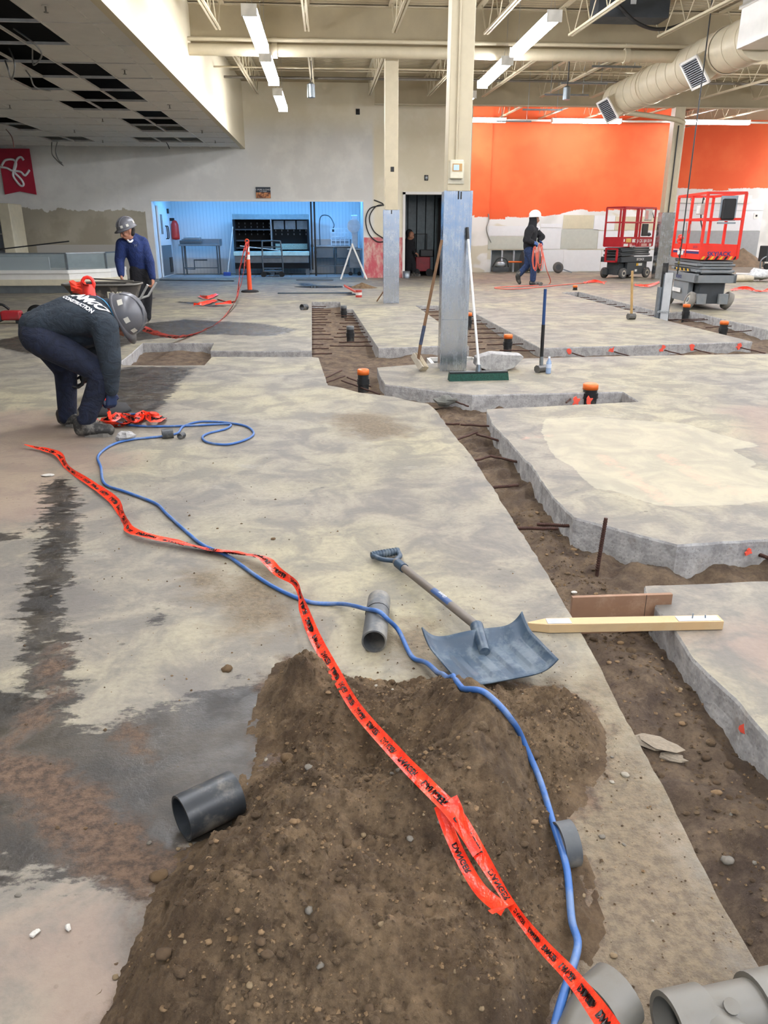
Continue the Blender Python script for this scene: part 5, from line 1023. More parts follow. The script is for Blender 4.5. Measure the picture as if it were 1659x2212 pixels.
# ================================================================== scissor lifts
M_TYRE = mat('grey_rubber_tyre', '#8d8880', .8, var=.12); M_TYRED = mat('dark_rubber_tyre', '#5a5855', .8, var=.12); M_HUB = mat('dusty_hub', '#bdb6a6', .6)
M_LRED = mat('bright_lift_red', '#e8321e', .4, var=.05); M_LRED2 = mat('dark_lift_red', '#b4202a', .4, var=.06); M_LGREY = mat('lift_grey', '#7d8285', .5, var=.08, dirt='#8b8780', damt=.4); M_LCHAR = mat('lift_charcoal', '#3c4043', .5, var=.1)
M_YEL = mat('hazard_yellow', '#e8b52a', .45); M_NAVY = mat('navy_print', '#23306b', .5); M_WHITE = mat('white_print', '#e8e8e8', .5); M_STICK = mat('white_sticker', '#dedcd6', .5); M_STICKR = mat('red_white_sticker', '#e0a59c', .5)
def lift(label, c, yaw, red, grey, tyre, pz0, pz1, top, near):
    """local x: along the machine, -x is the end turned to the viewer; y: across"""
    t = thing('scissor_lift', label, 'scissor lift', c, rz=yaw, group='scissor lifts'); Lh, Wh = .84, .385
    ch = MB().box(-Lh+.14,Lh-.04,-Wh+.16,Wh-.16,.11,.50).build('chassis', M_LCHAR, t)
    for s in (-1, 1):
        MB().box(-.42,.46,s*(Wh-.13)-.10*(s < 0),s*(Wh-.13)+.10*(s > 0),.12,.50).build('battery_tray', grey, t, bevel=.01)
        MB().box(-Lh,Lh,s*(Wh-.03)-.03,s*(Wh-.03)+.03,.50,.66).build('side_rail', grey, t, bevel=.006)
    MB().box(-Lh,-Lh+.06,-Wh,Wh,.50,.64).build('end_rail', grey, t, bevel=.006); MB().box(Lh-.06,Lh,-Wh,Wh,.50,.64).build('end_rail', grey, t, bevel=.006)
    for x in (-.62, .62):
        for s in (-1, 1):
            Mw = Matrix.Translation((x, s*(Wh-.03), .165)) @ Matrix.Rotation(math.pi/2, 4, 'X') @ Matrix.Rotation((.35 if x < 0 and near else 0), 4, 'X')
            wt = MB().lathe([(.10,-.055),(.145,-.06),(.163,-.045),(.165,0),(.163,.045),(.145,.06),(.10,.055)],24,Mw).build('wheel', tyre, t)
            MB().cyl((0,0,-.045),(0,0,.045),.105,n=20,M=Mw).build('rim', M_HUB, wt); MB().cyl((0,0,-.062),(0,0,.062),.045,n=12,M=Mw).build('hub', grey, wt)
    for s in (-1, 1): MB().box(-Lh+.02,-Lh+.10,s*.205-.085,s*.205+.085,.11,.30).build('pothole_guard', grey, t)
    MB().cyl((-Lh+.02,-Wh+.1,.70),(-Lh+.02,Wh-.1,.70),.03,n=10).build('cross_tube', grey, t)
    nl = 4; z = .68; dz = (pz0-.70)/nl
    for k in range(nl):      # folded scissor pairs
        for s in (-1, 1):
            y_ = s*(Wh-.06-.05*(k % 2)); a = .03
            MB().bar((-.74,y_,z+dz*k+a),(.74,y_,z+dz*(k+.75)),.045,dz*.72).build('scissor_arm', grey, t, bevel=.004)
            MB().bar((-.74,y_-s*.05,z+dz*(k+.75)),(.74,y_-s*.05,z+dz*k+a),.045,dz*.72).build('scissor_arm', grey, t, bevel=.004)
            MB().cyl((-.74,y_+s*.03,z+dz*(k+.5)),(-.74,y_-s*.07,z+dz*(k+.5)),dz*.42,n=12).build('pivot_boss', grey, t)
        MB().cyl((-.74,-Wh+.1,z+dz*(k+.5)),(-.74,Wh-.1,z+dz*(k+.5)),.025,n=10).build('pivot_tube', grey, t); MB().cyl((.74,-Wh+.1,z+dz*(k+.5)),(.74,Wh-.1,z+dz*(k+.5)),.025,n=10).build('pivot_tube', grey, t)
    MB().box(-.35,-.15,-.06,.06,.72,pz0-.06).build('lift_cylinder', M_LCHAR, t)
    for k in range(9):
        MB().prism([(0,0),(.06,0),(.09,.045),(.03,.045)],-Wh+.022,-Wh+.026,Matrix.Translation((-.45+k*.11,-.0,z+dz*.25)) @ Matrix.Rotation(math.pi/2,4,'X') @ Matrix.Translation((0,0,-.0)) ).build('hazard_stripe', M_YEL if k % 2 else M_BLACK, t)
    Pl, Pw = .80, .345
    MB().box(-Pl,Pl,-Pw,Pw,pz0,pz0+.045).build('platform_deck', red, t)
    for s in (-1, 1): MB().box(-Pl,Pl,s*Pw-.008,s*Pw+.008,pz0,pz1).build('toe_board', red, t)
    for s in (-1, 1): MB().box(s*Pl-.008,s*Pl+.008,-Pw,Pw,pz0,pz1).build('toe_board', red, t)
    R = .017
    for s in (-1, 1):
        for x in (-Pl,-.08,.06,Pl) if not near else (-Pl,-.02,Pl): MB().bar((x,s*Pw,pz0+.02),(x,s*Pw,top),.045,.045,up=(1,0,0)).build('post', red, t)
        MB().bar((-Pl,s*Pw,top),(Pl,s*Pw,top),.045).build('top_rail', red, t); MB().bar((-Pl,s*Pw,(pz1+top)/2),(Pl,s*Pw,(pz1+top)/2),.038).build('mid_rail', red, t)
    for s in (-1, 1): MB().bar((s*Pl,-Pw,top),(s*Pl,Pw,top),.045).build('top_rail', red, t); MB().bar((s*Pl,-Pw,(pz1+top)/2),(s*Pl,Pw,(pz1+top)/2),.038).build('mid_rail', red, t)
    return t
RX = lambda: Matrix.Rotation(math.pi/2, 4, 'X')
def SIDE(x, y_, z): return Matrix.Translation((x, y_, z)) @ Matrix.Rotation(math.pi/2, 4, 'X')                       # reads from -y
def SIDEP(x, y_, z): return Matrix.Translation((x, y_, z)) @ Matrix.Rotation(math.pi, 4, 'Z') @ Matrix.Rotation(math.pi/2, 4, 'X')   # reads from +y
def ENDM(x, y_, z): return Matrix.Translation((x, y_, z)) @ Matrix.Rotation(-math.pi/2, 4, 'Z') @ Matrix.Rotation(math.pi/2, 4, 'X')  # reads from -x
# near lift, left side = local +y
e0 = G(1494,668); e1 = G(1565,669); md = (e0+e1)/2; dv = (e1-e0).normalized(); ax = Matrix.Rotation(math.radians(7), 3, 'Z') @ Vector((-dv.y, dv.x, 0)); cc = md+ax*.66
top1 = AY(1524,418,14.8).z; pz0 = AY(1540,560,14.8).z; pz1 = AY(1540,528,14.8).z
ln = lift('bright red scissor lift with grey base, nearer of the two lifts', (cc.x, cc.y, 0), math.atan2(ax.y, ax.x), M_LRED, M_LGREY, M_TYRE, pz0, pz1, top1, True)
lettering('end_lettering', 'SKYJACK', .105, M_NAVY, ln, ENDM(-.81,0,pz0+.10), bold=.003, spacing=1.05)
lettering('model_number', 'SJIII 3219', .06, M_NAVY, ln, SIDEP(-.52,.356,pz1-.05)); MB().box(-.74,.74,.353,.356,pz0+.10,pz0+.14).build('blue_stripe', M_NAVY, ln); MB().box(-.74,.74,.353,.355,pz0+.15,pz0+.165).build('white_stripe', M_WHITE, ln)
for k in range(8): MB().prism([(0,0),(.045,0),(.085,.06),(.04,.06)],0,.003,ENDM(-.81,.33-k*.085,pz0)).build('hazard_stripe', M_YEL if k % 2 == 0 else M_BLACK, ln)
lettering('base_lettering', 'SKYJACK', .085, M_NAVY, ln, SIDEP(.1,.388,.575), bold=.002); MB().box(-.1,.4,.388,.39,.28,.36).build('base_sticker', M_STICK, ln); MB().box(-.40,-.12,.346,.349,.20,.33).build('base_sticker', M_STICK, ln); MB().box(.1,.45,.357,.36,.98,1.06).build('arm_sticker', M_STICK, ln)
zt = top1
MB().box(-.815,-.80,-.20,.10,zt-.48,zt-.05).build('backing_plate', M_GAL, ln); MB().box(-.86,-.815,-.17,.07,zt-.46,zt-.10).build('manual_case', M_BLACK, ln, bevel=.03); MB().box(-.84,-.81,-.21,.12,zt-.53,zt-.50).build('case_bracket', M_GAL, ln)
MB().box(-.45,-.25,.20,.33,zt-.36,zt-.17).build('control_box', mat('pale_control_box', '#b8b4ac', .5), ln, bevel=.01); MB().box(-.44,-.26,.33,.333,zt-.34,zt-.20).build('control_decal', M_STICK, ln); MB().tube(smooth_path([(-.35,.27,zt-.36),(-.5,.3,zt-.5),(-.62,.3,zt-.65),(-.6,.3,zt-.85)],4),.014,7).build('control_cord', M_BLACK, ln); MB().tube(smooth_path([(-.38,.28,zt-.17),(-.4,.28,zt-.06),(-.44,.28,zt-.1)],4),.012,7).build('control_lever', M_BLACK, ln)
MB().tube(smooth_path([(.2,.33,zt-.5),(.1,.35,zt-.65),(.0,.35,zt-.72),(-.08,.35,zt-.62),(-.02,.33,zt-.5)],4),.008,6).build('loose_wire', M_WIRE, ln)
for k in range(5): MB().ell((.55+random.uniform(-.07,.07),.3,pz1+.02+k*.03),.06,.05,.04,8,6).build('red_rag', M_LRED, ln)
# far lift: the long side turned to the viewer = local -y
f0 = G(1299,599); f1 = G(1344,602); f2 = G(1405,597); ax2 = ((f2-f1)); ax2.z = 0; ax2.normalize(); ax2 = Vector((math.cos(math.radians(33)), math.sin(math.radians(33)), 0)); wv = Vector((ax2.y, -ax2.x, 0)); c2 = f1+ax2*.62-wv*.36
top2 = AY(1360,449,c2.y).z; qz0 = AY(1360,533,c2.y).z; qz1 = AY(1360,512,c2.y).z
lf = lift('dark red scissor lift with charcoal base, farther of the two lifts', (c2.x, c2.y, 0), math.atan2(ax2.y, ax2.x), M_LRED2, M_LCHAR, M_TYRED, qz0, qz1, top2, False)
lettering('side_lettering', 'SKYJACK', .13, M_WHITE, lf, SIDE(.0,-.356,(qz0+qz1)/2+.03), bold=.004); lettering('model_number', 'SJIII 3219', .12, M_WHITE, lf, SIDE(.52,-.356,(qz0+qz1)/2+.03), bold=.003); lettering('base_lettering', 'SKYJACK', .10, M_WHITE, lf, SIDE(.2,-.388,.58), bold=.003); lettering('arm_lettering', 'SKYJACK', .075, M_WHITE, lf, SIDE(-.25,-.36,.98), bold=.002)
for x0, x1, z0, z1, m in [(-.72,-.5,.02,.1,M_STICK),(-.42,-.3,.02,.1,M_STICKR),(.2,.5,.02,.1,M_STICKR),(.62,.74,.02,.1,M_STICK),(-.62,-.36,.14,.26,mat('yellow_label', '#d9b25a', .5)),(-.3,-.16,.14,.24,M_STICK),(-.74,-.68,.16,.24,M_STICK)]: MB().box(x0,x1,-.357,-.353,qz0+z0,qz0+z1).build('sticker', m, lf)
for x0, x1, z0, z1, m in [(.05,.16,.38,.46,M_YEL),(.16,.36,.38,.46,M_STICK),(.0,.12,.2,.27,M_STICK),(.5,.56,.2,.30,M_STICKR)]: MB().box(x0,x1,-.359,-.354,z0,z1).build('sticker', m, lf)
MB().box(.28,.66,-.33,-.31,top2-.36,top2-.03).build('notice_board', M_STICK, lf); MB().box(.30,.44,-.335,-.33,top2-.34,top2-.08).build('notice_print', M_STICKR, lf); MB().box(.5,.7,-.30,-.15,top2-.38,top2-.2).build('control_box', mat('pale_control_box', '#b8b4ac', .5), lf, bevel=.01); MB().tube(smooth_path([(.55,-.3,top2-.2),(.65,-.32,top2-.12),(.75,-.33,top2-.3)],4),.012,6).build('control_cord', M_BLACK, lf)
MB().box(.20,.52,-.34,-.30,qz1+.03,qz1+.40).build('manual_case', M_BLACK, lf, bevel=.03); MB().ell((.66,-.28,qz1+.08),.1,.05,.06,10,7).build('coiled_cord', M_LCHAR, lf)
mb = MB()
for a, b in [((0,-.28),(0,.12)),]: pass
for y0, y1, z0, z1 in [(-.3,.18,.5,.55),(-.3,.18,.88,.93),(-.3,-.25,.5,.93),(.13,.18,.5,.93)]: mb.box(-.93,-.88,y0,y1,z0,z1)
mb.build('fold_down_ladder', M_LRED2, lf)
# ================================================================== people
def caps(mb, p0, r0, p1, r1, n=14):
    p0 = Vector(p0); p1 = Vector(p1); mb.ell(p0, r0, r0, r0, n, 8); mb.ell(p1, r1, r1, r1, n, 8)
    if (p1-p0).length > 1e-4: mb.cyl(p0, p1, r0, r1, n=n)
def chain(mb, *pr):
    for (p0, r0), (p1, r1) in zip(pr, pr[1:]): caps(mb, p0, r0, p1, r1)
def fleshed(name, mb, m, root, voxel=.012, it=6, keep=False):
    """one continuous surface grown over overlapping forms"""
    t = Vector(root.matrix_basis.translation) if root is not None else Vector((0,0,0))
    mb.v = [tuple(Vector(p)-t) for p in mb.v]; tmp = bpy.data.objects.new('tmp', mb.mesh('tmp', m)); COL.objects.link(tmp)
    r = tmp.modifiers.new('r', 'REMESH'); r.mode = 'VOXEL'; r.voxel_size = voxel; r.use_smooth_shade = True
    s = tmp.modifiers.new('s', 'SMOOTH'); s.factor = .5; s.iterations = it
    dg = bpy.context.evaluated_depsgraph_get(); me = bpy.data.meshes.new_from_object(tmp.evaluated_get(dg)); bpy.data.objects.remove(tmp)
    me.materials.clear(); me.materials.append(m); me.polygons.foreach_set('use_smooth', [True]*len(me.polygons)); me.name = name
    return obj(name, me, root)
def cloth(name, c, var=.25, bscale=14, bs=.7):
    t = NT(name); n = t.noise(bscale, 5, .6, t.pos((.6,.6,.7)), dist=1.6); f = t.noise(300, 2, .5); cc = L(c)
    col = t.mix(t.ramp(n, .3, .7), tuple(x*(1-var) for x in cc), tuple(min(1, x*(1+var)) for x in cc)); t.bump(t.math('ADD', n, t.math('MULTIPLY', f, .02)), bs, .035); return t.out(col, .9, 0.0)
M_SKIN = mat('skin', '#b98268', .55, var=.08, scale=12); M_SKIN2 = mat('skin_tanned', '#9c6c52', .55, var=.08, scale=12)
M_HOOD = cloth('dark_slate_hoodie', '#28313a'); M_NAVYH = cloth('navy_hoodie', '#1a2c5c'); M_BLKH = cloth('black_hoodie', '#17171a'); M_JEAN = cloth('dark_blue_jeans', '#161d30', .4); M_JEAN2 = cloth('blue_jeans', '#28395c', .3); M_BLKP = cloth('black_work_trousers', '#1b1b1f')
M_BOOT = mat('dark_work_boot', '#2b2a28', .6, var=.2, scale=20, dirt='#8a857b', dscale=9, damt=.5); M_SOLE = mat('pale_dusty_sole', '#6e6a63', .8); M_GLOVEB = mat('blue_glove', '#2f4f86', .6, var=.1); M_GLOVEK = mat('dark_blue_glove', '#1c2c4c', .6, var=.2)
M_HATG = mat('grey_hard_hat', '#5c5c60', .35, var=.08); M_HATW = mat('white_hard_hat', '#eceae4', .35, var=.02); M_HAIR = mat('dark_hair', '#1e1712', .8)
def hard_hat(root, c, up, fwd, s, m, stickers=True):
    up = Vector(up).normalized(); fwd = Vector(fwd); Mh = frame(Vector(c)-root.matrix_basis.translation, fwd, up.cross(fwd)) @ Matrix.Scale(s, 4)
    if (Mh.to_3x3() @ Vector((0,0,1))).dot(up) < 0: Mh = Mh @ Matrix.Rotation(math.pi, 4, 'X')
    S = Matrix.Diagonal((1.12, .92, 1, 1)); Ms = Mh @ S
    h = MB().lathe([(.135,0),(.132,.03),(.122,.075),(.098,.115),(.06,.14),(.0,.15)],28,Ms).build('hard_hat', m, root)
    V = []; N = 36
    for k in range(N):
        a = 2*math.pi*k/N; f = max(0, math.cos(a))**2; R = .150+.035*f; V += [(.128*math.cos(a)*1.12,.128*math.sin(a)*.92,.012),(R*math.cos(a)*1.12,R*math.sin(a)*.92,-.006-.012*f),(.125*math.cos(a)*1.12,.125*math.sin(a)*.92,-.004)]
    MB().add(V, [(k*3+q, ((k+1) % N)*3+q, ((k+1) % N)*3+q+1, k*3+q+1) for k in range(N) for q in (0,1)], True, Mh).build('brim', m, h)
    for y_ in (-.035,0,.035): MB().tube([(.135*math.cos(b)*1.1,y_*(.4+.6*abs(math.cos(b))),.152*math.sin(b)+.003) for b in [.35+i*.3 for i in range(9)]], .008, 6, M=Mh).build('ridge', m, h)
    if stickers:
        for a, z, w_ in ((.6,.05,.3),(1.25,.05,.26),(-.6,.05,.3),(-1.3,.055,.26),(2.2,.06,.3),(-2.2,.06,.3)):
            V = [(.1305*math.cos(a+d)*1.12,.1305*math.sin(a+d)*.92,zz) for zz in (z-.018,z+.018) for d in (-w_/2,0,w_/2)]
            V = [(x*(1.02 if k < 3 else .985), y_*(1.02 if k < 3 else .985), z2) for k, (x, y_, z2) in enumerate(V)]
            MB().add(V, [(0,1,4,3),(1,2,5,4)], True, Mh).build('sticker', mat('pale_sticker', '#cfccc0', .5), h)
    return h
def boot(root, ank, toe, m=M_BOOT, z0=None, h=.10):
    ank = Vector(ank); toe = Vector(toe); d = toe-ank; d.z = 0; L_ = d.length; d.normalize(); s = Vector((-d.y, d.x, 0)); heel = Vector((ank.x, ank.y, toe.z))-d*.055
    mb = MB(); chain(mb, (ank+Vector((0,0,.06)), .062), (Vector((ank.x, ank.y, toe.z+.05)), .055), (Vector((ank.x, ank.y, toe.z+.05))+d*L_*.5, .052), (toe+Vector((0,0,.045)), .045)); caps(mb, heel+Vector((0,0,.045)), .042, heel+Vector((0,0,.09)), .045)
    b = fleshed('boot', mb, m, root, .012, 4)
    mb = MB(); poly = []
    for f, w_ in ((-.12,.032),(.15,.043),(.5,.042),(.8,.050),(1.02,.040),(1.12,.015)): poly.append((f*L_, w_))
    pl = [(x, w_) for x, w_ in poly]+[(x, -w_) for x, w_ in reversed(poly)]
    c0 = Vector((ank.x, ank.y, toe.z))-root.matrix_basis.translation; mb.prism(pl, .0, .028, frame(c0, d, s)); mb.build('sole', M_SOLE, b); return b
def hand(mb, w, dirn, palm, s=1.0, curl=.5):
    """palm and five bent fingers from the wrist w along dirn; palm = side the palm faces"""
    d = Vector(dirn).normalized(); p = Vector(palm); p = (p-d*p.dot(d)).normalized(); sd = d.cross(p); w = Vector(w)
    k0 = w+d*.085*s; mb_ = mb
    for q in (-.026,-.009,.009,.026): caps(mb_, w+d*.015*s+sd*q*.7*s, .017*s, k0+sd*q*s, .0125*s, 8)
    for i, q in enumerate((-.028,-.010,.009,.027)):
        l = (.030,.036,.034,.026)[i]*s; a = k0+sd*q*s; d1 = (d*math.cos(curl)+p*math.sin(curl)); d2 = (d*math.cos(curl*2.3)+p*math.sin(curl*2.3)); d3 = (d*math.cos(curl*3.4)+p*math.sin(curl*3.4))
        b = a+d1*l*1.15; c = b+d2*l; e = c+d3*l*.75; chain(mb_, (a,.0105*s),(b,.0098*s),(c,.0092*s),(e,.0082*s))
    a = w+d*.03*s+sd*.028*s; b = a+(d*.6+sd*.55+p*.5).normalized()*.036*s; c = b+(d*.75+p*.75-sd*.15).normalized()*.032*s; chain(mb_, (a,.014*s),(b,.0115*s),(c,.0095*s))
def face(root, head, fwd, up, s, skin):
    """nose, mouth, ears, eyes as part of the head forms: returns extra forms for the body surface"""
    pass
def head_forms(mb, c, fwd, up, s):
    f = Vector(fwd).normalized(); u = Vector(up); u = (u-f*u.dot(f)).normalized(); r = f.cross(u)
    caps(mb, c+u*.035*s-f*.01*s, .088*s, c-u*.03*s+f*.012*s, .072*s, 16); caps(mb, c-u*.085*s+f*.045*s, .030*s, c-u*.055*s+f*.04*s, .05*s)          # skull, jaw, chin
    caps(mb, c+u*.012*s+f*.088*s, .012*s, c-u*.028*s+f*.108*s, .0155*s, 8)                                                                          # nose
    for q in (-1, 1):
        caps(mb, c+u*.028*s+f*.078*s+r*q*.03*s, .014*s, c+u*.024*s+f*.066*s+r*q*.052*s, .012*s, 8); caps(mb, c-u*.02*s+f*.068*s+r*q*.038*s, .022*s, c-u*.03*s+f*.055*s+r*q*.045*s, .022*s, 8)
        caps(mb, c+u*.01*s+r*q*.084*s, .014*s, c-u*.03*s+r*q*.080*s+f*.006*s, .012*s, 8)
    caps(mb, c-u*.056*s+f*.088*s+r*.018*s, .010*s, c-u*.056*s+f*.088*s-r*.018*s, .010*s, 8)
def face_details(root, c, fwd, up, s):
    f = Vector(fwd).normalized(); u = Vector(up); u = (u-f*u.dot(f)).normalized(); r = f.cross(u); c = Vector(c)-root.matrix_basis.translation
    for q in (-1, 1):
        e = MB(); e.ell(c+u*.008*s+f*.079*s+r*q*.031*s, .011*s,.011*s,.007*s,10,7); e.build('eye', mat('eye_white', '#cfc6bd', .3), root); e = MB(); e.ell(c+u*.007*s+f*.088*s+r*q*.031*s, .0055*s,.0055*s,.0055*s,8,6); e.build('iris', M_HAIR, root)
        e = MB(); caps(e, c+u*.032*s+f*.090*s+r*q*.018*s, .0055*s, c+u*.034*s+f*.078*s+r*q*.048*s, .004*s, 6); e.build('eyebrow', M_HAIR, root)
    e = MB(); caps(e, c-u*.056*s+f*.0985*s+r*.017*s, .0035*s, c-u*.056*s+f*.0985*s-r*.017*s, .0035*s, 6); e.build('lips', mat('lips', '#8a4b45', .5), root)
# ------------------------------------------------------------------ crouching worker, bent forward, facing along +x
def W5(x, y_, Y=5.75): return AY(x, y_, Y)
Y0 = 5.72; YN, YF = Y0-.17, Y0+.17
pel = W5(98,728,Y0); ch = W5(196,688,Y0); nk = W5(232,680,Y0); hd = W5(258,690,Y0)
ps1 = thing('person', 'crouching worker bent over in dark slate hoodie, jeans and grey hard hat', 'person', (pel.x+.2, Y0, 0))
hipN, hipF = W5(98,738,YN+.03), W5(100,738,YF-.03); knN, knF = W5(222,806,YN), W5(142,800,YF); anN, anF = W5(186,905,YN), W5(146,900,YF)
shN, shF = W5(226,706,YN-.03), W5(222,698,YF+.03); elN, elF = W5(238,778,YN-.05), W5(205,770,YF+.05); wrN, wrF = W5(240,846,YN), W5(184,802,YF)
mb = MB(); chain(mb, (pel,.12),(W5(150,700,Y0),.12),(ch,.13),(nk,.06),(hd,.07))
for a, b, c, d in ((shN,elN,wrN,hipN),(shF,elF,wrF,hipF)): chain(mb, (ch,.09),(a,.055),(b,.040),(c,.029))
chain(mb, (hipN,.085),(knN,.055),(anN,.04)); chain(mb, (hipF,.085),(knF,.055),(anF,.04)); head_forms(mb, hd, (.35,0,-.93), (.92,0,.38), 1.0)
fleshed('body', mb, M_SKIN, ps1, .013)
mb = MB(); hand(mb, wrN, (-.12,.1,-1), (-.6,.8,0), 1.12, .75); caps(mb, wrN+Vector((0,0,.03)), .036, wrN-Vector((0,0,.01)), .034); fleshed('glove', mb, M_GLOVEK, ps1, .007, 3)
mb = MB(); hand(mb, wrF, (-.3,0,-.9), (-.9,-.2,.2), 1.12, .6); caps(mb, wrF, .04, wrF+Vector((-.01,0,-.05)), .04); fleshed('glove', mb, M_BLACK, ps1, .007, 3)
mb = MB(); chain(mb, (W5(76,706,Y0),.115),(W5(110,700,Y0),.145),(W5(150,690,Y0),.165),(ch,.165),(W5(215,690,Y0),.13))
for s in (-1, 1): chain(mb, (W5(85,706,Y0+s*.09),.10),(W5(150,690,Y0+s*.10),.115),(W5(205,690,Y0+s*.13),.11))
chain(mb, (W5(120,715,Y0),.12),(W5(175,715,Y0),.13),(W5(210,712,Y0),.11))
for a, b, c, Y in ((shN,elN,wrN,-1),(shF,elF,wrF,1)): chain(mb, (W5(205,690,Y0+Y*.13),.10),(a,.098),(b,.078),(b.lerp(c,.5),.066),(b.lerp(c,.92),.056))
chain(mb, (W5(212,676,Y0),.10),(W5(232,676,Y0),.105),(W5(248,684,Y0),.105)); hood5 = fleshed('hoodie', mb, M_HOOD, ps1, .013, 8)
mb = MB(); chain(mb, (W5(84,722,Y0),.14),(W5(100,735,Y0),.14))
for h_, k_, a_, Y in ((hipN,knN,anN,-1),(hipF,knF,anF,1)): chain(mb, (W5(80,730,Y0+Y*.10),.115),(h_,.118),(h_.lerp(k_,.6),.098),(k_,.085),(k_.lerp(a_,.5),.076),(k_.lerp(a_,.9),.070),(a_+Vector((0,0,.0)),.068))
fleshed('jeans', mb, M_JEAN, ps1, .012, 6)
tN = G(244,934); tF = G(166,925); tN.y = YN; tF.y = YF; boot(ps1, (anN.x,YN,.10), (tN.x,YN,0)); boot(ps1, (anF.x,YF,.10), (tF.x,YF-.04,0))
hard_hat(ps1, W5(266,681,Y0), (.93,-.12,.36), (.36,0,-.93), 1.02, M_HATG)
# back print: fitted to the hoodie surface
bv = BVHTree.FromPolygons([v.co.copy() for v in hood5.data.vertices], [tuple(p.vertices) for p in hood5.data.polygons])
def onback(me, name, m, c, r, u, n, w):
    out = []
    for v in me.vertices:
        o = c+r*v.co.x+u*v.co.y+n*.5; hit = bv.ray_cast(o, -n)
        out.append((hit[0]+hit[1]*.006) if hit[0] else c+r*v.co.x+u*v.co.y)
    for v, q in zip(me.vertices, out): v.co = q
    return obj(name, me, ps1)
n_ = Vector((-.12,-.62,.78)).normalized(); r_ = Vector((.80,-.45,-.45)); r_ = (r_-n_*r_.dot(n_)).normalized(); u_ = n_.cross(r_).normalized(); c_ = W5(184,664,Y0-.08)-Vector(ps1.location)
onback(text_mesh('KAMCO', .10, M_WHITE, bold=.004, shear=.15), 'print_name', M_WHITE, c_+u_*.035, r_, u_, n_, 0)
onback(text_mesh('CONSTRUCTION', .040, M_WHITE, bold=.0015), 'print_line', M_WHITE, c_-u_*.035, r_, u_, n_, 0)
mb = MB(); N = 26; V = []
for i in range(N+1):
    a = math.radians(20+140*i/N); 
    for R in (1.0, 1.06): V.append((.20*R*math.cos(a), .09*R*math.sin(a)+.03, 0))
mb.add(V, [(2*i,2*i+1,2*i+3,2*i+2) for i in range(N)]); me = mb.mesh('print_arc', mat('cyan_print', '#2f8fc4', .5)); onback(me, 'print_arc', None, c_, r_, u_, n_, 0)
# ------------------------------------------------------------------ standing worker holding the wheelbarrow handles
YS = 13.05
def S(x, y_, dy=0): return AY(x, y_, YS+dy)
pel = S(303,582); ch = S(290,536); nk = S(283,518,-.03); hd = S(272.5,500,-.12); ps2 = thing('person', 'standing worker in navy hoodie and grey hard hat at the wheelbarrow', 'person', (pel.x, YS, 0))
shL, shR = S(264,528,-.05), S(307,525,.05); elL, elR = S(258,563,-.12), S(323,566,-.08); wrL, wrR = S(262,596,-.30), S(330,603,-.18)
hL, hR = S(296,585,-.05), S(312,585,.06); kL, kR = S(297,640,-.08), S(317,640,.05); aL, aR = S(297,684,-.05), S(315,684,.06)
fd = Vector((-.62,-.70,-.38)); up = Vector((-.2,-.25,.95))
mb = MB(); chain(mb, (pel,.11),(ch,.125),(nk,.058),(hd,.07)); 
for a, b, c in ((shL,elL,wrL),(shR,elR,wrR)): chain(mb, (ch,.09),(a,.055),(b,.04),(c,.03))
for a, b, c in ((hL,kL,aL),(hR,kR,aR)): chain(mb, (a,.085),(b,.055),(c,.045))
head_forms(mb, hd, fd, up, 1.06); hand(mb, wrR, (0,-.15,-1), (-.9,.2,0), 1.1, .8); hand(mb, wrL, (0,-.2,-1), (.9,.2,0), 1.1, .8); fleshed('body', mb, M_SKIN, ps2, .0085, 3); face_details(ps2, hd, fd, up, 1.06)
mb = MB(); chain(mb, (S(302,578),.15),(S(298,556),.165),(ch,.17),(S(287,524),.11),(S(283,517,-.01),.085)); chain(mb, (ch,.14),(shL,.10),(elL,.078),(elL.lerp(wrL,.9),.055)); chain(mb, (ch,.14),(shR,.105),(elR,.08),(elR.lerp(wrR,.9),.055)); chain(mb, (S(292,516,.08),.09),(S(300,519,.06),.08)); fleshed('hoodie', mb, M_NAVYH, ps2, .014, 7)
mb = MB(); chain(mb, (S(303,580),.145),(S(304,592),.145))
for a, b, c in ((hL,kL,aL),(hR,kR,aR)): chain(mb, (a,.12),(b,.092),(b.lerp(c,.8),.085),(c,.09))
fleshed('trousers', mb, M_BLKP, ps2, .014, 6)
for a, q in ((aL,Vector((-.16,-.14,0))),(aR,Vector((-.02,-.20,0)))): boot(ps2, (a.x,a.y,.10), (a.x+q.x,a.y+q.y,0))
hard_hat(ps2, hd+Vector((.01,.0,.055)), up+Vector((-.12,-.12,0)), fd-up*fd.dot(up), 1.06, M_HATG); mb = MB(); caps(mb, hd+Vector((.06,.05,.03)), .07, hd+Vector((.07,.04,-.02)), .055); fleshed('hair', mb, M_HAIR, ps2, .012, 3)
q = S(286,521,-.2)-Vector(ps2.location); p = S(293,531,-.175)-Vector(ps2.location); lettering('chest_logo', 'M', .07, mat('grey_print', '#8a93a8', .6), ps2, frame(p, (1,-.25,0), (0,.1,1)))
MB().tube(smooth_path([S(276,519,-.13)-Vector(ps2.location), S(281,523,-.16)-Vector(ps2.location), S(287,519,-.10)-Vector(ps2.location)],4), .016, 7).build('shirt_collar', M_WHITE, ps2)
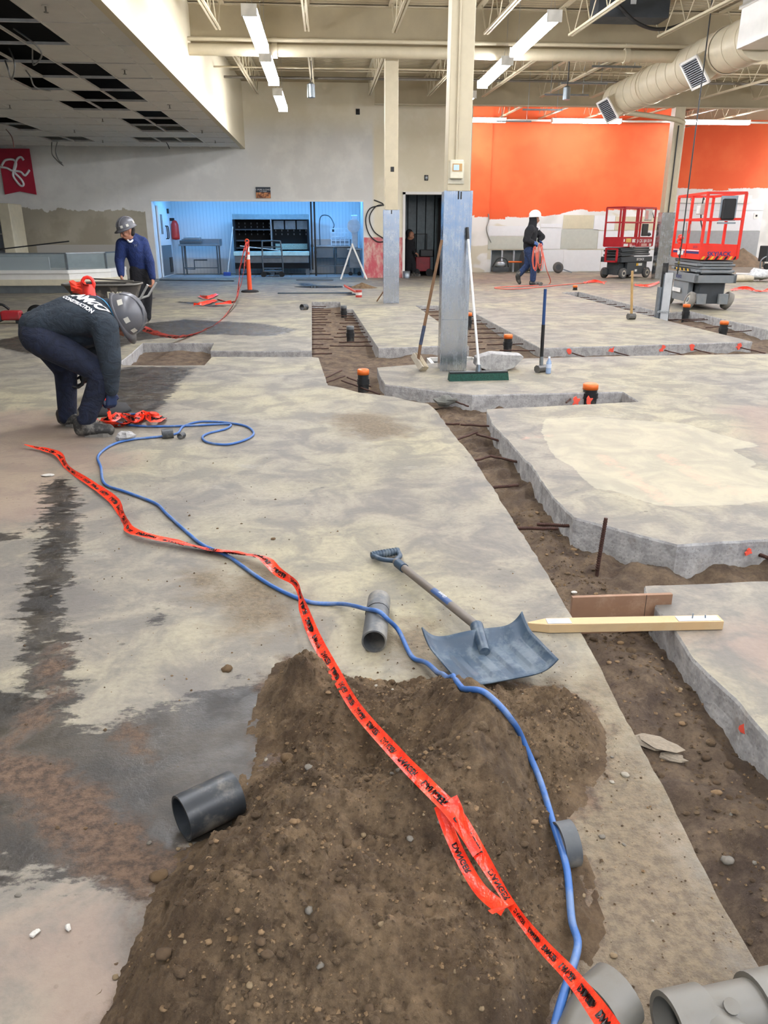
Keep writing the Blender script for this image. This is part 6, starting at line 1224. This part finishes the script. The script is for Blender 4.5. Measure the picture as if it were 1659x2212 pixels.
# ------------------------------------------------------------------ walking worker carrying a coiled cord, facing along +x
YW_ = 22.0
def K(x, y_, dy=0): return AY(x, y_, YW_+dy)
pel = K(1143,537); ch = K(1147,502); nk = K(1153,484); hd = K(1156,473.5); ps3 = thing('person', 'walking worker in black hoodie, blue gloves and white hard hat', 'person', (K(1152,616).x, YW_, 0))
shN, shF = K(1146,495,-.20), K(1151,495,.20); elN, elF = K(1136,519,-.26), K(1171,512,.22); wrN, wrF = K(1152,524,-.24), K(1164,520,.12)
hN, hF = K(1143,541,-.09), K(1143,541,.09); kN, kF = K(1153,573,-.09), K(1139,573,.09); aN, aF = K(1151,604,-.09), K(1122,592,.09)
fd = Vector((1,-.12,-.08)); up = Vector((.08,0,1)); mb = MB(); chain(mb, (pel,.12),(ch,.14),(nk,.06),(hd,.075))
for a, b, c in ((shN,elN,wrN),(shF,elF,wrF)): chain(mb, (ch,.09),(a,.055),(b,.042),(c,.032))
for a, b, c in ((hN,kN,aN),(hF,kF,aF)): chain(mb, (a,.09),(b,.06),(c,.045))
head_forms(mb, hd, fd, up, 1.08); fleshed('body', mb, M_SKIN2, ps3, .012, 3); face_details(ps3, hd, fd, up, 1.08)
mb = MB(); chain(mb, (K(1143,533),.165),(K(1145,520),.18),(ch,.185),(K(1150,488),.12)); chain(mb, (ch,.15),(shN,.115),(elN,.09),(elN.lerp(wrN,.9),.062)); chain(mb, (ch,.15),(shF,.115),(elF,.09),(elF.lerp(wrF,.9),.062)); chain(mb, (K(1150,487),.12),(K(1152,478),.115),(K(1152,470),.115)); fleshed('hoodie', mb, M_BLKH, ps3, .018, 6)
mb = MB(); chain(mb, (K(1143,535),.15),(K(1143,543),.15))
for a, b, c in ((hN,kN,aN),(hF,kF,aF)): chain(mb, (a,.125),(b,.095),(c,.085))
fleshed('jeans', mb, M_JEAN2, ps3, .016, 6)
mb = MB(); hand(mb, wrN, (.95,.1,-.3), (0,.8,-.5), 1.35, .7); fleshed('glove', mb, M_GLOVEB, ps3, .011, 2); mb = MB(); hand(mb, wrF, (.75,-.4,-.5), (0,-.3,-.9), 1.35, .7); fleshed('glove', mb, M_GLOVEB, ps3, .011, 2)
boot(ps3, (aN.x,aN.y,.12), (aN.x+.24,aN.y-.03,0)); hb2 = MB(); chain(hb2, (aF+Vector((0,0,.03)),.085),(aF-Vector((.04,0,.06)),.075),(aF+Vector((-.02,0,-.16)),.065),(aF+Vector((.02,0,-.235)),.05)); fleshed('boot', hb2, M_BOOT, ps3, .015, 4)
hard_hat(ps3, hd+Vector((-.01,0,.062)), (-.10,0,1), (1,-.1,.05), 1.12, M_HATW, False)
p = K(1165,497,-.12)-Vector(ps3.location); MB().tube(smooth_path([p+Vector((-.06,-.02,.14)), p+Vector((-.02,-.05,.07)), p+Vector((-.04,-.06,0))],4), .008, 6).build('drawstring', M_WHITE, ps3)
M_CORD = mat('orange_pink_cord', '#dd6a55', .5)
ct = thing('coiled_cord', 'looped orange cord hanging from the walking worker\'s hands', 'cord', K(1164,545,-.2))
for k, (x0, x1, yt, yb) in enumerate([(1150,1158,533,582),(1152,1160,532,585),(1149,1161,534,578),(1160,1172,527,572),(1163,1174,526,584),(1161,1170,528,579)]):
    cx = (x0+x1)/2; pts = [K(cx+(x1-x0)/2*math.sin(a)*(1 if math.cos(a) < 0 else .8), (yt+yb)/2-(yb-yt)/2*math.cos(a), -.26+.02*k)-Vector(ct.location) for a in [i*2*math.pi/14 for i in range(14)]]
    MB().tube(smooth_path(pts+[pts[0]],3)[:-1], .010, 6, closed=True).build('loop', M_CORD, ct)
cable('thin orange cord trailing from the walking worker\'s hand over the floor', [K(1173,545,-.3),K(1180,580,-.35),G(1188,612,.02),G(1150,617,.015),G(1100,619,.015),G(1068,622,.015),G(1120,624,.015),G(1240,613,.015),G(1310,608,.015)], .012, M_CORD, name='extension_cord', group=None, cat='cord')
# ------------------------------------------------------------------ worker seen in the dark doorway
YD = 26.9
def D(x, y_, dy=0): return AY(x, y_, YD+dy)
ps4 = thing('person', 'worker in black clothes bending in the dark doorway', 'person', (D(888,588).x, YD, 0)); hd = D(888,509,-.1); fd = Vector((.8,-.5,-.3)); up = Vector((.2,-.1,1))
mb = MB(); chain(mb, (D(881,550),.12),(D(882,525),.13),(hd,.075)); head_forms(mb, hd, fd, up, 1.08); chain(mb, (D(880,552),.09),(D(882,570),.06),(D(880,586),.05)); chain(mb, (D(884,552),.09),(D(892,570),.06),(D(893,585),.05)); chain(mb, (D(886,522),.06),(D(893,540,-.1),.045),(D(898,546,-.2),.03)); hand(mb, D(897,546,-.2), (.8,-.2,-.5), (0,.3,-.9), 1.2, .6); fleshed('body', mb, M_SKIN2, ps4, .013, 3); face_details(ps4, hd, fd, up, 1.05)
mb = MB(); chain(mb, (D(880,552),.19),(D(883,528),.20),(D(886,514),.13)); chain(mb, (D(886,522),.11),(D(893,540,-.1),.085),(D(896,545,-.18),.065)); chain(mb, (D(885,508),.13),(D(884,503),.125)); fleshed('hoodie', mb, M_BLKH, ps4, .018, 5)
mb = MB(); chain(mb, (D(880,552),.17),(D(882,570),.11),(D(880,584),.09)); chain(mb, (D(884,552),.17),(D(892,570),.11),(D(893,583),.09)); fleshed('trousers', mb, M_BLKP, ps4, .018, 5)
for x in (880, 893): p = D(x,586); boot(ps4, (p.x,p.y,.10), (p.x+.2,p.y-.12,0))
# ================================================================== banner, poster, small wall marks
M_RED = mat('banner_red', '#b0203c', .6, var=.06)
q = [AY(x,y_,25.9) for x,y_ in [(-6,322),(62,321),(75,419),(40,415),(5,420)]]; t = thing('wall_banner', 'red hanging banner with white script letters on the shaded back wall', 'banner', ((q[0].x+q[1].x)/2, 25.93, q[4].z)); B0 = Vector(t.location); B0.y = 25.93
hw = (q[1].x-q[0].x)/2; hh_ = q[1].z-q[4].z
MB().add([(-hw,0,hh_),(hw,0,hh_),(hw+.02,0,0),(0,0,.09),(-hw,0,0),(-hw,.03,hh_),(hw,.03,hh_),(hw+.02,.03,0),(0,.03,.09),(-hw,.03,0)], [(0,4,3,2,1),(5,6,7,8,9),(0,1,6,5),(1,2,7,6),(2,3,8,7),(3,4,9,8),(4,0,5,9)]).build('cloth', M_RED, t)
def bs(x, z): return ((x-.5)*2*hw, -.012, hh_*(1-z))
for pts in ([(.05,.37),(.2,.25),(.45,.24),(.52,.33),(.40,.48),(.2,.42),(.0,.40)],[(.40,.48),(.55,.25),(.70,.18),(.78,.25)],[(.52,.33),(.40,.48),(.38,.62),(.55,.80),(.66,.78),(.60,.66),(.42,.52)],[(.40,.48),(.62,.50),(.75,.58),(.92,.46)]):
    MB().tube(smooth_path([bs(*p) for p in pts],6), .035, 6).build('script_stroke', M_WHITE, t)
pp = AY(552,404,25.95); pq = AY(585,428,25.95); t = thing('wall_poster', 'small dark poster with food picture above the prep room opening', 'poster', ((pp.x+pq.x)/2, 25.96, pq.z)); w_ = (pq.x-pp.x)/2; h_ = pp.z-pq.z
MB().box(-w_,w_,0,.03,0,h_).build('panel', mat('poster_navy', '#1e2a38', .5), t)
tt = NT('food_print'); n = tt.noise(9, 6, .7); MB().box(-w_,w_,-.004,0,0,h_*.52).build('food_picture', tt.out(tt.mix(tt.ramp(n,.42,.58), L('#5a2a18'), L('#d9925a')), .5), t)
lettering('poster_lettering', 'BEEF, PORK & CHICKEN', .062, M_WHITE, t, Matrix.Translation((0,-.006,h_*.76)) @ RX()); lettering('poster_subline', 'CUT FRESH', .045, M_WHITE, t, Matrix.Translation((0,-.006,h_*.60)) @ RX())
for px, py, lab in [(773,241,'small black sensor high on the back wall'),(921,384,'small dark outlet box on the wall above the doorway')]:
    p = AY(px,py,25.96); t = thing('wall_box', lab, 'wall box', p); MB().ell((0,0,0),.05,.03,.07,10,7).build('cover', M_BLACK if px < 800 else M_GAL, t); MB().box(-.06,.06,.02,.04,-.08,.08).build('plate', M_WIREB, t)
p = AY(1634,466,35.15); t = thing('wall_outlet', 'small grey outlet on the far grey drywall', 'outlet', p); MB().box(-.12,.12,0,.02,-.12,.12).build('plate', M_TRIMW, t); MB().box(-.04,.04,-.01,0,-.04,.04).build('socket', M_BLACK, t)
cable('coil of grey cable hanging on the wall beside the middle column', [AY(x,y_,25.97) for x,y_ in [(808,432),(828,442),(800,450),(790,475),(797,505),(815,522),(832,518),(808,500),(798,470),(812,446),(830,443)]], .018, M_WIREB, group='wall cables')
cable('thin cable loop hanging on the white drywall', [AY(1055,462,29.4),AY(1056,475,29.4),AY(1051,492,29.35),AY(1054,508,29.4),AY(1061,524,29.4)], .02, M_WIRE, group='wall cables')
# ================================================================== left: shelf tower and open glass display case
M_CREAMP = mat('cream_panel', '#d8cfb4', .55, var=.05); M_CASE = mat('white_case_skin', '#e4e2da', .4, var=.03); M_GLASSG = None
tt = NT('grey_green_glass'); M_GLASSG = tt.out(L('#8fa0a2'), .08, 0.0, Alpha=.28)
a = AY(5,440,24.8); b = AY(30,440,24.8); t = thing('shelf_tower', 'tall cream shelf tower at the left photo edge', 'shelf', (a.x, 24.9, 0)); hz_ = a.z; dx = b.x-a.x
MB().box(0,dx,-.5,.5,0,hz_).build('side_panel', M_CREAMP, t, bevel=.03); MB().box(-1.3,0,.4,.45,0,hz_).build('back_panel', mat('grey_blue_back', '#9aa0a8', .5), t)
for k in range(5): MB().box(-1.3,0,-.35,.4,.5+k*.42,.53+k*.42).build('shelf_board', M_TRIMW, t)
cx0 = AY(146,640,19.9).x; z1 = AY(140,605,20.0).z; z2 = AY(140,583,20.0).z; z3 = AY(140,546,20.0).z
fl = G(146,634); t = thing('display_case', 'low white open display case with glass guards at the left', 'display case', (fl.x, 20.3, 0))
def case_ring(x, y_, z, off): return [(-5.5,y_,z),(x,y_,z)]
zb = .18; zt_ = AY(146,583,20.0).z; zg = AY(146,547,20.0).z; poly = [(-4.5,-.45),(.05,-.45),(.85,.35),(.95,1.6),(-4.5,1.6)]; pin = [(-4.5,-.35),(.0,-.35),(.72,.38),(.82,1.5),(-4.5,1.5)]
MB().prism([(x*.98-.03,y_*.95+.04) for x,y_ in poly], 0, zb).build('plinth', M_GAL, t)
MB().prism(poly, zb, zb+.14).build('bumper', M_CREAMP, t, bevel=.03); MB().prism([(x*.985,y_*.97+.02) for x,y_ in poly], zb+.14, zt_-.08).build('front_panel', M_CASE, t); MB().prism(poly, zt_-.08, zt_).build('top_ledge', M_CASE, t, bevel=.02); MB().box(-2.2,-2.195,-.452,-.44,zb+.14,zt_-.08).build('panel_joint', M_GAL, t)
gpts = [(-4.5,-.38),(.02,-.38),(.75,.38),(.85,1.45)]
for k in range(3):
    (x0,y0),(x1,y1) = gpts[k],gpts[k+1]; gl = MB().bar((x0,y0,(zt_+zg)/2),(x1,y1,(zt_+zg)/2),.012,zg-zt_).build('glass_guard', M_GLASSG, t)
for x0,y0 in gpts+[(-2.1,-.38)]: MB().box(x0-.025,x0+.025,y0-.025,y0+.025,zt_,zg).build('corner_post', M_GAL, t)
for k in range(3): MB().bar((*gpts[k],zg),(*gpts[k+1],zg),.03,.03).build('top_frame', M_GAL, t)
MB().box(-1.75,-.45,-.2,-.17,zt_-.05,zg-.09).build('white_inner_panel', mat('speckled_white_panel', '#d6dcde', .5, var=.06, scale=40), t); MB().box(-3.1,-2.35,-.2,-.17,zt_-.02,zt_+.28).build('dark_inner_panel', M_DARK, t); MB().box(-4.5,.6,.9,.93,zt_-.1,zg-.04).build('back_guard', mat('case_back', '#9aa3a6', .4), t); MB().box(-4.5,-1.7,-.2,.4,zg,zg+.05).build('dark_lid', M_BLACK, t)
o = MB().bar((-1.9,0,zg+.06),(.0,.1,zg+.27),.03).build('lid_prop', M_BLACK, t)
# ================================================================== prep room equipment
M_INOX = mat('grey_inox', '#8e979e', .35, metal=.7, var=.08); M_INOXD = mat('dark_inox', '#5d666c', .4, metal=.6, var=.08)
def R(x, y_, Y): return AY(x, y_, Y)
a = R(390,527,28.3); b = R(477,527,28.3); t = thing('prep_table', 'steel prep table with backsplash at the left of the prep room', 'table', (a.x, 28.2, 0)); w_ = b.x-a.x; z = a.z
MB().box(0,w_,-.3,.4,z-.06,z).build('table_top', M_INOX, t, bevel=.01); MB().box(0,w_,.38,.42,z,z+.16).build('backsplash', M_INOX, t); MB().box(w_-.03,w_,-.3,.4,z,z+.16).build('side_splash', M_INOX, t)
for x in (.1,w_-.1):
    for y_ in (-.24,.34): MB().cyl((x,y_,0),(x,y_,z-.06),.025,n=8).build('leg', M_INOXD, t)
MB().tube([(.15,-.1,z-.06),(.15,-.1,.2),(.45,-.1,.2),(.45,-.1,.5),(.9,-.1,.5)],.025,6).build('drain_pipe', M_INOXD, t); MB().bar((.1,-.24,.25),(w_-.1,-.24,.25),.03).build('stretcher', M_INOXD, t)
t2 = thing('kitchen_scale', 'low metal weighing machine on the steel prep table', 'scale', (a.x+.38, 28.2, z)); MB().box(-.36,.36,-.2,.2,0,.12).build('base', M_INOXD, t2, bevel=.02); MB().box(-.22,.34,-.16,.16,.12,.22).build('housing', M_INOX, t2, bevel=.02); MB().box(-.2,.3,-.14,.14,.22,.26).build('tray', mat('tray_white', '#c9cdd0', .4), t2)
# dark display cooler
x0 = R(502,462,27.9).x; x1 = R(664,462,27.9).x; t = thing('display_cooler', 'large open display cooler with dark shelves in the prep room', 'cooler', ((x0+x1)/2, 28.1, 0)); W_ = (x1-x0)/2; Z = lambda py: max(0, R(580,py,27.8).z)
MB().box(-W_-.03,W_+.03,-.05,.6,Z(474),Z(462)).build('canopy', mat('grey_canopy', '#7f8a8c', .5), t, bevel=.01); MB().box(-W_,W_,.55,.6,Z(543),Z(474)).build('dark_back', M_DARK, t)
for s in (-1,1): MB().box(s*W_-.03,s*W_+.03,-.1,.6,Z(585),Z(474)).build('side_panel', M_DARK, t)
MB().box(-W_,W_,-.42,.6,Z(568),Z(545)).build('lower_front', mat('grey_front', '#74797c', .45), t, bevel=.02); MB().box(-W_-.02,W_+.02,-.5,.1,Z(552),Z(543)).build('front_ledge', mat('pale_green_ledge', '#bfe0dc', .4), t, bevel=.01); MB().box(-W_,W_,-.36,.5,Z(580),Z(568)).build('kick_band', M_DARK, t)
for x in (-W_+.05,0,W_-.05): MB().box(x-.06,x+.06,-.3,.4,0,Z(580)).build('foot', M_INOXD, t)
for k, (u0, u1, py) in enumerate([(-1,0,496),(-1,0,520),(-1,0,536)]): MB().box(u0*W_+.04,u1*W_-.02,-.05,.55,Z(py)-.02,Z(py)+.02).build('shelf', mat('dark_shelf', '#3d4247', .4, metal=.4), t)
MB().box(-.02,.02,-.05,.6,Z(540),Z(474)).build('divider', M_INOX, t)
for k in range(3): MB().box(.06+k*W_*.32,.04+(k+1)*W_*.32-.03,.45,.5,Z(495),Z(476)).build('reflecting_pane', mat('pale_pane', '#9fb0bd', .15), t)
MB().box(.1,W_-.05,.35,.4,Z(540),Z(527)).build('grate', mat('pale_green_grate', '#8fa79c', .5, var=.4, scale=40), t)
for r in range(4):
    for k in range(12): MB().box(-W_+.1+k*(2*W_-.2)/11,-W_+.13+k*(2*W_-.2)/11,.535,.549,Z(484+r*8),Z(480+r*8)).build('shelf_slot', M_INOXD, t)
MB().bar((-W_+.2,-.3,Z(531)),(.3,-.35,Z(541)),.04,.02).build('loose_trim', M_TRIMW, t)
# hand cart in front of it
c = R(592,596,27.2); t = thing('hand_cart', 'grey tube hand cart standing before the display cooler', 'cart', (c.x, 26.6, 0)); w_ = .30; zt2 = R(590,521,26.6).z
MB().tube(smooth_path([(-w_,0,.12),(-w_-.01,0,zt2*.5),(-w_,.05,zt2-.06),(-w_+.08,.05,zt2),(w_-.08,.05,zt2),(w_,.05,zt2-.06),(w_+.04,0,zt2*.5),(w_+.04,0,.12)],5),.025,8).build('frame', M_INOXD, t)
for z in (.18,.28,.62,.95): MB().cyl((-w_,0,z),(w_,0,z),.018,n=8).build('rung', M_INOXD, t)
for s in (-w_,w_): MB().cyl((s,-.03,.09),(s,.03,.09),.09,n=16).build('wheel', M_RUB, t)
MB().box(-w_,w_,0,.7,.16,.2).build('deck', M_INOXD, t)
# sinks with sprayer
a = R(676,530,28.4); b = R(770,530,28.4); t = thing('triple_sink', 'stainless sink unit with arched sprayer at the right of the prep room', 'sink', (a.x, 28.3, 0)); w_ = b.x-a.x; z = a.z
MB().box(0,w_,-.35,.4,z-.05,z).build('drainboard', M_INOX, t, bevel=.01)
for k in range(2): MB().box(.05+k*w_*.5,.02+(k+1)*w_*.46,-.32,.36,z-.42,z-.05).build('basin', M_INOXD, t, bevel=.02)
for x in (.08,w_*.5,w_-.08): MB().cyl((x,-.28,0),(x,-.28,z-.05),.025,n=8).build('leg', M_INOXD, t); MB().cyl((x,.3,0),(x,.3,z-.05),.025,n=8).build('leg', M_INOXD, t)
MB().box(0,w_,.38,.42,z,z+.2).build('backsplash', M_INOX, t); MB().bar((.08,-.28,.3),(w_-.08,-.28,.3),.03).build('stretcher', M_INOXD, t)
MB().tube(smooth_path([(.25,.3,z),(.25,.3,z+.75),(.35,.28,z+.98),(.6,.2,z+.95),(.75,.1,z+.7),(.72,.1,z+.55)],5),.018,7).build('sprayer', M_INOXD, t); MB().cyl((.72,.1,z+.55),(.72,.08,z+.45),.035,n=8).build('spray_head', M_BLACK, t)
p = R(735,530,28.0); t2 = thing('plastic_crate', 'white lattice plastic crate standing on the sink unit', 'crate', (p.x, 28.2, z)); M_CR = mat('white_crate', '#dfe6ea', .4)
for k in range(5): MB().box(-.32+k*.155,-.29+k*.155,-.02,.02,0,.55).build('bar', M_CR, t2)
for k in range(5): MB().box(-.32,.34,-.02,.02,.03+k*.125,.06+k*.125).build('bar', M_CR, t2)
# meat saw, mop, conduits, board A-frame
p = R(778,597,27.0); t = thing('band_saw', 'grey meat band saw against the prep room side wall', 'saw', (.95, 27.4, 0)); MB().box(-.18,.18,-.2,.2,.25,.85).build('cabinet', mat('saw_grey', '#7d8183', .45), t, bevel=.02); MB().box(-.24,.24,-.28,.28,.85,.89).build('table', M_INOX, t); MB().box(-.1,.12,-.06,.1,.89,1.95).build('column', mat('saw_pale', '#c4ccd2', .4), t, bevel=.03); MB().cyl((-.02,-.12,1.6),(-.02,-.06,1.6),.22,n=20).build('wheel_guard', mat('saw_pale', '#c4ccd2', .4), t)
for s in (-.15,.15): MB().cyl((s,-.15,0),(s,-.15,.25),.03,n=8).build('leg', M_INOXD, t); MB().cyl((s,-.18,.07),(s,-.12,.07),.07,n=12).build('caster', M_RUB, t)
p = R(492,592,27.4); t = thing('floor_mop', 'thin mop with blue head leaning in the prep room', 'mop', (p.x, 27.4, 0)); q = R(503,490,27.7); MB().cyl((0,0,.1),(q.x-p.x,.3,q.z),.014,n=7).build('handle', M_TRIMW, t); MB().box(-.14,.1,-.06,.06,0,.13).build('mop_head', mat('blue_mop', '#2f4fa0', .7), t, bevel=.02)
for k, px in enumerate((675,682)):
    p = R(px,560,26.35); t = thing('black_conduit', ['left of two black conduits dropping in the prep room opening','right of two black conduits dropping in the prep room opening'][k], 'conduit', (p.x, 26.35, .05 if k else .25), group='black conduits'); MB().cyl((0,0,0),(0,0,2.7 if k else 2.5),.028,n=8).build('tube', M_BLACK, t); MB().cyl((0,0,.7),(0,0,.78),.04,n=8).build('coupling', M_BLACK, t)
b0 = G(735,600); b1 = G(795,606); zt3 = AY(762,526,25.4).z; t = thing('white_a_frame', 'two white boards propped as an A-frame before the prep room', 'boards', ((b0.x+b1.x)/2, 25.3, 0)); w_ = (b1.x-b0.x)/2
MB().bar((-w_,0,.0),(-.02,0,zt3),.05,.16,up=(0,1,0)).build('board', M_TRIMW, t); MB().bar((w_,-.06,.0),(-.05,-.06,zt3),.05,.18,up=(0,1,0)).build('board', M_TRIMW, t)
# things beyond the doorway, by the orange wall, far right
p = G(915,583); t = thing('red_machine', 'red wheeled machine with tall handle in the doorway', 'machine', (AY(912,580,27.2).x, 27.2, 0)); MB().box(-.25,.25,-.2,.2,.15,.62).build('body', mat('machine_red', '#7c1f26', .5), t, bevel=.03); MB().tube([(-.25,.1,.6),(-.25,.15,1.35),(.15,.15,1.35),(.15,.1,.6)],.022,7).build('handle', M_BLACK, t); MB().box(-.1,.35,-.22,.1,.62,.85).build('engine', M_BLACK, t, bevel=.03)
for s in (-.22,.22): MB().cyl((s,-.24,.12),(s,-.18,.12),.12,n=14).build('wheel', M_RUB, t)
p = G(873,600); t = thing('steel_bucket', 'small steel bucket at the foot of the door casing', 'bucket', (p.x+.05, 25.7, 0)); MB().lathe([(.10,0),(.12,.22),(.125,.22),(.105,0)],16).build('shell', M_INOX, t); MB().cyl((0,0,0),(0,0,.01),.1,n=16).build('bottom', M_INOX, t)
c = AY(1125,576,28.9); t = thing('cable_reel', 'grey cable reel lying on its side before the orange wall', 'reel', (7.15, 28.95, 0))
MB().cyl((.05,0,.38),(.62,0,.38),.30,n=24).build('cable_winding', mat('grey_winding', '#77746b', .6, var=.2), t)
for x in (.0,.62): MB().cyl((x,0,.38),(x+.04,0,.38),.38,n=24).build('flange', M_LCHAR if x == 0 else M_GAL, t)
for k in range(7): MB().lathe([(.30,-.03),(.335,0),(.30,.03)],24,Matrix.Translation((.10+k*.075,0,.38)) @ Matrix.Rotation(math.pi/2,4,'Y')).build('cable_turn', mat('grey_winding', '#77746b', .6), t)
MB().cyl((-.5,0,.38),(.0,0,.38),.03,n=8).build('axle', M_CAP, t)
t = thing('small_machine', 'small dark pump machine on the floor beside the cable reel', 'machine', (6.35, 28.9, 0)); MB().box(-.3,.3,-.15,.15,.04,.2).build('base', M_LCHAR, t, bevel=.02); MB().ell((0,0,.28),.22,.15,.14,12,8).build('motor', M_GAL, t); MB().tube(smooth_path([(-.3,0,.2),(-.1,0,.5),(.2,0,.48),(.3,0,.2)],4),.02,6).build('handle', M_BLACK, t)
c = G(1203,590); t = thing('transport_wheel', 'grey wheel with short arm lying by the white drywall', 'wheel', (c.x, c.y-.1, 0)); Mw = Matrix.Translation((0,0,.2)) @ Matrix.Rotation(math.pi/2-.25,4,'X'); MB().lathe([(.10,-.05),(.17,-.06),(.2,0),(.17,.06),(.10,.05)],20,Mw).build('tyre', M_TYRED, t); MB().cyl((0,0,-.04),(0,0,.04),.11,n=16,M=Mw).build('hub', M_LCHAR, t); MB().bar((.12,0,.16),(.5,-.05,.03),.07,.04).build('arm', M_GAL, t)
c = G(1640,608); t = thing('plastic_bundle', 'white and grey plastic bundle on the floor at the right photo edge', 'bundle', (c.x, c.y, 0)); mb = lump(50,.7,.6,16); mb.v = [(x*.45,y_*.3,.2+z*.22) for x,y_,z in mb.v]; mb.build('sheeting', mat('white_sheeting', '#cfd0cf', .4, var=.25, scale=14, bump=.7, bscale=20), t); MB().cyl((-.3,-.1,.10),(-1.0,-.2,.10),.10,n=12).build('rolled_end', mat('tan_roll', '#c9bda6', .7), t); MB().cyl((-.95,-.2,.1),(-2.0,.1,.08),.03,n=8).build('grey_rod', M_GAL, t)
a = G(1590,592,.05); b = G(1665,594,.05); spipe('white pipe lying on the far floor right of the near lift', a, b, .045, M_TRIMW, name='loose_pipe')
c = Vector((17.55,31.0,0)); t = thing('black_cart', 'dark equipment cart cut by the right photo edge', 'cart', (c.x, c.y, 0)); MB().box(-.1,.7,-.3,.3,.3,.9).build('body', M_LCHAR, t, bevel=.03); MB().tube(smooth_path([(-.1,-.3,.5),(-.3,-.32,.35),(-.28,-.32,.05)],4),.03,7).build('leg', M_GAL, t)
for s in (.0,.6): MB().cyl((s,-.3,.12),(s,-.24,.12),.12,n=14).build('wheel', M_RUB, t); MB().bar((s,0,.1),(s,0,.32),.05).build('leg', M_GAL, t)
MB().box(-.35,.35,-.25,.25,0,.03,Matrix.Translation((G(842,640).x-.75, G(842,640).y+.6, .03)) @ Matrix.Rotation(.5,4,'Y')).build('red_shovel_blade', mat('dull_red', '#a8463c', .5), label='dull red flat blade lying at the foot of the middle column', cat='shovel')
MB().cyl((0,0,0),(.35,0,.5),.015,n=7).build('spare_handle', M_WOODH).location = (30,0,-5) if False else (1.05, 16.9, .0)
tag(bpy.data.objects['spare_handle'], 'short wooden handle leaning by the middle column', 'handle')
t = thing('window_sign', 'small white sign strip on the far wall behind the near lift', 'sign', AY(1505,430,35.1)); MB().box(-1.0,2.5,-.02,.02,-.16,.16).build('strip', M_TRIMW, t); lettering('strip_number', '63', .22, M_NAVY, t, Matrix.Translation((-.2,-.025,0)) @ RX())

for a, b, lab in [((600,635),(760,634),'long thin metal strip lying on the floor before the prep room'),((345,606),(505,608),'dark floor strip along the prep room threshold beside the table'),((640,606),(720,606),'dark floor strip along the prep room threshold by the sinks')]:
    p = G(*a); q = G(*b); t = thing('floor_strip', lab, 'strip', ((p.x+q.x)/2, (p.y+q.y)/2, 0), group='floor strips'); c = Vector(t.location); MB().bar(p-c+Vector((0,0,.012)), q-c+Vector((0,0,.012)), .07, .02).build('bar', M_INOXD, t); MB().bar(p-c+Vector((0,.03,.026)), q-c+Vector((0,.03,.026)), .012, .012).build('lip', M_INOXD, t)
